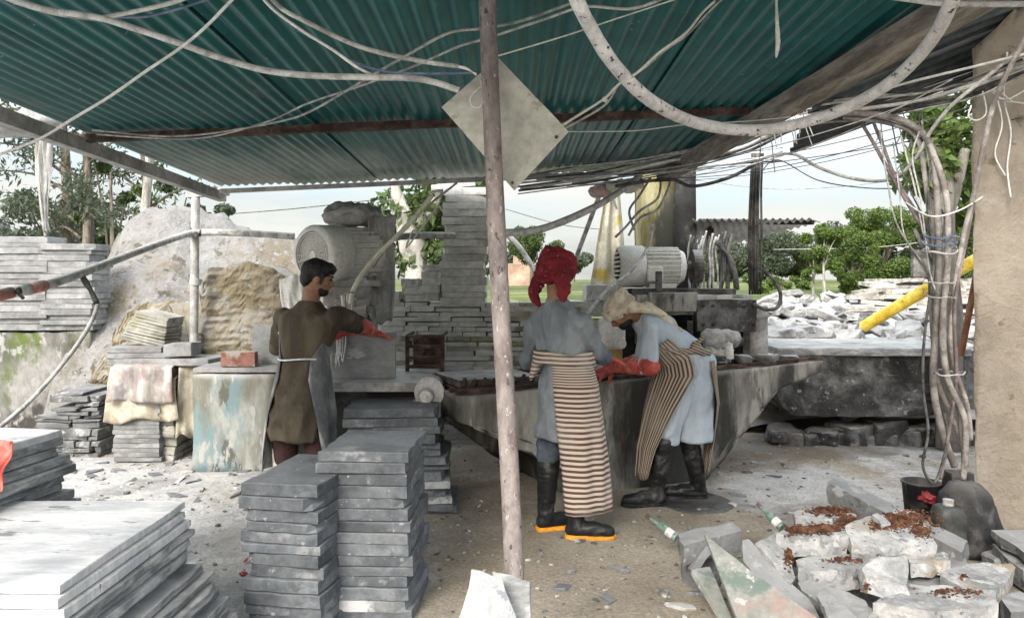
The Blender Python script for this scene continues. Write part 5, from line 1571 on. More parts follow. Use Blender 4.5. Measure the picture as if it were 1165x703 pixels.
def rock_px(name, pts, th, m, label, seed, amp=.006, soil=None, cat='stone', down=None, bot=.96, group=None):
    """broken stone whose upper face has these corners; given real thickness, rough broken flanks"""
    r = random.Random(seed)
    v = [P(*p) for p in pts]
    c = sum(v, Vector((0, 0, 0))) / len(v)
    nn = Vector((0, 0, 0))
    for i in range(len(v)): nn += (v[i] - c).cross(v[(i + 1) % len(v)] - c)
    nn.normalize()
    if nn.dot(Vector((0, -.5, 1))) < 0: nn = -nn
    v = [q - nn * (q - c).dot(nn) * .7 for q in v]
    dn = (-nn + Vector((0, 0, -.6))).normalized() if down is None else Vector(down).normalized()
    out = []
    for i in range(len(v)):
        out.append(v[i])
        e = v[(i + 1) % len(v)] - v[i]
        if e.length > .09:
            for t in (.33, .67): out.append(v[i] + e * t + Vector((r.gauss(0, .006), r.gauss(0, .006), r.gauss(0, .003))))
    b = MB()
    lo = [c + (q - c) * bot * r.uniform(.95, 1.03) + dn * th * r.uniform(.9, 1.1) for q in out]
    mid = [(p + q) / 2 + (q - c).normalized() * r.uniform(-.004, .012) for p, q in zip(out, lo)]
    b.loft([lo, mid, out], smooth=False)
    bmesh.ops.recalc_face_normals(b.bm, faces=b.bm.faces[:])
    bmesh.ops.triangulate(b.bm, faces=[f for f in b.bm.faces if len(f.verts) > 4])
    b.rough(amp, 13, maxlen=.045, seed=seed)
    b.rough(amp * .45, 38, cuts=0, seed=seed + 3) if False else None
    o = tag(b.build(name, m, None, False), label, cat, group)
    for s_ in (soil or []):
        cx, cy, rx, ry, n, big = s_
        for k in range(n):
            px, py = r.gauss(cx, rx * .5), r.gauss(cy, ry * .5)
            ray = P(px, py, 1.0) - Vector((0, 0, EYE))
            t = (c - Vector((0, 0, EYE))).dot(nn) / ray.dot(nn)
            p = Vector((0, 0, EYE)) + ray * t
            near = max(0, 1 - math.hypot((px - cx) / rx, (py - cy) / ry))
            s = r.choice((.0025, .003, .004, .004, .005, .006, .009)) * big
            SOIL.ell(p + nn * (.022 * near * r.random() * big), (s * 1.3, s * 1.1, s * .8), Matrix.Rotation(r.uniform(0, 3), 4, 'Z') @ Matrix.Rotation(r.uniform(-.6, .6), 4, 'X'), 1)
    return o
MR, MG, MS = M['rubble'], M['rubble_grey'], M['rubble_soiled']
rock_px('stone_beam', [(941, 548, 4.35), (949, 539, 4.48), (1101, 615, 3.90), (1094, 628, 3.76)], .125, MG, 'long sawn grey stone beam lying slantwise behind the pile', 500, .002, cat='stone beam', down=(0, 0, -1), bot=1)
rock_px('broken_stone', [(961, 597, 3.78), (979, 589, 3.85), (995, 583, 3.9), (1021, 580, 3.95), (1041, 583, 3.95), (1067, 620, 3.62), (1010, 624, 3.58), (969, 622, 3.6)], .07, MR, 'large pale slab topped with a mound of red soil', 501, soil=[(1030, 592, 30, 11, 900, 1.0), (1000, 598, 20, 8, 350, .9), (1048, 606, 14, 8, 200, .8)])
rock_px('broken_stone', [(883, 605, 3.72), (903, 597, 3.85), (930, 594, 3.9), (962, 597, 3.85), (966, 610, 3.68), (930, 611, 3.66), (900, 610, 3.68)], .10, MR, 'blocky white stone with red soil under the topmost broken one', 502, soil=[(938, 602, 26, 6, 700, 1.0), (908, 603, 12, 5, 250, 1.0)])
rock_px('broken_stone', [(901, 582, 4.05), (932, 575, 4.15), (955, 576, 4.15), (974, 584, 4.0), (968, 590, 3.95), (930, 590, 3.95), (905, 589, 3.97)], .07, MR, 'topmost broken stone at the back with red soil', 503, soil=[(944, 581, 24, 5, 450, 1.0), (965, 594, 12, 8, 300, 1.1)])
rock_px('broken_stone', [(905, 636, 3.60), (925, 632, 3.66), (960, 630, 3.7), (995, 633, 3.66), (985, 646, 3.5), (962, 650, 3.46), (935, 649, 3.47), (908, 645, 3.52)], .085, MR, 'flat white stone below the soil strewn ones', 504, soil=[(965, 637, 26, 4, 160, .8)])
rock_px('broken_stone', [(981, 648, 3.42), (990, 635, 3.48), (1031, 632, 3.5), (1037, 684, 3.28), (1010, 681, 3.27), (987, 674, 3.3)], .08, MR, 'upright white block in the middle front of the pile', 505, .006, down=(0, 1, -.35), soil=[(986, 668, 5, 5, 60, .8)])
rock_px('broken_stone', [(1032, 634, 3.62), (1055, 629, 3.7), (1074, 628, 3.72), (1081, 637, 3.6), (1060, 640, 3.56), (1036, 642, 3.55)], .065, MR, 'small white stone just right of the upright block', 506)
rock_px('broken_stone', [(1070, 655, 3.5), (1082, 646, 3.62), (1100, 642, 3.68), (1152, 641, 3.72), (1155, 645, 3.68), (1133, 672, 3.35), (1095, 668, 3.35)], .08, MR, 'flat pointed slab at the right of the pile', 507, soil=[(1096, 657, 6, 3, 30, .9)])
rock_px('broken_stone', [(992, 686, 3.22), (1010, 678, 3.3), (1037, 668, 3.38), (1068, 664, 3.42), (1122, 671, 3.35), (1134, 688, 3.2), (1105, 692, 3.12), (1050, 694, 3.12)], .14, MR, 'widest white slab at the very front of the pile', 508, .009, soil=[(1085, 673, 26, 5, 90, .9), (1108, 675, 12, 4, 40, .8)])
rock_px('broken_stone', [(908, 662, 3.5), (925, 658, 3.5), (985, 682, 3.3), (1000, 703, 3.2), (960, 705, 3.2), (912, 672, 3.45)], .05, MG, 'grey slab under the flat white stone', 509)
rock_px('broken_stone', [(929, 678, 3.28), (938, 668, 3.33), (965, 692, 3.18), (985, 720, 3.05), (950, 712, 3.08)], .04, MG, 'narrow slate wedge at the front of the pile', 510, .003)
rock_px('broken_stone', [(859, 619, 3.66), (883, 604, 3.8), (894, 624, 3.7), (905, 657, 3.5), (899, 664, 3.45), (880, 640, 3.55)], .08, MR, 'white wedge at the left flank with rust red soil in its gap', 511, soil=[(897, 632, 5, 12, 260, .9)])
rock_px('broken_stone', [(992, 586, 3.84), (998, 583, 3.86), (1013, 594, 3.76), (1003, 596, 3.74)], .022, MR, 'small pale stone sitting in the mound of red soil', 512, .003)
rock_px('broken_stone', [(1135, 676, 3.5), (1160, 672, 3.6), (1195, 690, 3.4), (1150, 697, 3.28)], .12, MG, 'dark stone at the right front corner', 513)
rock_px('stone_beam', [(771, 607, 3.86), (834, 592, 4.0), (843, 604, 3.88), (778, 620, 3.72)], .105, MG, 'short pale sawn stone resting on the left end of the pile', 514, .002, cat='stone beam', down=(0, 0, -1), bot=1)
rock_px('stone_strip', [(785, 648, 3.66), (804, 620, 3.76), (811, 628, 3.72), (793, 652, 3.62)], .05, MG, 'thin stone strip wedged under the short sawn stone', 515, .002, cat='stone strip', down=(0, 1, -.2))
M['painted_slab'] = mat('painted_slab', [(0.2, (.19, .205, .185)), (0.5, (.235, .245, .225)), (0.8, (.29, .295, .28))], 5, .7, .3, vary=.1, spots=[((.29, .175, .155), 2.2, .50, .22), ((.12, .155, .135), 5, .60, .16), ((.36, .36, .35), 11, .66, .06)])
plate_px('painted_slab', [(801, 607, 3.6), (853, 648, 3.42), (935, 705, 3.2), (960, 735, 3.1), (850, 735, 3.1), (829, 677, 3.3), (812, 636, 3.48)], .018, M['painted_slab'], 'thin slab with faded green and pink paint leaning on the pile', 'slab', 7, .002)
plate_px('slate_sheet', [(845, 612, 3.64), (853, 611, 3.66), (868, 633, 3.58), (888, 658, 3.50), (922, 682, 3.40), (940, 716, 3.25), (900, 704, 3.3), (845, 637, 3.54)], .018, MG, 'thin dark grey sheet of stone leaning behind the painted slab', 'slab', 8, .003)
plate_px('slate_sheet', [(786, 650, 3.60), (809, 641, 3.64), (832, 703, 3.38), (848, 740, 3.24), (825, 705, 3.34)], .025, M['painted_slab'], 'narrow pale slab with green paint at the left end of the pile', 'slab', 9, .002)
rock_px('stone_slab', [(1127, 603, 4.1), (1230, 598, 4.25), (1240, 650, 3.65), (1168, 630, 3.78)], .055, MG, 'upper grey slab lying at the right frame edge', 516, .002, cat='slab', down=(0, 0, -1))
rock_px('stone_slab', [(1129, 619, 4.08), (1230, 612, 4.22), (1240, 668, 3.66), (1164, 648, 3.78)], .10, MG, 'lower thick grey slab lying at the right frame edge', 517, .004, cat='slab', down=(0, 0, -1))
for k, (px, d_, wd, dp, h) in enumerate([(925, 4.0, .55, .4, .24), (1010, 3.95, .55, .45, .26), (1075, 3.8, .4, .4, .18), (890, 3.72, .26, .3, .14), (960, 3.72, .5, .3, .20), (1050, 3.62, .5, .3, .16), (1110, 3.62, .35, .3, .10), (800, 3.95, .24, .22, .18), (960, 3.42, .3, .2, .07), (1160, 4.05, .4, .4, .10)]):
    me = chunk_mesh('core_stone', wd, dp, h, MG, 540 + k, .014, 6, 2)
    put(me, 'broken_stone', G(px, d_, -.01), k * .7, 'grey stone buried low in the core of the pile', 'stone', 'stones in the core of the pile')
tag(SOIL.build('red_soil', M['red_soil'], None, False), 'rust red soil crumbs strewn over the broken stones', 'soil', None, 'stuff')

# bottles of green glass
def bottle(px0, py0, px1, py1, d, label):
    t = thing('glass_bottle', P(px0, py0, d), label, 'bottle')
    a, c = P(px0, py0, d), P(px1, py1, d - .12)
    b = MB(); b.tube([a, a.lerp(c, .3), a.lerp(c, .42), a.lerp(c, .55), c], [.009, .010, .020, .024, .024], n=14, res=5); b.build('body', M['glass_green'], t)
    b = MB(); b.cyl(a.lerp(c, -.1), a.lerp(c, .06), .0115, n=12); b.build('neck', M['rust'], t)
    b = MB(); b.cyl(a.lerp(c, .66), a.lerp(c, .88), .0248, n=16); b.build('label_band', M['cable_pale'], t)
bottle(738, 588, 770, 612, 4.35, 'green glass bottle with rusty neck left of the pile')
bottle(864, 575, 890, 600, 4.2, 'green glass bottle sticking out behind the pile')

# ------------------------------------------------------------------ bag, jug and bucket by the pillar
def bag():
    b = MB()
    cx, cy = P(1108, 0, 4.3).x, 4.36
    rings = []
    for z, rx, ry, dx in ((0, .13, .11, 0), (.05, .17, .13, 0), (.16, .175, .135, .005), (.27, .16, .12, 0), (.34, .135, .10, -.01), (.39, .09, .07, -.01), (.41, .03, .03, -.01)):
        rings.append([Vector((cx + dx + rx * math.cos(a) , cy + ry * math.sin(a), z)) for a in [2 * math.pi * k / 28 for k in range(28)]])
    b.loft(rings)
    b.rough(.022, 8, 1, 4)
    tag(b.build('black_bag', M['black_bag'], smooth=True), 'bulging black plastic bag against the mud pillar', 'bag')
bag()
j = thing('jug', (P(1071, 0, 4.25).x, 4.2, 0), 'grey plastic jug standing before the black bag', 'jug')
cx = P(1073, 0, 4.25).x
b = MB(); b.loft([[Vector((cx + rx * (abs(math.cos(a)) ** .6) * (1 if math.cos(a) > 0 else -1), 4.2 + ry * (abs(math.sin(a)) ** .6) * (1 if math.sin(a) > 0 else -1), z)) for a in [2 * math.pi * k / 24 for k in range(24)]] for z, rx, ry in ((.0, .075, .06), (.02, .085, .07), (.27, .082, .07), (.31, .07, .06), (.32, .05, .045))]); b.build('body', M['clear_jug'], j)
b = MB(); b.cyl((cx, 4.2, .31), (cx, 4.2, .35), .028, n=16); b.build('cap', M['cable_grey'], j)
bk = thing('bucket', (P(1046, 0, 4.55).x, 4.6, 0), 'black plastic bucket with red rag left of the grey jug', 'bucket')
cx = P(1048, 0, 4.6).x
n = 28
b = MB(); b.loft([[Vector((cx + q * math.cos(2 * math.pi * k / n), 4.6 + q * math.sin(2 * math.pi * k / n), z)) for k in range(n)] for q, z in ((.085, .10), (.105, .33), (.112, .335), (.112, .345), (.10, .345), (.08, .12))]); b.box((cx, 4.6, .05), (.2, .2, .1), None, .01); b.build('body', M['black_bag'], bk)
b = MB(); b.tube([Vector((cx + .11 * math.cos(a), 4.6 - .03, .335 - .10 * math.sin(a))) for a in [math.pi * k / 8 for k in range(9)]], .004, n=6); b.build('handle', M['steel'], bk)
crumple('red_rag', P(1054, 566, 4.50), (.045, .06, .035), M['red_plastic'], 'red crumpled rag stuffed in the black bucket', 'rag', 6, .03)
b = MB(); b.box(P(1090, 545, 4.5) - Vector((0, 0, .02)), (.14, .12, .14), None, .02); b.rough(.01, 9, 2); tag(b.build('cable_box', M['black_bag']), 'dark junction box where the thick cables end above the bag', 'box')

# ------------------------------------------------------------------ litter
rr = random.Random(77)
b = MB()
for k in range(1500):
    y = 3.2 + rr.random() ** 1.1 * 4.3
    px = rr.uniform(-20, 1180); x = (px - HX) / FPX * y
    s = rr.uniform(.004, .014) * (1 if rr.random() < .93 else 2.0)
    n0 = len(b.bm.verts)
    m4 = Matrix.Translation((x, y, ground_z(x, y) + s * .25)) @ Matrix.Rotation(rr.uniform(0, 6), 4, 'Z') @ Matrix.Rotation(rr.uniform(-.4, .4), 4, 'X') @ Matrix.Diagonal((s * rr.uniform(1, 2.2), s, s * rr.uniform(.35, .8), 1))
    bmesh.ops.create_icosphere(b.bm, subdivisions=1, radius=1, matrix=m4)
for v in b.bm.verts: v.co += noise.noise_vector(v.co * 90) * .004
o = b.build('gravel', mat('gravel', [(.3, (.08, .08, .075)), (.45, (.16, .155, .14)), (.55, (.26, .255, .24)), (.7, (.40, .40, .39))], 9, .9, .3, world=True, detail=2), None, False)
tag(o, 'loose stone chips scattered over the yard floor', 'gravel', None, 'stuff')
sh = [chunk_mesh('shard', rr.uniform(.06, .20), rr.uniform(.03, .08), rr.uniform(.010, .025), random.choice([M['rubble_grey'], M['tile'], M['slate']]), 700 + k, .004, None, 0) for k in range(9)]
for k in range(90):
    y = rr.uniform(5.2, 6.9) if k < 45 else rr.uniform(3.3, 6.2)
    px = rr.uniform(75, 330) if k < 60 else rr.uniform(640, 1050)
    x = (px - HX) / FPX * y
    put(rr.choice(sh), 'stone_shard', (x, y, ground_z(x, y) - .002), rr.uniform(0, 6), 'small dark stone shard lying on the dusty floor', 'shard', 'shards on the floor', .12)
for k, (px, py) in enumerate([(282, 640), (277, 655)]):
    d = EYE * FPX / (py - HY)
    crumple('red_scrap', G(px, d, .012), (.022, .018, .012), M['red_plastic'], ['bright red scrap on the dust left of the slate', 'second red scrap nearer the lens left of the slate'][k], 'scrap', k, .01)
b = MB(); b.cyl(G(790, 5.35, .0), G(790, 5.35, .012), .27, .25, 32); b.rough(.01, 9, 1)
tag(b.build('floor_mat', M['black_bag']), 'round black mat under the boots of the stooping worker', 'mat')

# ------------------------------------------------------------------ pipes, hoses and cables
def cable(name, pts, r, m, label, cat='cable', group=None, n=8, res=8, wob=.06):
    q = [P(*p) for p in pts]
    def beyond(a_, c_):
        # the run goes straight on past the picture, or up to the underside of the roof
        v = (c_ - a_).normalized()
        t = 0.0
        while t < 1.4:
            z = c_ + v * (t + .05)
            if z.y > 1.2 and -2.7 < z.x < 1.9 and z.z > zr(z.x, z.y) - .02: break
            t += .05
        return c_ + v * max(t, .02)
    off = lambda p: p[0] < 0 or p[0] > 1165 or p[1] < 0
    if off(pts[-1]): q.append(beyond(q[-2], q[-1]))
    if off(pts[0]): q.insert(0, beyond(q[1], q[0]))
    b = MB(); b.tube(q, r, n=n, res=res, wob=wob, seed=len(label))
    return tag(b.build(name, m), label, cat, group)
# left pipe with banded end and hanging hose
lp = thing('water_pipe', P(220, 266, 6.9), 'long grey water pipe with red and white banded end tied to the round post', 'pipe')
def part_tube(name, pts, r, m, parent, n=12):
    b = MB(); b.tube([P(*p) for p in pts], r, n=n, res=8); return b.build(name, m, parent)
part_tube('pipe', [(48, 326, 3.55), (95, 310, 4.2), (160, 285, 5.5), (205, 269, 6.7), (222, 265, 7.0), (270, 265, 7.05), (335, 269, 7.1)], [.023, .024, .026, .03, .032, .032], M['cable_grey'], lp)
part_tube('red_band', [(-30, 343, 2.95), (12, 333, 3.2)], .0245, M['red_paint'], lp)
part_tube('white_band', [(12, 333, 3.2), (32, 329, 3.35)], .025, M['cable_pale'], lp)
part_tube('red_band', [(32, 329, 3.35), (50, 325, 3.55)], .0262, M['red_paint'], lp)
part_tube('tap', [(92, 312, 4.15), (98, 322, 4.14), (103, 330, 4.12), (110, 345, 4.1)], [.014, .018, .012, .016], M['steel'], lp)
b = MB(); b.bar(P(18, 330, 3.2), P(27, 340, 3.2), .012, .012); b.bar(P(21, 327, 3.2), P(23, 334, 3.2), .02, .012); b.build('valve_handle', M['steel'], lp)
b = MB()
for k in range(5): b.tube([P(215, 258 + k * 3, 7.0), P(222, 272 - k * 2, 6.96), P(228, 261 + k * 2, 7.0), P(221, 266, 7.06), P(215, 258 + k * 3, 7.0)], .006, n=5)
b.build('tie_wire', M['steel'], lp)
cable('hose', [(111, 347, 4.1), (104, 366, 4.05), (86, 395, 3.95), (58, 430, 3.85), (28, 462, 3.75), (-5, 490, 3.6)], .011, M['cable_grey'], 'thin grey hose dropping from the banded pipe to the marble stack', 'hose')
cable('rear_pipe', [(448, 270, 6.9), (480, 268, 6.95), (517, 268, 7.1)], .032, M['cable_grey'], 'short grey pipe reaching from the saw to the tall tile stack', 'pipe')
cable('feed_hose', [(492, 222, 6.0), (465, 255, 5.95), (430, 290, 5.9), (412, 312, 5.85), (402, 330, 5.8), (399, 346, 5.78)], .019, mat('hazy_hose', [(.3, (.40, .40, .33)), (.7, (.55, .55, .46))], 12, .5), 'cloudy water hose curving down to the first saw blade', 'hose')
cable('feed_hose', [(520, 208, 6.1), (480, 240, 6.05), (445, 275, 6.0), (424, 305, 5.95)], .010, M['cable_grey'], 'thin grey hose running beside the cloudy water hose', 'hose')
cable('feed_hose', [(500, 232, 6.2), (478, 262, 6.15), (462, 282, 6.12), (470, 262, 6.15)], .007, M['cable_pale'], 'thin white cord looped on the cloudy water hose', 'cord')
cable('white_hose', [(574, 265, 5.2), (610, 262, 5.3), (650, 248, 5.5), (690, 228, 5.8), (716, 210, 6.2), (728, 200, 6.6)], .026, M['hose_white'], 'white plastic hose curving from the front pole to the column', 'hose')
cable('twisted_cable', [(655, 372, 5.9), (672, 352, 6.0), (694, 326, 6.2), (716, 310, 6.4), (738, 280, 6.6), (742, 255, 6.6)], .014, M['cable_grey'], 'thick bent cable from the second motor down behind the red scarf', 'cable')
for k, pts in enumerate([[(700, 270, 6.6), (712, 258, 6.6), (728, 240, 6.6), (748, 226, 6.7), (752, 205, 6.8)], [(715, 268, 6.6), (728, 248, 6.55), (748, 238, 6.5), (760, 215, 6.6), (765, 195, 6.6)], [(722, 262, 6.6), (716, 240, 6.6), (728, 222, 6.6), (740, 202, 6.6)]]):
    cable('motor_cable', pts, .011, M['cable_grey'], 'dusty cable looping up from the second motor to the roof', 'cable', 'cables above the second motor')

# overhead
cable('white_hose', [(620, -90, 2.2), (652, -10, 2.0), (672, 32, 2.05), (702, 78, 2.15), (745, 118, 2.3), (800, 142, 2.5), (870, 148, 2.6), (945, 130, 2.55), (1010, 96, 2.4), (1058, 48, 2.2), (1086, -8, 2.0), (1098, -70, 1.95)], .0195, M['hose_flaked'], 'thick white hose sagging in a great arc at upper right', 'hose', n=14)
cable('cable_bundle', [(-20, -14, 2.6), (30, 6, 2.6), (70, 16, 2.6), (120, 22, 2.6)], .011, M['cable_grey'], 'dark grey cable bundled in the upper left corner', 'cable')
cable('white_hose', [(-20, -20, 2.55), (40, 8, 2.55), (110, 20, 2.55), (160, 35, 2.55), (205, 50, 2.55), (250, 66, 2.58), (300, 80, 2.6), (350, 86, 2.6), (410, 88, 2.6), (465, 89, 2.62), (495, 94, 2.62), (522, 103, 2.64)], .0115, M['hose_white'], 'long white hose crossing from the upper left corner to the plate', 'hose')
cable('cable', [(118, 20, 2.62), (160, 12, 2.62), (200, 2, 2.6), (225, -8, 2.6)], .008, M['cable_pale'], 'pale cable branching up from the long white hose', 'cable')
cable('blue_cable', [(60, 14, 2.64), (150, 20, 2.64), (190, 14, 2.64), (245, -3, 2.62)], .005, M['cable_blue'], 'blue cable beside the branch of the long white hose', 'cable')
cable('wire', [(268, -4, 2.3), (235, 30, 2.4), (205, 55, 2.5), (165, 82, 2.6), (125, 110, 2.7), (85, 134, 2.8), (45, 158, 2.9), (-10, 180, 3.0)], .0052, M['cable_pale'], 'single pale wire slanting down to the left frame edge', 'wire')
cable('conduit', [(296, -20, 2.55), (318, 8, 2.55), (350, 26, 2.56), (400, 50, 2.58), (440, 62, 2.6), (480, 70, 2.62), (522, 76, 2.62)], .0085, M['cable_grey'], 'grey conduit ending in bare wires before the front pole', 'conduit')
for k in range(3):
    cable('wire_end', [(520, 75 + k, 2.62), (530, 77 + k, 2.6), (537, 82, 2.6), (542, 86 - k, 2.6)], .0022, M['cable_pale'], 'bare wire end at the grey conduit mouth', 'wire', 'bare wire ends')
cable('cable', [(290, -12, 2.6), (312, 12, 2.6), (345, 36, 2.6), (380, 58, 2.6), (405, 76, 2.6), (424, 86, 2.62)], .0055, M['cable_pale'], 'pale cable dropping from the top to join the long white hose', 'cable')
cable('blue_cable', [(294, -12, 2.62), (330, 28, 2.62), (372, 52, 2.62), (400, 70, 2.62), (440, 82, 2.62), (480, 84, 2.62), (542, 83, 2.62)], .0055, M['cable_blue'], 'blue cable running along the long white hose to the pole', 'cable')
cable('thin_cable', [(105, 148, 4.6), (180, 155, 4.6), (240, 152, 4.5), (320, 138, 4.2), (355, 126, 3.9), (400, 100, 3.5), (430, 82, 3.3), (465, 62, 3.1), (510, 38, 3.0), (545, 33, 3.0), (590, 25, 3.0), (650, 4, 2.9), (690, -10, 2.8)], .006, M['cable_grey'], 'upper of two grey cables swinging from left eave past the pole', 'cable')
cable('thin_cable', [(110, 153, 4.6), (220, 158, 4.6), (300, 140, 4.4), (350, 118, 4.0), (410, 98, 3.6), (470, 76, 3.3), (520, 54, 3.1), (560, 42, 3.0), (620, 22, 2.9), (665, 8, 2.8), (720, 10, 2.7), (770, -8, 2.7)], .0055, M['cable_grey'], 'lower of two grey cables swinging from left eave past the pole', 'cable')
cable('wire', [(566, 64, 2.8), (640, 42, 2.9), (700, 22, 2.95), (785, -6, 3.0)], .0032, M['cable_pale'], 'straight thin white wire rising right from the plate', 'wire')
cable('cable', [(628, 150, 3.0), (660, 130, 3.0), (688, 112, 3.0), (704, 96, 3.0), (726, 82, 3.0), (750, 60, 3.0), (780, 38, 3.0), (800, 14, 3.0), (826, -10, 3.0)], .0055, M['cable_pale'], 'double pale cable climbing right behind the great white arc', 'cable')
cable('cable', [(630, 153, 3.02), (662, 136, 3.02), (690, 118, 3.02), (706, 94, 3.02), (730, 80, 3.02), (756, 58, 3.02), (784, 38, 3.02), (806, 14, 3.02), (832, -10, 3.02)], .0045, M['cable_grey'], 'greyer strand twisted along the double pale cable', 'cable')
b = MB(); b.box(P(688, 114, 2.99), (.022, .014, .014), Matrix.Rotation(.6, 4, 'Y'), .002); tag(b.build('connector', M['white_plastic']), 'tiny white connector on the double pale cable', 'connector')
cable('wire', [(640, 150, 4.6), (720, 149, 4.6), (780, 142, 4.6), (850, 138, 4.5), (900, 133, 4.4)], .004, M['cable_pale'], 'thin pale wire just below the rusty purlin', 'wire')
cable('white_pipe', [(1010, -4, 2.5), (1060, 3, 2.5), (1110, 5, 2.5), (1200, 5, 2.5)], .010, M['hose_white'], 'straight white pipe at the upper right corner', 'pipe')
b = MB(); b.tube([P(883, -10, 2.9), P(884, 20, 2.9), P(885, 48, 2.9), P(883, 66, 2.9)], [.005, .006, .010, .003], n=7, wob=.3); tag(b.build('rope_end', M['cable_pale']), 'frayed pale rope end dangling under the teal roof', 'rope')
# bundle along the right of the roof
rr = random.Random(12)
base_pts = [(590, 206, 6.9), (680, 194, 6.6), (760, 178, 6.2), (840, 160, 5.7), (910, 128, 5.2), (990, 116, 4.9), (1050, 108, 4.7), (1105, 94, 4.5), (1180, 66, 4.2)]
for k in range(9):
    dy = [-7, -4, -1, 2, 5, 8, 11, 15, 19][k]
    pts = [(px + rr.uniform(-4, 4), py + dy * (1 - .25 * abs(i - 4) / 4) + rr.uniform(-2.5, 2.5), d + rr.uniform(-.06, .06)) for i, (px, py, d) in enumerate(base_pts)]
    cable('bundle_cable', pts, rr.uniform(.006, .014), rr.choice([M['cable_grey'], M['cable_grey'], M['cable_pale'], M['cable_black']]), 'dusty cable in the thick bundle strung along the right eave', 'cable', 'cables of the right eave bundle')
for k in range(6):
    y0 = rr.uniform(150, 200)
    pts = [(rr.uniform(600, 680), 208 + rr.uniform(-4, 6), 6.7), (730, 200 + rr.uniform(-8, 8), 6.5), (790, 190 + rr.uniform(-12, 10), 6.3), (850, 182 + rr.uniform(-10, 6), 6.0), (890, 176 + rr.uniform(-8, 8), 5.7)]
    cable('eave_wire', pts, rr.uniform(.004, .008), rr.choice([M['cable_grey'], M['cable_pale'], M['cable_black']]), 'loose wire sagging below the right eave near the column', 'wire', 'loose wires below the right eave')
cable('wire', [(1165, 62, 4.2), (1100, 78, 4.4), (1020, 98, 4.7), (940, 124, 5.1), (880, 134, 5.4)], .008, M['cable_pale'], 'pale straight cable above the bundle before the mud pillar', 'cable')
# dark power lines across the right sky
cable('dark_cable', [(868, 180, 5.8), (885, 176, 5.6), (905, 176, 5.4), (930, 190, 5.2), (965, 202, 5.0), (1000, 206, 4.8), (1022, 200, 4.7), (1042, 180, 4.6), (1060, 148, 4.5), (1085, 118, 4.4), (1120, 90, 4.35), (1180, 40, 4.2)], .011, M['cable_grey'], 'thick grey cable dipping across the right sky to the pillar', 'cable')
cable('dark_cable', [(700, 212, 6.0), (760, 204, 6.0), (788, 212, 5.9), (830, 202, 5.9), (862, 185, 5.9)], .014, M['cable_black'], 'dark drooping cable between column and wire wrapped post', 'cable')
cable('dark_cable', [(866, 196, 6.2), (885, 182, 5.6), (930, 205, 5.4), (985, 214, 5.1), (1040, 214, 4.9)], .004, M['cable_black'], 'thin dark wire below the thick grey cable', 'wire')
cable('dark_cable', [(790, 205, 6.5), (880, 215, 6.4), (960, 212, 6.2), (1025, 204, 6.0)], .0035, M['cable_grey'], 'faint lowest wire across the right sky', 'wire')
for k, pts in enumerate([[(980, 140, 4.9), (995, 165, 4.8), (1012, 196, 4.7), (1032, 230, 4.6), (1052, 265, 4.5), (1062, 290, 4.45)], [(994, 140, 4.9), (1006, 170, 4.85), (1018, 200, 4.75), (1040, 238, 4.6), (1058, 262, 4.5)]]):
    cable('brown_cable', pts, .011, mat('brown_cable', [(.3, (.12, .095, .095)), (.7, (.24, .20, .20))], 12), ['left of two brown cables slanting to the roped conduits', 'right of two brown cables slanting to the roped conduits'][k])
# conduits down to the bag
con = [
    ([(955, 128, 4.9), (1005, 132, 4.7), (1040, 144, 4.6), (1060, 170, 4.5), (1066, 220, 4.45), (1068, 300, 4.42), (1064, 380, 4.42), (1062, 440, 4.42), (1072, 490, 4.42), (1086, 530, 4.45)], .020, 'widest grey conduit bending down from the eave to the bag'),
    ([(960, 134, 4.9), (1010, 140, 4.72), (1042, 156, 4.62), (1052, 200, 4.55), (1062, 280, 4.48), (1074, 350, 4.45), (1076, 420, 4.45), (1092, 470, 4.45), (1098, 540, 4.47)], .015, 'second grey conduit bending from the eave to the bag'),
    ([(1058, 165, 4.5), (1076, 220, 4.4), (1078, 300, 4.38), (1072, 370, 4.38), (1078, 430, 4.38), (1098, 480, 4.4), (1096, 545, 4.45)], .017, 'pale conduit crossing in front of the roped bundle'),
    ([(1168, 40, 4.1), (1145, 85, 4.2), (1130, 120, 4.3), (1118, 170, 4.35), (1108, 220, 4.4), (1096, 270, 4.42), (1086, 330, 4.42), (1082, 400, 4.42), (1100, 460, 4.45), (1104, 500, 4.5)], .014, 'grey conduit slanting along the mud pillar into the roped bundle'),
    ([(1040, 260, 4.6), (1056, 300, 4.5), (1060, 360, 4.48), (1066, 430, 4.48), (1086, 480, 4.48), (1100, 530, 4.5)], .013, 'thin grey conduit inside the roped bundle'),
]
for pts, r_, lb in con:
    cable('conduit', pts, r_, mat('taupe_conduit', [(.3, (.14, .125, .115)), (.5, (.22, .205, .19)), (.7, (.31, .295, .275))], 10, .75, .2, vary=.15), lb, 'conduit', n=10)
cable('dark_cable', [(1060, 180, 4.5), (1056, 230, 4.45), (1062, 300, 4.4), (1052, 380, 4.38), (1050, 440, 4.36), (1056, 490, 4.35), (1050, 530, 4.35), (1064, 548, 4.38), (1078, 500, 4.4), (1074, 470, 4.4)], .008, M['cable_black'], 'black cable looping low beside the roped conduits', 'cable')
cable('dark_cable', [(1108, 230, 4.45), (1098, 280, 4.42), (1086, 350, 4.40), (1088, 430, 4.40), (1078, 500, 4.40), (1070, 545, 4.42)], .010, mat('brown_cable', []), 'brown cable threading down the roped conduits', 'cable')
cable('dark_cable', [(1046, 150, 4.5), (1038, 180, 4.5), (1048, 230, 4.45), (1056, 300, 4.4), (1064, 330, 4.38)], .005, M['cable_grey'], 'thin grey wire hugging the left of the conduits', 'wire')
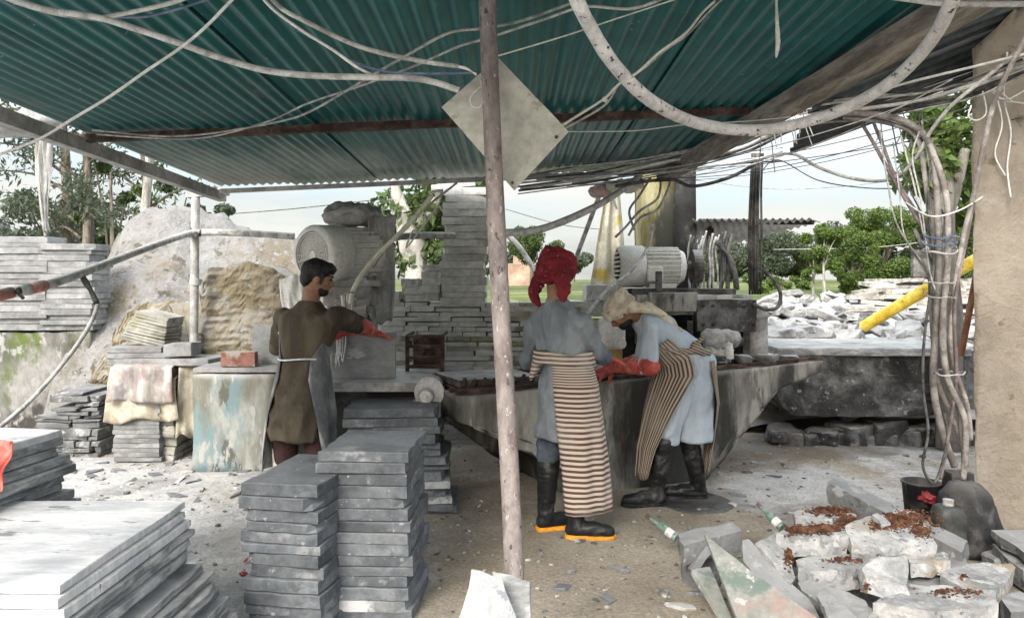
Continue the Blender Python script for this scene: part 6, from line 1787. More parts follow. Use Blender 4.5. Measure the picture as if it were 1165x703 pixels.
for k, (px, py, w_) in enumerate([(1070, 268, 19), (1069, 276, 20), (1070, 285, 20), (1068, 320, 18), (1070, 336, 18), (1080, 424, 18)]):
    b = MB(); b.tube([P(px + w_ * math.cos(a), py + 3 * math.sin(a) + rr.uniform(-2, 2), 4.43 - .11 * math.sin(a)) for a in [2 * math.pi * i / 12 for i in range(13)]], .006 if k < 3 else .004, n=6, res=3)
    tag(b.build('tie_rope', M['cable_blue'] if k < 2 else M['cable_grey']), ['upper blue grey tie round the conduits', 'lower blue grey tie round the conduits', 'grey tie just under the blue ties', 'grey tie at the height of the yellow pipe', 'grey tie below the yellow pipe', 'lowest grey tie near the black cable loop'][k], 'tie')
b = MB(); b.box(P(1048, 300, 4.5), (.11, .04, .16), None, .01); tag(b.build('junction_box', M['cable_grey']), 'grey junction box wired to the left of the conduits', 'box')
# strings on the pillar and at the bundle
for k, pts in enumerate([[(1146, 60, 4.3), (1142, 110, 4.5), (1150, 150, 4.55), (1146, 190, 4.55), (1150, 225, 4.55)], [(1130, 98, 4.4), (1140, 140, 4.5), (1132, 175, 4.55), (1144, 200, 4.55)], [(1105, 120, 4.4), (1102, 133, 4.4), (1112, 137, 4.45), (1122, 128, 4.5), (1118, 104, 4.45)], [(1140, 106, 4.45), (1152, 116, 4.5), (1166, 118, 4.5)], [(1128, 104, 4.4), (1138, 112, 4.45), (1150, 112, 4.5), (1168, 102, 4.5)], [(1030, 230, 4.6), (1058, 246, 4.3), (1090, 240, 4.3), (1118, 224, 4.5)]]):
    cable('string', pts, .0045, M['cable_pale'], ['long pale string hanging on the mud pillar', 'crooked pale string left of the long one on the pillar', 'hooked wire loop at the pillar edge', 'short wire hook at the right of the pillar', 'wire curl at the top of the pillar strings', 'white cord strung from the conduits to the pillar'][k], 'string')
for k in range(12):
    x0 = rr.choice([900, 905, 912, 918, 1025, 1032, 1038, 1046, 1000, 940, 870, 880]); y0 = 112 + rr.uniform(0, 16)
    d = 4.9
    cable('dangling_wire', [(x0, y0, d), (x0 + rr.uniform(-5, 5), y0 + 20, d), (x0 + rr.uniform(-9, 9), y0 + rr.uniform(34, 80), d)], .0035, rr.choice([M['cable_pale'], M['cable_grey']]), 'short loose wire dangling from the right eave bundle', 'wire', 'dangling wires of the right bundle')
cable('power_line', [(225, 246, 30), (330, 238, 30), (440, 226, 30)], .02, M['cable_black'], 'far power line across the sky behind the first motor', 'power line')
cable('power_line', [(575, 238, 40), (640, 256, 40), (700, 262, 40)], .02, M['cable_black'], 'far power line across the sky behind the white hose', 'power line')
cable('power_line', [(880, 284, 30), (1000, 281, 30), (1100, 268, 30)], .012, M['cable_grey'], 'pale far power line before the large bright tree', 'power line')
cable('prop_pole', [(570, 262, 7.9), (590, 280, 7.9), (610, 312, 7.9), (612, 330, 7.9)], .028, M['cable_grey'], 'bent grey rod behind the wall left of the red scarf', 'rod')
rr = random.Random(91)
for k in range(7):
    x0, y0 = rr.uniform(590, 760), rr.uniform(190, 212)
    x1, y1 = rr.uniform(1010, 1180), rr.uniform(60, 150)
    d0, d1 = rr.uniform(6.2, 6.8), rr.uniform(4.3, 4.7)
    sag = rr.uniform(4, 22)
    pts = [(lerp(x0, x1, t) , lerp(y0, y1, t ** 1.15) + sag * 4 * t * (1 - t) - 12 * t * (1 - t), 1 / lerp(1 / d0, 1 / d1, t)) for t in (0, .25, .5, .75, 1)]
    cable('thin_wire', pts, rr.uniform(.0025, .0045), rr.choice([M['cable_grey'], M['cable_pale'], M['cable_black']]), 'thin wire strung loosely beside the right eave bundle', 'wire', 'thin wires beside the right eave bundle')
for k in range(6):
    x0 = rr.uniform(1000, 1060); y0 = rr.uniform(110, 170)
    cable('thin_wire', [(x0, y0, 4.7), (x0 + rr.uniform(5, 20), y0 + 60, 4.6), (x0 + rr.uniform(10, 40), y0 + 110, 4.5), (1064 + rr.uniform(-6, 6), 290 + rr.uniform(-20, 30), 4.45)], rr.uniform(.003, .006), rr.choice([M['cable_grey'], M['cable_black']]), 'thin wire running down into the roped conduits', 'wire', 'thin wires into the roped conduits')
for k in range(5):
    x0 = rr.uniform(880, 915); y0 = rr.uniform(118, 135)
    cable('thin_wire', [(x0, y0, 5.25), (x0 + rr.uniform(-3, 3), y0 + 15, 5.2), (x0 + rr.uniform(-6, 6), y0 + 35, 5.2)], .004, M['cable_pale'], 'rag strand tying the bundle to the main beam', 'strand', 'strands at the main beam')

# ------------------------------------------------------------------ people
def hand(b, wrist, fwd, palm_n, s=1.0, curl=.5, thumb_side=1, spread_=.12):
    """palm, four unequal bent fingers and a thumb leaving the side of the palm; palm_n points out of the palm"""
    wrist = Vector(wrist); f = Vector(fwd).normalized(); n = Vector(palm_n); n = (n - f * n.dot(f)).normalized(); sd = f.cross(n) * thumb_side
    pw, pl = .042 * s, .092 * s
    for k in range(4):
        o = (k - 1.5) * .021 * s
        b.cap(wrist + sd * o * .7, .017 * s, wrist + f * pl + sd * -o * -1, .013 * s, 8)
    for k, ln in enumerate((.070, .080, .074, .058)):
        o = (1.5 - k) * .0225 * s
        root = wrist + f * pl * .95 + sd * o
        d = (f + sd * (1.5 - k) * spread_).normalized()
        p = root; a = curl * .5
        for seg, fr in enumerate((.45, .31, .24)):
            dd = (d * math.cos(a) + n * math.sin(a))
            q = p + dd * ln * s * fr
            b.cap(p, (.0105 - .001 * seg) * s, q, (.0098 - .001 * seg) * s, 8)
            p = q; a += curl
    root = wrist + f * .028 * s + sd * .034 * s
    d = (f * .55 + sd * .75 + n * .3).normalized()
    p = root
    for seg, fr in enumerate((.045, .035)):
        q = p + d * fr * s
        b.cap(p, (.0135 - .002 * seg) * s, q, (.012 - .002 * seg) * s, 8)
        p = q; d = (d + f * .5 + n * .25).normalized()

def head(b, c, f, up, s=1.0):
    """skull, face, nose, jaw, ears; f = facing"""
    c = Vector(c); f = Vector(f).normalized(); up = Vector(up); up = (up - f * up.dot(f)).normalized(); r = f.cross(up)
    m = Matrix((r, f, up)).transposed().to_4x4()
    b.ell(c + up * .022 * s, (.074 * s, .094 * s, .088 * s), m)
    b.ell(c + f * .022 * s - up * .045 * s, (.058 * s, .066 * s, .066 * s), m)
    b.ell(c + f * .052 * s - up * .088 * s, (.032 * s, .030 * s, .024 * s), m)     # chin
    b.cap(c + f * .086 * s + up * .012 * s, .010 * s, c + f * .108 * s - up * .026 * s, .0145 * s, 10)   # nose
    b.ell(c + f * .084 * s + up * .022 * s, (.052 * s, .014 * s, .011 * s), m)     # brow
    b.ell(c + f * .089 * s - up * .053 * s, (.024 * s, .010 * s, .006 * s), m); b.ell(c + f * .087 * s - up * .063 * s, (.021 * s, .011 * s, .007 * s), m)
    for sg in (-1, 1):
        b.ell(c + r * sg * .076 * s - f * .004 * s - up * .012 * s, (.010 * s, .020 * s, .031 * s), m)
        b.ell(c + r * sg * .044 * s + f * .062 * s - up * .022 * s, (.022 * s, .022 * s, .018 * s), m)

def eyes(parent, c, f, up, s=1.0):
    c = Vector(c); f = Vector(f).normalized(); up = Vector(up); up = (up - f * up.dot(f)).normalized(); r = f.cross(up)
    for sg in (-1, 1):
        b = MB(); b.ell(c + r * sg * .031 * s + f * .082 * s + up * .003 * s, (.012 * s, .010 * s, .009 * s), Matrix((r, f, up)).transposed().to_4x4(), 2)
        b.build('eye', M['black_paint'], parent, True)
        b = MB(); b.tube([c + r * sg * (.014 + k * .018) * s + f * (.099 - k * k * .006) * s + up * (.022 + .006 * (k == 1)) * s for k in range(3)], [.004 * s, .005 * s, .002 * s], n=6); b.build('eyebrow', M['hair'], parent)

def ringpts(c, side, front, rx, ry, n=28, pw=1.0):
    c = Vector(c)
    o = []
    for k in range(n):
        a = 2 * math.pi * k / n
        ca, sa = math.cos(a), math.sin(a)
        o.append(c + Vector(side) * rx * math.copysign(abs(ca) ** pw, ca) + Vector(front) * ry * math.copysign(abs(sa) ** pw, sa))
    return o

def boot(parent, ankle, toe_dir, m, knee, sole_m=None, s=1.0, top_r=.066, height=None, floor=0.0, name='boot'):
    """rubber boot: shaft from the calf to the ankle, foot and sole resting on the floor"""
    ankle = Vector(ankle); t = Vector((toe_dir[0], toe_dir[1], 0)).normalized(); k = Vector(knee)
    b = MB()
    heel = Vector((ankle.x, ankle.y, floor))
    b.cap(k, top_r, ankle + Vector((0, 0, .07)), .050 * s, 18)
    b.cap(ankle + Vector((0, 0, .07)), .050 * s, heel + t * .0 + Vector((0, 0, .055)), .048 * s, 16)
    b.cap(heel - t * .02 * s + Vector((0, 0, .05)), .042 * s, heel + t * .10 * s + Vector((0, 0, .055)), .046 * s, 16)
    b.cap(heel + t * .09 * s + Vector((0, 0, .05)), .046 * s, heel + t * .185 * s + Vector((0, 0, .042)), .038 * s, 16)
    b = remeshed(b, .008, 5, (.004, (14, 14, 30), 2))
    for v in b.bm.verts:
        if v.co.z < floor + .016: v.co.z = floor + .016
    o = b.build(name, m, parent)
    sd = Vector((-t.y, t.x, 0))
    out = []
    for (u, w_) in ((-.062, .0), (-.055, .030), (-.02, .043), (.05, .042), (.11, .050), (.17, .047), (.21, .030), (.226, 0)):
        out.append((u, w_))
    pts = [heel + t * u * s + sd * w_ * s for u, w_ in out] + [heel + t * u * s - sd * w_ * s for u, w_ in out[-2:0:-1]]
    b2 = MB()
    b2.loft([[p * 1 + Vector((0, 0, .002)) for p in pts], [heel + (p - heel) * 1.03 + Vector((0, 0, .012)) for p in pts], [heel + (p - heel) * 1.02 + Vector((0, 0, .026)) for p in pts]], smooth=False)
    so_ = b2.build('sole', sole_m or m, o)
    return o

def apron_shell(name, rings, m, parent, nu=44, thick=.004, fold=.012, seed=0, hem=0.0):
    """rings: list of (centre, side, front, rx, ry, a0, a1); angle 0 = front, positive towards side. UV: u across, v down"""
    R2 = []
    for i in range(len(rings) - 1):
        for k in range(5):
            t = k / 5
            A_, B2 = rings[i], rings[i + 1]
            R2.append(tuple(lerp(A_[j], B2[j], t) if j not in (1, 2) else Vector(A_[j]).lerp(Vector(B2[j]), t).normalized() for j in range(7)))
    R2.append(rings[-1])
    b = MB()
    uvl = b.bm.loops.layers.uv.new('UVMap')
    g = []
    nv = len(R2)
    for j, (c, sd, fr, rx, ry, a0, a1) in enumerate(R2):
        row = []
        v = j / (nv - 1)
        for i in range(nu + 1):
            u = i / nu
            a = lerp(a0, a1, u)
            f_ = fold * (noise.noise(Vector((u * 5 + seed, v * 1.1, seed))) + .6 * noise.noise(Vector((u * 12, v * 1.6 + seed, 3)))) * (.35 + v)
            p = Vector(c) + Vector(sd) * (rx + f_) * math.sin(a) + Vector(fr) * (ry + f_) * math.cos(a)
            if j == nv - 1: p.z += hem * noise.noise(Vector((u * 3, seed, 0)))
            row.append(b.bm.verts.new(p))
        g.append(row)
    for j in range(nv - 1):
        for i in range(nu):
            f = b.bm.faces.new((g[j][i], g[j][i + 1], g[j + 1][i + 1], g[j + 1][i]))
            f.smooth = True
            for lp_, (uu, vv) in zip(f.loops, ((i, j), (i + 1, j), (i + 1, j + 1), (i, j + 1))):
                lp_[uvl].uv = (uu / nu, vv / (nv - 1))
    # keep winding as built (open sheet)
    org = wloc(parent)
    bmesh.ops.translate(b.bm, verts=b.bm.verts[:], vec=-Vector(org))
    me = bpy.data.meshes.new(name); b.bm.to_mesh(me); b.bm.free(); me.materials.append(m)
    o = link_mesh(name, me, parent)
    sm = o.modifiers.new('thickness', 'SOLIDIFY'); sm.thickness = thick; sm.offset = 0
    return o

UP = Vector((0, 0, 1))
# ============ person in the middle: red scarf, grey blue shirt, horizontally striped apron
def person_red():
    f = Vector((.62, .785, 0)).normalized(); r = Vector((f.y, -f.x, 0))
    t = thing('person', P(650, 0, 4.66) * Vector((1, 1, 0)) if False else Vector((.355, 4.67, 0)), 'standing person in red spotted scarf and horizontally striped apron, seen from behind', 'person')
    W = P
    hc = W(634, 314, 4.67)
    neck = W(634, 344, 4.67)
    sR, sL = W(660, 366, 4.57), W(610, 369, 4.80)
    eR, eL = W(679, 402, 4.66), W(602, 410, 4.92)
    hR, hL = W(691, 408, 4.93), W(628, 418, 5.12)
    hipR, hipL = W(656, 438, 4.60), W(632, 438, 4.74)
    kR, kL = W(666, 525, 4.61), W(624, 522, 4.76)
    aR = Vector((W(655, 0, 4.62).x, 4.62, .06)); aL = Vector((W(621, 0, 4.77).x, 4.77, .06))
    chest = W(635, 375, 4.68); waist = W(641, 412, 4.67); pel = W(644, 436, 4.67)
    b = MB(); head(b, hc, f, UP)
    b.cap(hc - UP * .05 - f * .02, .055, neck - UP * .03, .058)
    b.loft([ringpts(neck - UP * .05, r, f, .07, .05), ringpts(chest + UP * .04, r, f, .14, .075), ringpts(chest - UP * .05, r, f, .14, .085), ringpts(waist, r, f, .125, .085), ringpts(pel, r, f, .14, .10)])
    for s_, e_, h_ in ((sR, eR, hR), (sL, eL, hL)):
        b.cap(s_ - UP * .01, .042, e_, .038); b.cap(e_, .038, h_, .026)
    for h_, k_, a_ in ((hipR, kR, aR), (hipL, kL, aL)):
        b.cap(h_, .075, k_, .052); b.cap(k_, .05, a_ + UP * .03, .036)
        b.cap(a_, .034, a_ + Vector((.1, .02, -.01)), .026)
    b = remeshed(b, .011, 4); body = b.build('body', M['skin'], t)
    eyes(t, hc, f, UP)
    # shirt
    b = MB()
    b.loft([ringpts(neck + UP * .025, r, f, .064, .060), ringpts(neck - UP * .015, r, f, .085, .072), ringpts(neck - UP * .055, r, f, .145, .09), ringpts(chest + UP * .08, r, f, .178, .108), ringpts(chest - UP * .02, r, f, .172, .118), ringpts(waist + UP * .04, r, f, .155, .112), ringpts(pel, r, f, .172, .128), ringpts(pel - UP * .16, r, f, .180, .14), ringpts(W(638, 497, 4.69), r, f, .172, .145)])
    for s_, e_, h_ in ((sR, eR, hR), (sL, eL, hL)):
        b.cap(s_ - UP * .005, .068, s_.lerp(e_, .5), .064); b.cap(s_.lerp(e_, .5), .064, e_, .06); b.cap(e_, .06, e_.lerp(h_, .62), .046)
    b = remeshed(b, .012, 4, (.020, (8, 8, 5), 3)); b.build('shirt', M['bluegrey_cloth'], t)
    for e_, h_ in ((eR, hR), (eL, hL)):
        b = MB(); b.cap(e_.lerp(h_, .25), .058, e_.lerp(h_, .8), .046); b = remeshed(b, .011, 3, (.006, (9, 9, 9), 1)); b.build('cuff', M['navy_cloth'], t)
    # trousers
    b = MB()
    for h_, k_ in ((hipR, kR), (hipL, kL)):
        b.cap(h_ - UP * .05, .088, h_.lerp(k_, .7), .08); b.cap(h_.lerp(k_, .7), .085, k_ + UP * .03, .076)
    b = remeshed(b, .013, 4, (.012, (9, 9, 9), 6)); b.build('trousers', M['navy_cloth'], t)
    boot(t, aR, (1, -.10), M['boot'], kR - UP * .02, M['sole'], 1.05, .072)
    boot(t, aL, (.9, .35), M['boot'], kL - UP * .02, M['sole'], 1.05, .072)
    for e_, h_, ts in ((eR, hR, -1), (eL, hL, 1)):
        b = MB(); d = (h_ - e_).normalized(); b.cap(e_.lerp(h_, .72), .040, h_, .034); hand(b, h_, d, -UP, 1.12, .45, ts)
        b = remeshed(b, .0055, 2); b.build('glove', M['glove'], t)
    # scarf wound round the head with two hanging ends
    b = MB()
    m = Matrix((r, f, UP)).transposed().to_4x4()
    b.ell(hc + UP * .048 - f * .012, (.116, .132, .112), m)
    for k in range(5):
        a0 = k * .7
        ring_ = []
        for i in range(17):
            a = 2 * math.pi * i / 16
            q_ = (1, .97, .92, .82, .66)[k]
            ring_.append(hc - f * .012 + r * math.cos(a) * .106 * q_ + f * math.sin(a) * .120 * q_ + UP * (.012 + .030 * k + .030 * math.sin(a + a0)))
        b.tube(ring_, .020, n=8, res=2)
    b.cap(hc - r * .085 - f * .05 + UP * .0, .045, hc - r * .135 - f * .06 - UP * .10, .036); b.cap(hc - r * .135 - f * .06 - UP * .10, .036, hc - r * .11 - f * .05 - UP * .175, .018)
    b.cap(hc + r * .085 - f * .06 + UP * .0, .045, hc + r * .10 - f * .08 - UP * .09, .040); b.cap(hc + r * .10 - f * .08 - UP * .09, .040, hc + r * .085 - f * .07 - UP * .135, .024)
    b = remeshed(b, .008, 3, (.012, (17, 17, 19), 4)); b.build('scarf', M['red_cloth'], t)
    # apron: rolled waist band, long skirt wrapped round the right side
    b = MB()
    for k, zz in enumerate((.055, .03, .005)):
        c = waist + UP * zz
        b.tube([c + r * math.sin(a) * (.178 + .006 * k) + f * math.cos(a) * (.135 + .006 * k) + UP * .012 * math.sin(2 * a + k) for a in [2 * math.pi * i / 20 for i in range(21)]], .019, n=8, res=3)
    b.cap(waist - r * .13 - f * .10 - UP * .02, .03, waist - r * .18 - f * .09 - UP * .10, .014)
    b = remeshed(b, .009, 3, (.007, (14, 14, 22), 8))
    lay = b.bm.loops.layers.uv.new('UVMap')
    for fc in b.bm.faces:
        for lo in fc.loops: lo[lay].uv = (lo.vert.co.x * 3, -(lo.vert.co.z) * 1.2)
    b.build('apron_band', M['stripe_h'], t)
    c0 = waist - UP * .0
    rings = [(c0, r, f, .186, .142, R(-75), R(176)), (W(645, 436, 4.67), r, f, .198, .156, R(-72), R(178)), (W(650, 480, 4.66), r, f, .192, .165, R(-65), R(180)), (W(658, 530, 4.65), r, f, .172, .165, R(-55), R(184)), (W(663, 578, 4.645), r, f, .158, .165, R(-45), R(186))]
    apron_shell('apron', rings, M['stripe_h'], t, fold=.02, seed=2)
person_red()

# ============ stooping person: cream scarf, pale blue shirt, striped apron, red gloves
def person_blue():
    t = thing('person', Vector((1.05, 5.34, 0)), 'stooping person in cream scarf and pale blue shirt with long red gloves', 'person')
    W = P
    hc = W(706, 354, 5.32)
    fh = Vector((-.62, .10, -.78)).normalized(); uph = Vector((-.75, 0, .62))
    neck = W(727, 361, 5.36)
    chest = W(750, 376, 5.38); mid = W(770, 392, 5.38); pel = W(789, 412, 5.39)
    sL, sR = W(741, 372, 5.22), W(739, 366, 5.54)
    eL, eR = W(739, 416, 5.18), W(733, 410, 5.58)
    hL, hR = W(693, 417, 5.36), W(700, 418, 5.60)
    hipL, hipR = W(789, 420, 5.31), W(788, 420, 5.47)
    kL, kR = W(757, 494, 5.25), W(783, 495, 5.44)
    aL = Vector((W(747, 0, 5.29).x, 5.29, .06)); aR = Vector((W(794, 0, 5.45).x, 5.45, .06))
    sd = Vector((0, -1, 0))       # towards the lens: the person's left
    b = MB(); head(b, hc, fh, uph)
    b.cap(hc + Vector((.05, 0, -.0)), .055, neck, .056)
    sp = (chest - pel).normalized(); fr = Vector((sp.z, 0, -sp.x)) * -1      # belly side
    if fr.z > 0: fr = -fr
    b.loft([ringpts(W(731, 366, 5.37), sd, fr, .06, .045), ringpts(W(740, 372, 5.37), sd, fr, .12, .065), ringpts(W(751, 379, 5.38), sd, fr, .135, .075), ringpts(W(771, 395, 5.38), sd, fr, .12, .075), ringpts(W(789, 415, 5.39), sd, fr, .13, .09)])
    for s_, e_, h_ in ((sL, eL, hL), (sR, eR, hR)):
        b.cap(s_ - UP * .01, .044, e_, .04); b.cap(e_, .038, h_, .027)
    for h_, k_, a_ in ((hipL, kL, aL), (hipR, kR, aR)):
        b.cap(h_, .082, k_, .054); b.cap(k_, .052, a_ + UP * .03, .036); b.cap(a_, .034, a_ + Vector((-.1, .0, -.01)), .026)
    b = remeshed(b, .011, 4); b.build('body', M['skin'], t)
    eyes(t, hc, fh, uph)
    b = MB(); up2 = (uph - fh * uph.dot(fh)).normalized(); rh = fh.cross(up2); mh = Matrix((rh, fh, up2)).transposed().to_4x4()
    b.ell(hc + fh * .038 - up2 * .075, (.058, .060, .045), mh); b = remeshed(b, .008, 1, (.004, (60, 60, 60), 2)); b.build('beard', M['hair'], t)
    # shirt (upper part, stooped) and tunic skirt (hanging)
    b = MB()
    b.loft([ringpts(neck + Vector((.0, 0, .0)), sd, fr, .075, .066), ringpts(W(737, 367, 5.37), sd, fr, .155, .10), ringpts(W(748, 374, 5.38), sd, fr, .178, .118), ringpts(W(760, 384, 5.38), sd, fr, .172, .12), ringpts(mid, sd, fr, .160, .12), ringpts(pel, sd, fr, .168, .125)])
    b.ell(pel + Vector((.02, 0, -.01)), (.135, .165, .13))
    for s_, e_, h_ in ((sL, eL, hL), (sR, eR, hR)):
        b.cap(s_, .074, s_.lerp(e_, .55), .066); b.cap(s_.lerp(e_, .55), .066, e_, .062); b.cap(e_, .058, e_.lerp(h_, .35), .05)
    fX = Vector((-1, 0, 0)); sY = Vector((0, -1, 0))
    b.loft([ringpts(pel + UP * .04, sY, fX, .165, .125), ringpts(W(789, 432, 5.39), sY, fX, .18, .135), ringpts(W(788, 465, 5.39), sY, fX, .19, .135), ringpts(W(788, 498, 5.39), sY, fX, .195, .135)])
    b = remeshed(b, .012, 4, (.018, (8, 8, 5), 5)); b.build('shirt', M['sky_cloth'], t)
    # front tunic flap between leg and apron
    b = MB(); b.loft([ringpts(W(778, 428, 5.30), sY, fX, .07, .08), ringpts(W(769, 465, 5.28), sY, fX, .09, .08), ringpts(W(760, 505, 5.27), sY, fX, .09, .07)])
    for h_, k_ in ((hipL, kL), (hipR, kR)): b.cap(h_ - UP * .02, .10, k_ + UP * .02, .078)
    b = remeshed(b, .012, 4, (.012, (9, 9, 5), 6)); b.build('trousers', M['sky_cloth'], t)
    boot(t, aL, (-1, -.12), M['boot'], kL + Vector((-.01, 0, -.05)), None, 1.1, .074)
    boot(t, aR, (-1, .05), M['boot'], kR + UP * .0, None, 1.1, .076)
    for s_, e_, h_, ts in ((sL, eL, hL, -1), (sR, eR, hR, 1)):
        d = (h_ - e_).normalized()
        b = MB(); b.cap(e_.lerp(h_, -.02), .068, e_.lerp(h_, .4), .058); b.cap(e_.lerp(h_, .4), .058, h_, .040)
        hand(b, h_, (d + Vector((0, 0, -.25))).normalized(), Vector((0, .3, -1)), 1.15, .42, ts)
        b = remeshed(b, .0055, 2, (.005, (16, 16, 16), 3)); b.build('glove', M['glove'], t)
    # cream scarf round the head, tail along the back
    b = MB()
    cc = hc + up2 * .035 - fh * .018
    b.ell(cc, (.100, .115, .092), mh)
    for k in range(5):
        ring_ = [hc - fh * .012 + rh * math.cos(a) * .098 + fh * math.sin(a) * .108 + up2 * (.012 + .018 * k + .022 * math.sin(a + k)) for a in [2 * math.pi * i / 16 for i in range(17)]]
        b.tube(ring_, .018, n=8, res=2)
    b.cap(hc + Vector((.07, -.06, .03)), .045, W(740, 352, 5.27), .030); b.cap(W(735, 348, 5.30), .035, W(755, 359, 5.27), .024); b.cap(W(752, 358, 5.27), .024, W(775, 376, 5.25), .014)
    b.cap(hc + fh * .09 + up2 * .03 - Vector((0, .06, 0)), .022, W(688, 358, 5.27), .010)
    b = remeshed(b, .008, 6, (.006, (13, 13, 15), 4)); b.build('scarf', M['cream_cloth'], t)
    # apron: bib band under the ribs, long skirt hanging in front
    fq = Vector((-.92, -.38, 0)).normalized(); sq = Vector((-fq.y, fq.x, 0)) * -1
    if sq.y > 0: sq = -sq
    rings = [(W(752, 384, 5.37), sd, (fr + fX * .2).normalized(), .192, .150, R(-85), R(95)),
             (W(773, 405, 5.38), sd, (fr + fX * .8).normalized(), .205, .180, R(-100), R(100)),
             (W(780, 424, 5.37), sq, fq, .205, .225, R(-95), R(72)),
             (W(771, 460, 5.33), sq, fq, .20, .225, R(-85), R(55)),
             (W(757, 505, 5.30), sq, fq, .17, .19, R(-78), R(40)),
             (W(745, 540, 5.28), sq, fq, .13, .13, R(-72), R(34))]
    apron_shell('apron', rings, M['stripe_v'], t, fold=.022, seed=5, hem=.05)
    b = MB(); rings = [(W(796, 408, 5.38), sY, -fX, .16, .10, R(-70), R(70)), (W(802, 455, 5.38), sY, -fX, .17, .09, R(-60), R(55)), (W(800, 500, 5.39), sY, -fX, .15, .07, R(-55), R(30)), (W(796, 540, 5.40), sY, -fX, .10, .05, R(-50), R(10))]
    apron_shell('apron_tail', rings, M['stripe_v'], t, fold=.02, seed=8, hem=.04)
    b = MB(); b.cap(W(792, 398, 5.22), .035, W(806, 402, 5.22), .02); b.cap(W(790, 394, 5.22), .03, W(800, 384, 5.22), .012); b.cap(W(760, 398, 5.2), .016, W(796, 400, 5.22), .02)
    b.tube([W(746, 388, 5.24), W(758, 398, 5.19), W(775, 402, 5.18), W(796, 398, 5.24)], .014, n=8)
    b = remeshed(b, .008, 3, (.008, (20, 20, 20), 2))
    lay = b.bm.loops.layers.uv.new('UVMap')
    for fc in b.bm.faces:
        for lo in fc.loops: lo[lay].uv = ((lo.vert.co.z + lo.vert.co.x * .4) * 2.2, 0)
    b.build('apron_knot', M['stripe_v'], t)
person_blue()

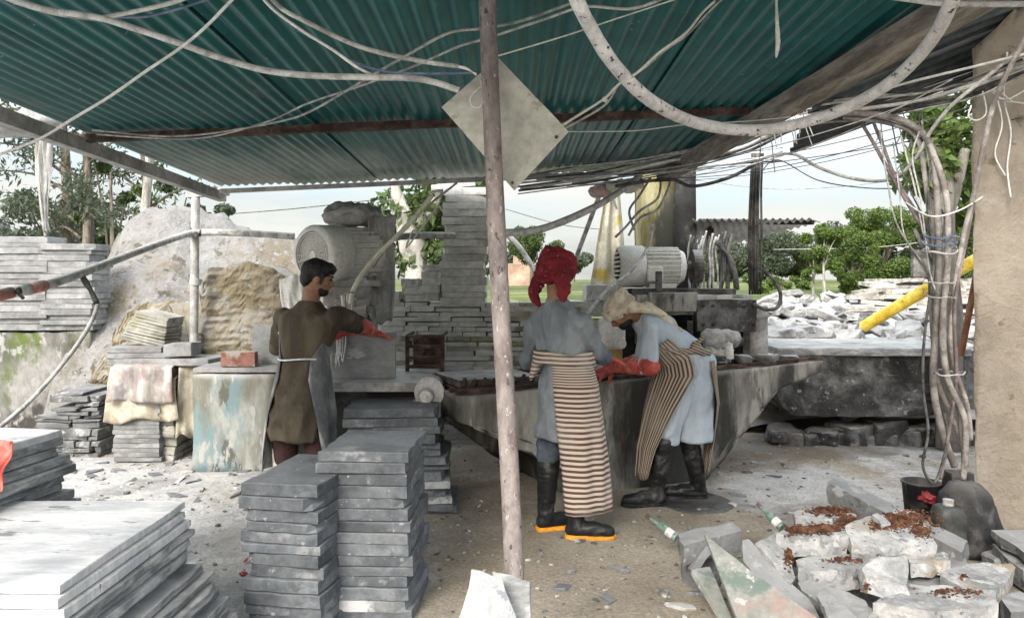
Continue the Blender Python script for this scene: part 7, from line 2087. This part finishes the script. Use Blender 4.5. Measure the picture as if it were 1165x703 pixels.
# ============ first worker: bareheaded, olive tunic, grey plastic apron, red glove
def person_olive():
    t = thing('person', Vector((-1.36, 5.05, 0)), 'bareheaded bearded person in olive brown tunic and grey apron at the first saw', 'person')
    W = P
    f = Vector((.30, .95, 0)).normalized(); r = Vector((f.y, -f.x, 0))
    fh = Vector((.93, .30, -.22)).normalized()
    hc = W(361, 316, 5.02)
    neck = W(352, 345, 5.02)
    chest = W(351, 372, 5.03); waist = W(346, 408, 5.02); pel = W(344, 428, 5.02)
    sR, sL = W(381, 360, 4.97), W(324, 363, 5.12)
    eR, eL = W(404, 368, 5.26), W(318, 396, 5.30)
    hR, hL = W(424, 377, 5.55), W(384, 380, 5.62)
    hipR, hipL = W(358, 432, 4.98), W(332, 432, 5.08)
    kR, kL = W(362, 510, 4.98), W(325, 508, 5.08)
    aR = Vector((W(362, 0, 4.98).x, 4.98, .06)); aL = Vector((W(322, 0, 5.08).x, 5.08, .06))
    b = MB(); head(b, hc, fh, UP)
    b.cap(hc - UP * .05 - fh * .03, .056, neck - UP * .03, .06)
    b.loft([ringpts(neck - UP * .05, r, f, .07, .05), ringpts(chest + UP * .04, r, f, .15, .08), ringpts(chest - UP * .05, r, f, .15, .09), ringpts(waist, r, f, .125, .09), ringpts(pel, r, f, .14, .10)])
    for s_, e_, h_ in ((sR, eR, hR), (sL, eL, hL)):
        b.cap(s_ - UP * .01, .044, e_, .040); b.cap(e_, .04, h_, .028)
    for h_, k_, a_ in ((hipR, kR, aR), (hipL, kL, aL)):
        b.cap(h_, .08, k_, .055); b.cap(k_, .052, a_ + UP * .03, .037); b.cap(a_, .034, a_ + Vector((.06, .08, -.01)), .026)
    b = remeshed(b, .010, 4); b.build('body', M['skin'], t)
    eyes(t, hc, fh, UP)
    up2 = (UP - fh * UP.dot(fh)).normalized(); rh = fh.cross(up2); mh = Matrix((rh, fh, up2)).transposed().to_4x4()
    b = MB()
    b.ell(hc + up2 * .040 - fh * .012, (.089, .103, .090), mh)
    b.ell(hc + up2 * .072 + fh * .050, (.072, .062, .045), mh)
    b.ell(hc - up2 * .010 - fh * .060, (.074, .052, .072), mh)
    b.cap(hc + rh * .076 + fh * .030 + up2 * .02, .016, hc + rh * .076 + fh * .026 - up2 * .035, .008); b.cap(hc - rh * .076 + fh * .030 + up2 * .02, .016, hc - rh * .076 + fh * .026 - up2 * .035, .008)
    b = remeshed(b, .0065, 2)
    b.bm.normal_update()
    for v, n in [(v, v.normal.copy()) for v in b.bm.verts]:
        q = v.co * 30
        v.co += n * (.006 * noise.noise(Vector((q.x, q.y, q.z * .4))) + .004 * noise.noise(q * 2.5)) - n * .002
    b.build('hair', M['hair'], t)
    b = MB(); b.ell(hc + fh * .046 - up2 * .082, (.050, .046, .034), mh); b.ell(hc + fh * .030 - up2 * .070, (.056, .046, .026), mh); b.cap(hc + fh * .096 - up2 * .045 - rh * .02, .006, hc + fh * .096 - up2 * .045 + rh * .02, .006)
    b = remeshed(b, .007, 1, (.004, (70, 70, 70), 2)); b.build('beard', M['hair'], t)
    # long tunic
    b = MB()
    b.loft([ringpts(neck + UP * .015, r, f, .066, .064), ringpts(neck - UP * .025, r, f, .10, .08), ringpts(neck - UP * .06, r, f, .165, .10), ringpts(chest + UP * .075, r, f, .205, .122), ringpts(chest, r, f, .20, .135), ringpts(W(347, 398, 5.02), r, f, .165, .122), ringpts(waist, r, f, .150, .115), ringpts(pel, r, f, .172, .135), ringpts(W(343, 460, 5.02), r, f, .195, .17), ringpts(W(341, 497, 5.02), r, f, .215, .19)])
    for s_, e_, h_ in ((sR, eR, hR), (sL, eL, hL)):
        b.cap(s_, .070, s_.lerp(e_, .6), .066); b.cap(s_.lerp(e_, .6), .068, e_, .062); b.cap(e_, .06, e_.lerp(h_, .4), .05)
    b = remeshed(b, .012, 4, (.022, (7.5, 7.5, 3.2), 9)); b.build('tunic', M['olive_cloth'], t)
    b = MB()
    for h_, k_, a_ in ((hipR, kR, aR), (hipL, kL, aL)):
        b.cap(h_ - UP * .05, .09, k_, .085); b.cap(k_, .085, k_ - UP * .06, .082)
    b = remeshed(b, .013, 4, (.01, (9, 9, 6), 2)); b.build('trousers', M['maroon_cloth'], t)
    boot(t, aR, (.6, .8), M['boot_white'], aR + UP * .30, None, 1.05, .066)
    boot(t, aL, (.6, .8), M['boot_white'], aL + UP * .38, None, 1.05, .072)
    for e_, h_, ts in ((eR, hR, -1), (eL, hL, 1)):
        d = (h_ - e_).normalized()
        b = MB(); b.cap(e_.lerp(h_, .22), .064, e_.lerp(h_, .6), .055); b.cap(e_.lerp(h_, .6), .055, h_, .04)
        hand(b, h_, (d + Vector((.25, 0, -.12))).normalized(), -UP, 1.15, .35, ts)
        b = remeshed(b, .0055, 2, (.005, (16, 16, 16), 3)); b.build('glove', M['glove'], t)
    # grey plastic apron wrapped round the front, open at the back, tied with a white string
    rings = [(W(349, 385, 5.03), r, f, .178, .150, R(-118), R(112)), (W(346, 406, 5.02), r, f, .168, .140, R(-140), R(138)), (W(345, 430, 5.02), r, f, .192, .160, R(-146), R(142)), (W(343, 470, 5.02), r, f, .222, .20, R(-134), R(124)), (W(341, 510, 5.02), r, f, .235, .21, R(-124), R(110)), (W(340, 535, 5.02), r, f, .238, .215, R(-120), R(104))]
    apron_shell('apron', rings, M['apron_plastic'], t, fold=.038, seed=11, hem=.02)
    b = MB(); b.tube([W(346, 407, 5.02) + r * math.sin(a) * .172 + f * math.cos(a) * .146 + UP * .006 * math.sin(3 * a) for a in [R(125) + R(110) * i / 10 for i in range(11)]], .006, n=6)
    b.build('apron_string', M['cable_pale'], t)
    b = MB(); b.cap(W(322, 378, 5.10), .03, W(330, 395, 4.98), .022); b = remeshed(b, .008, 2, (.01, (20, 20, 20), 2)); b.build('apron_tuck', M['white_plastic'], t)
person_olive()
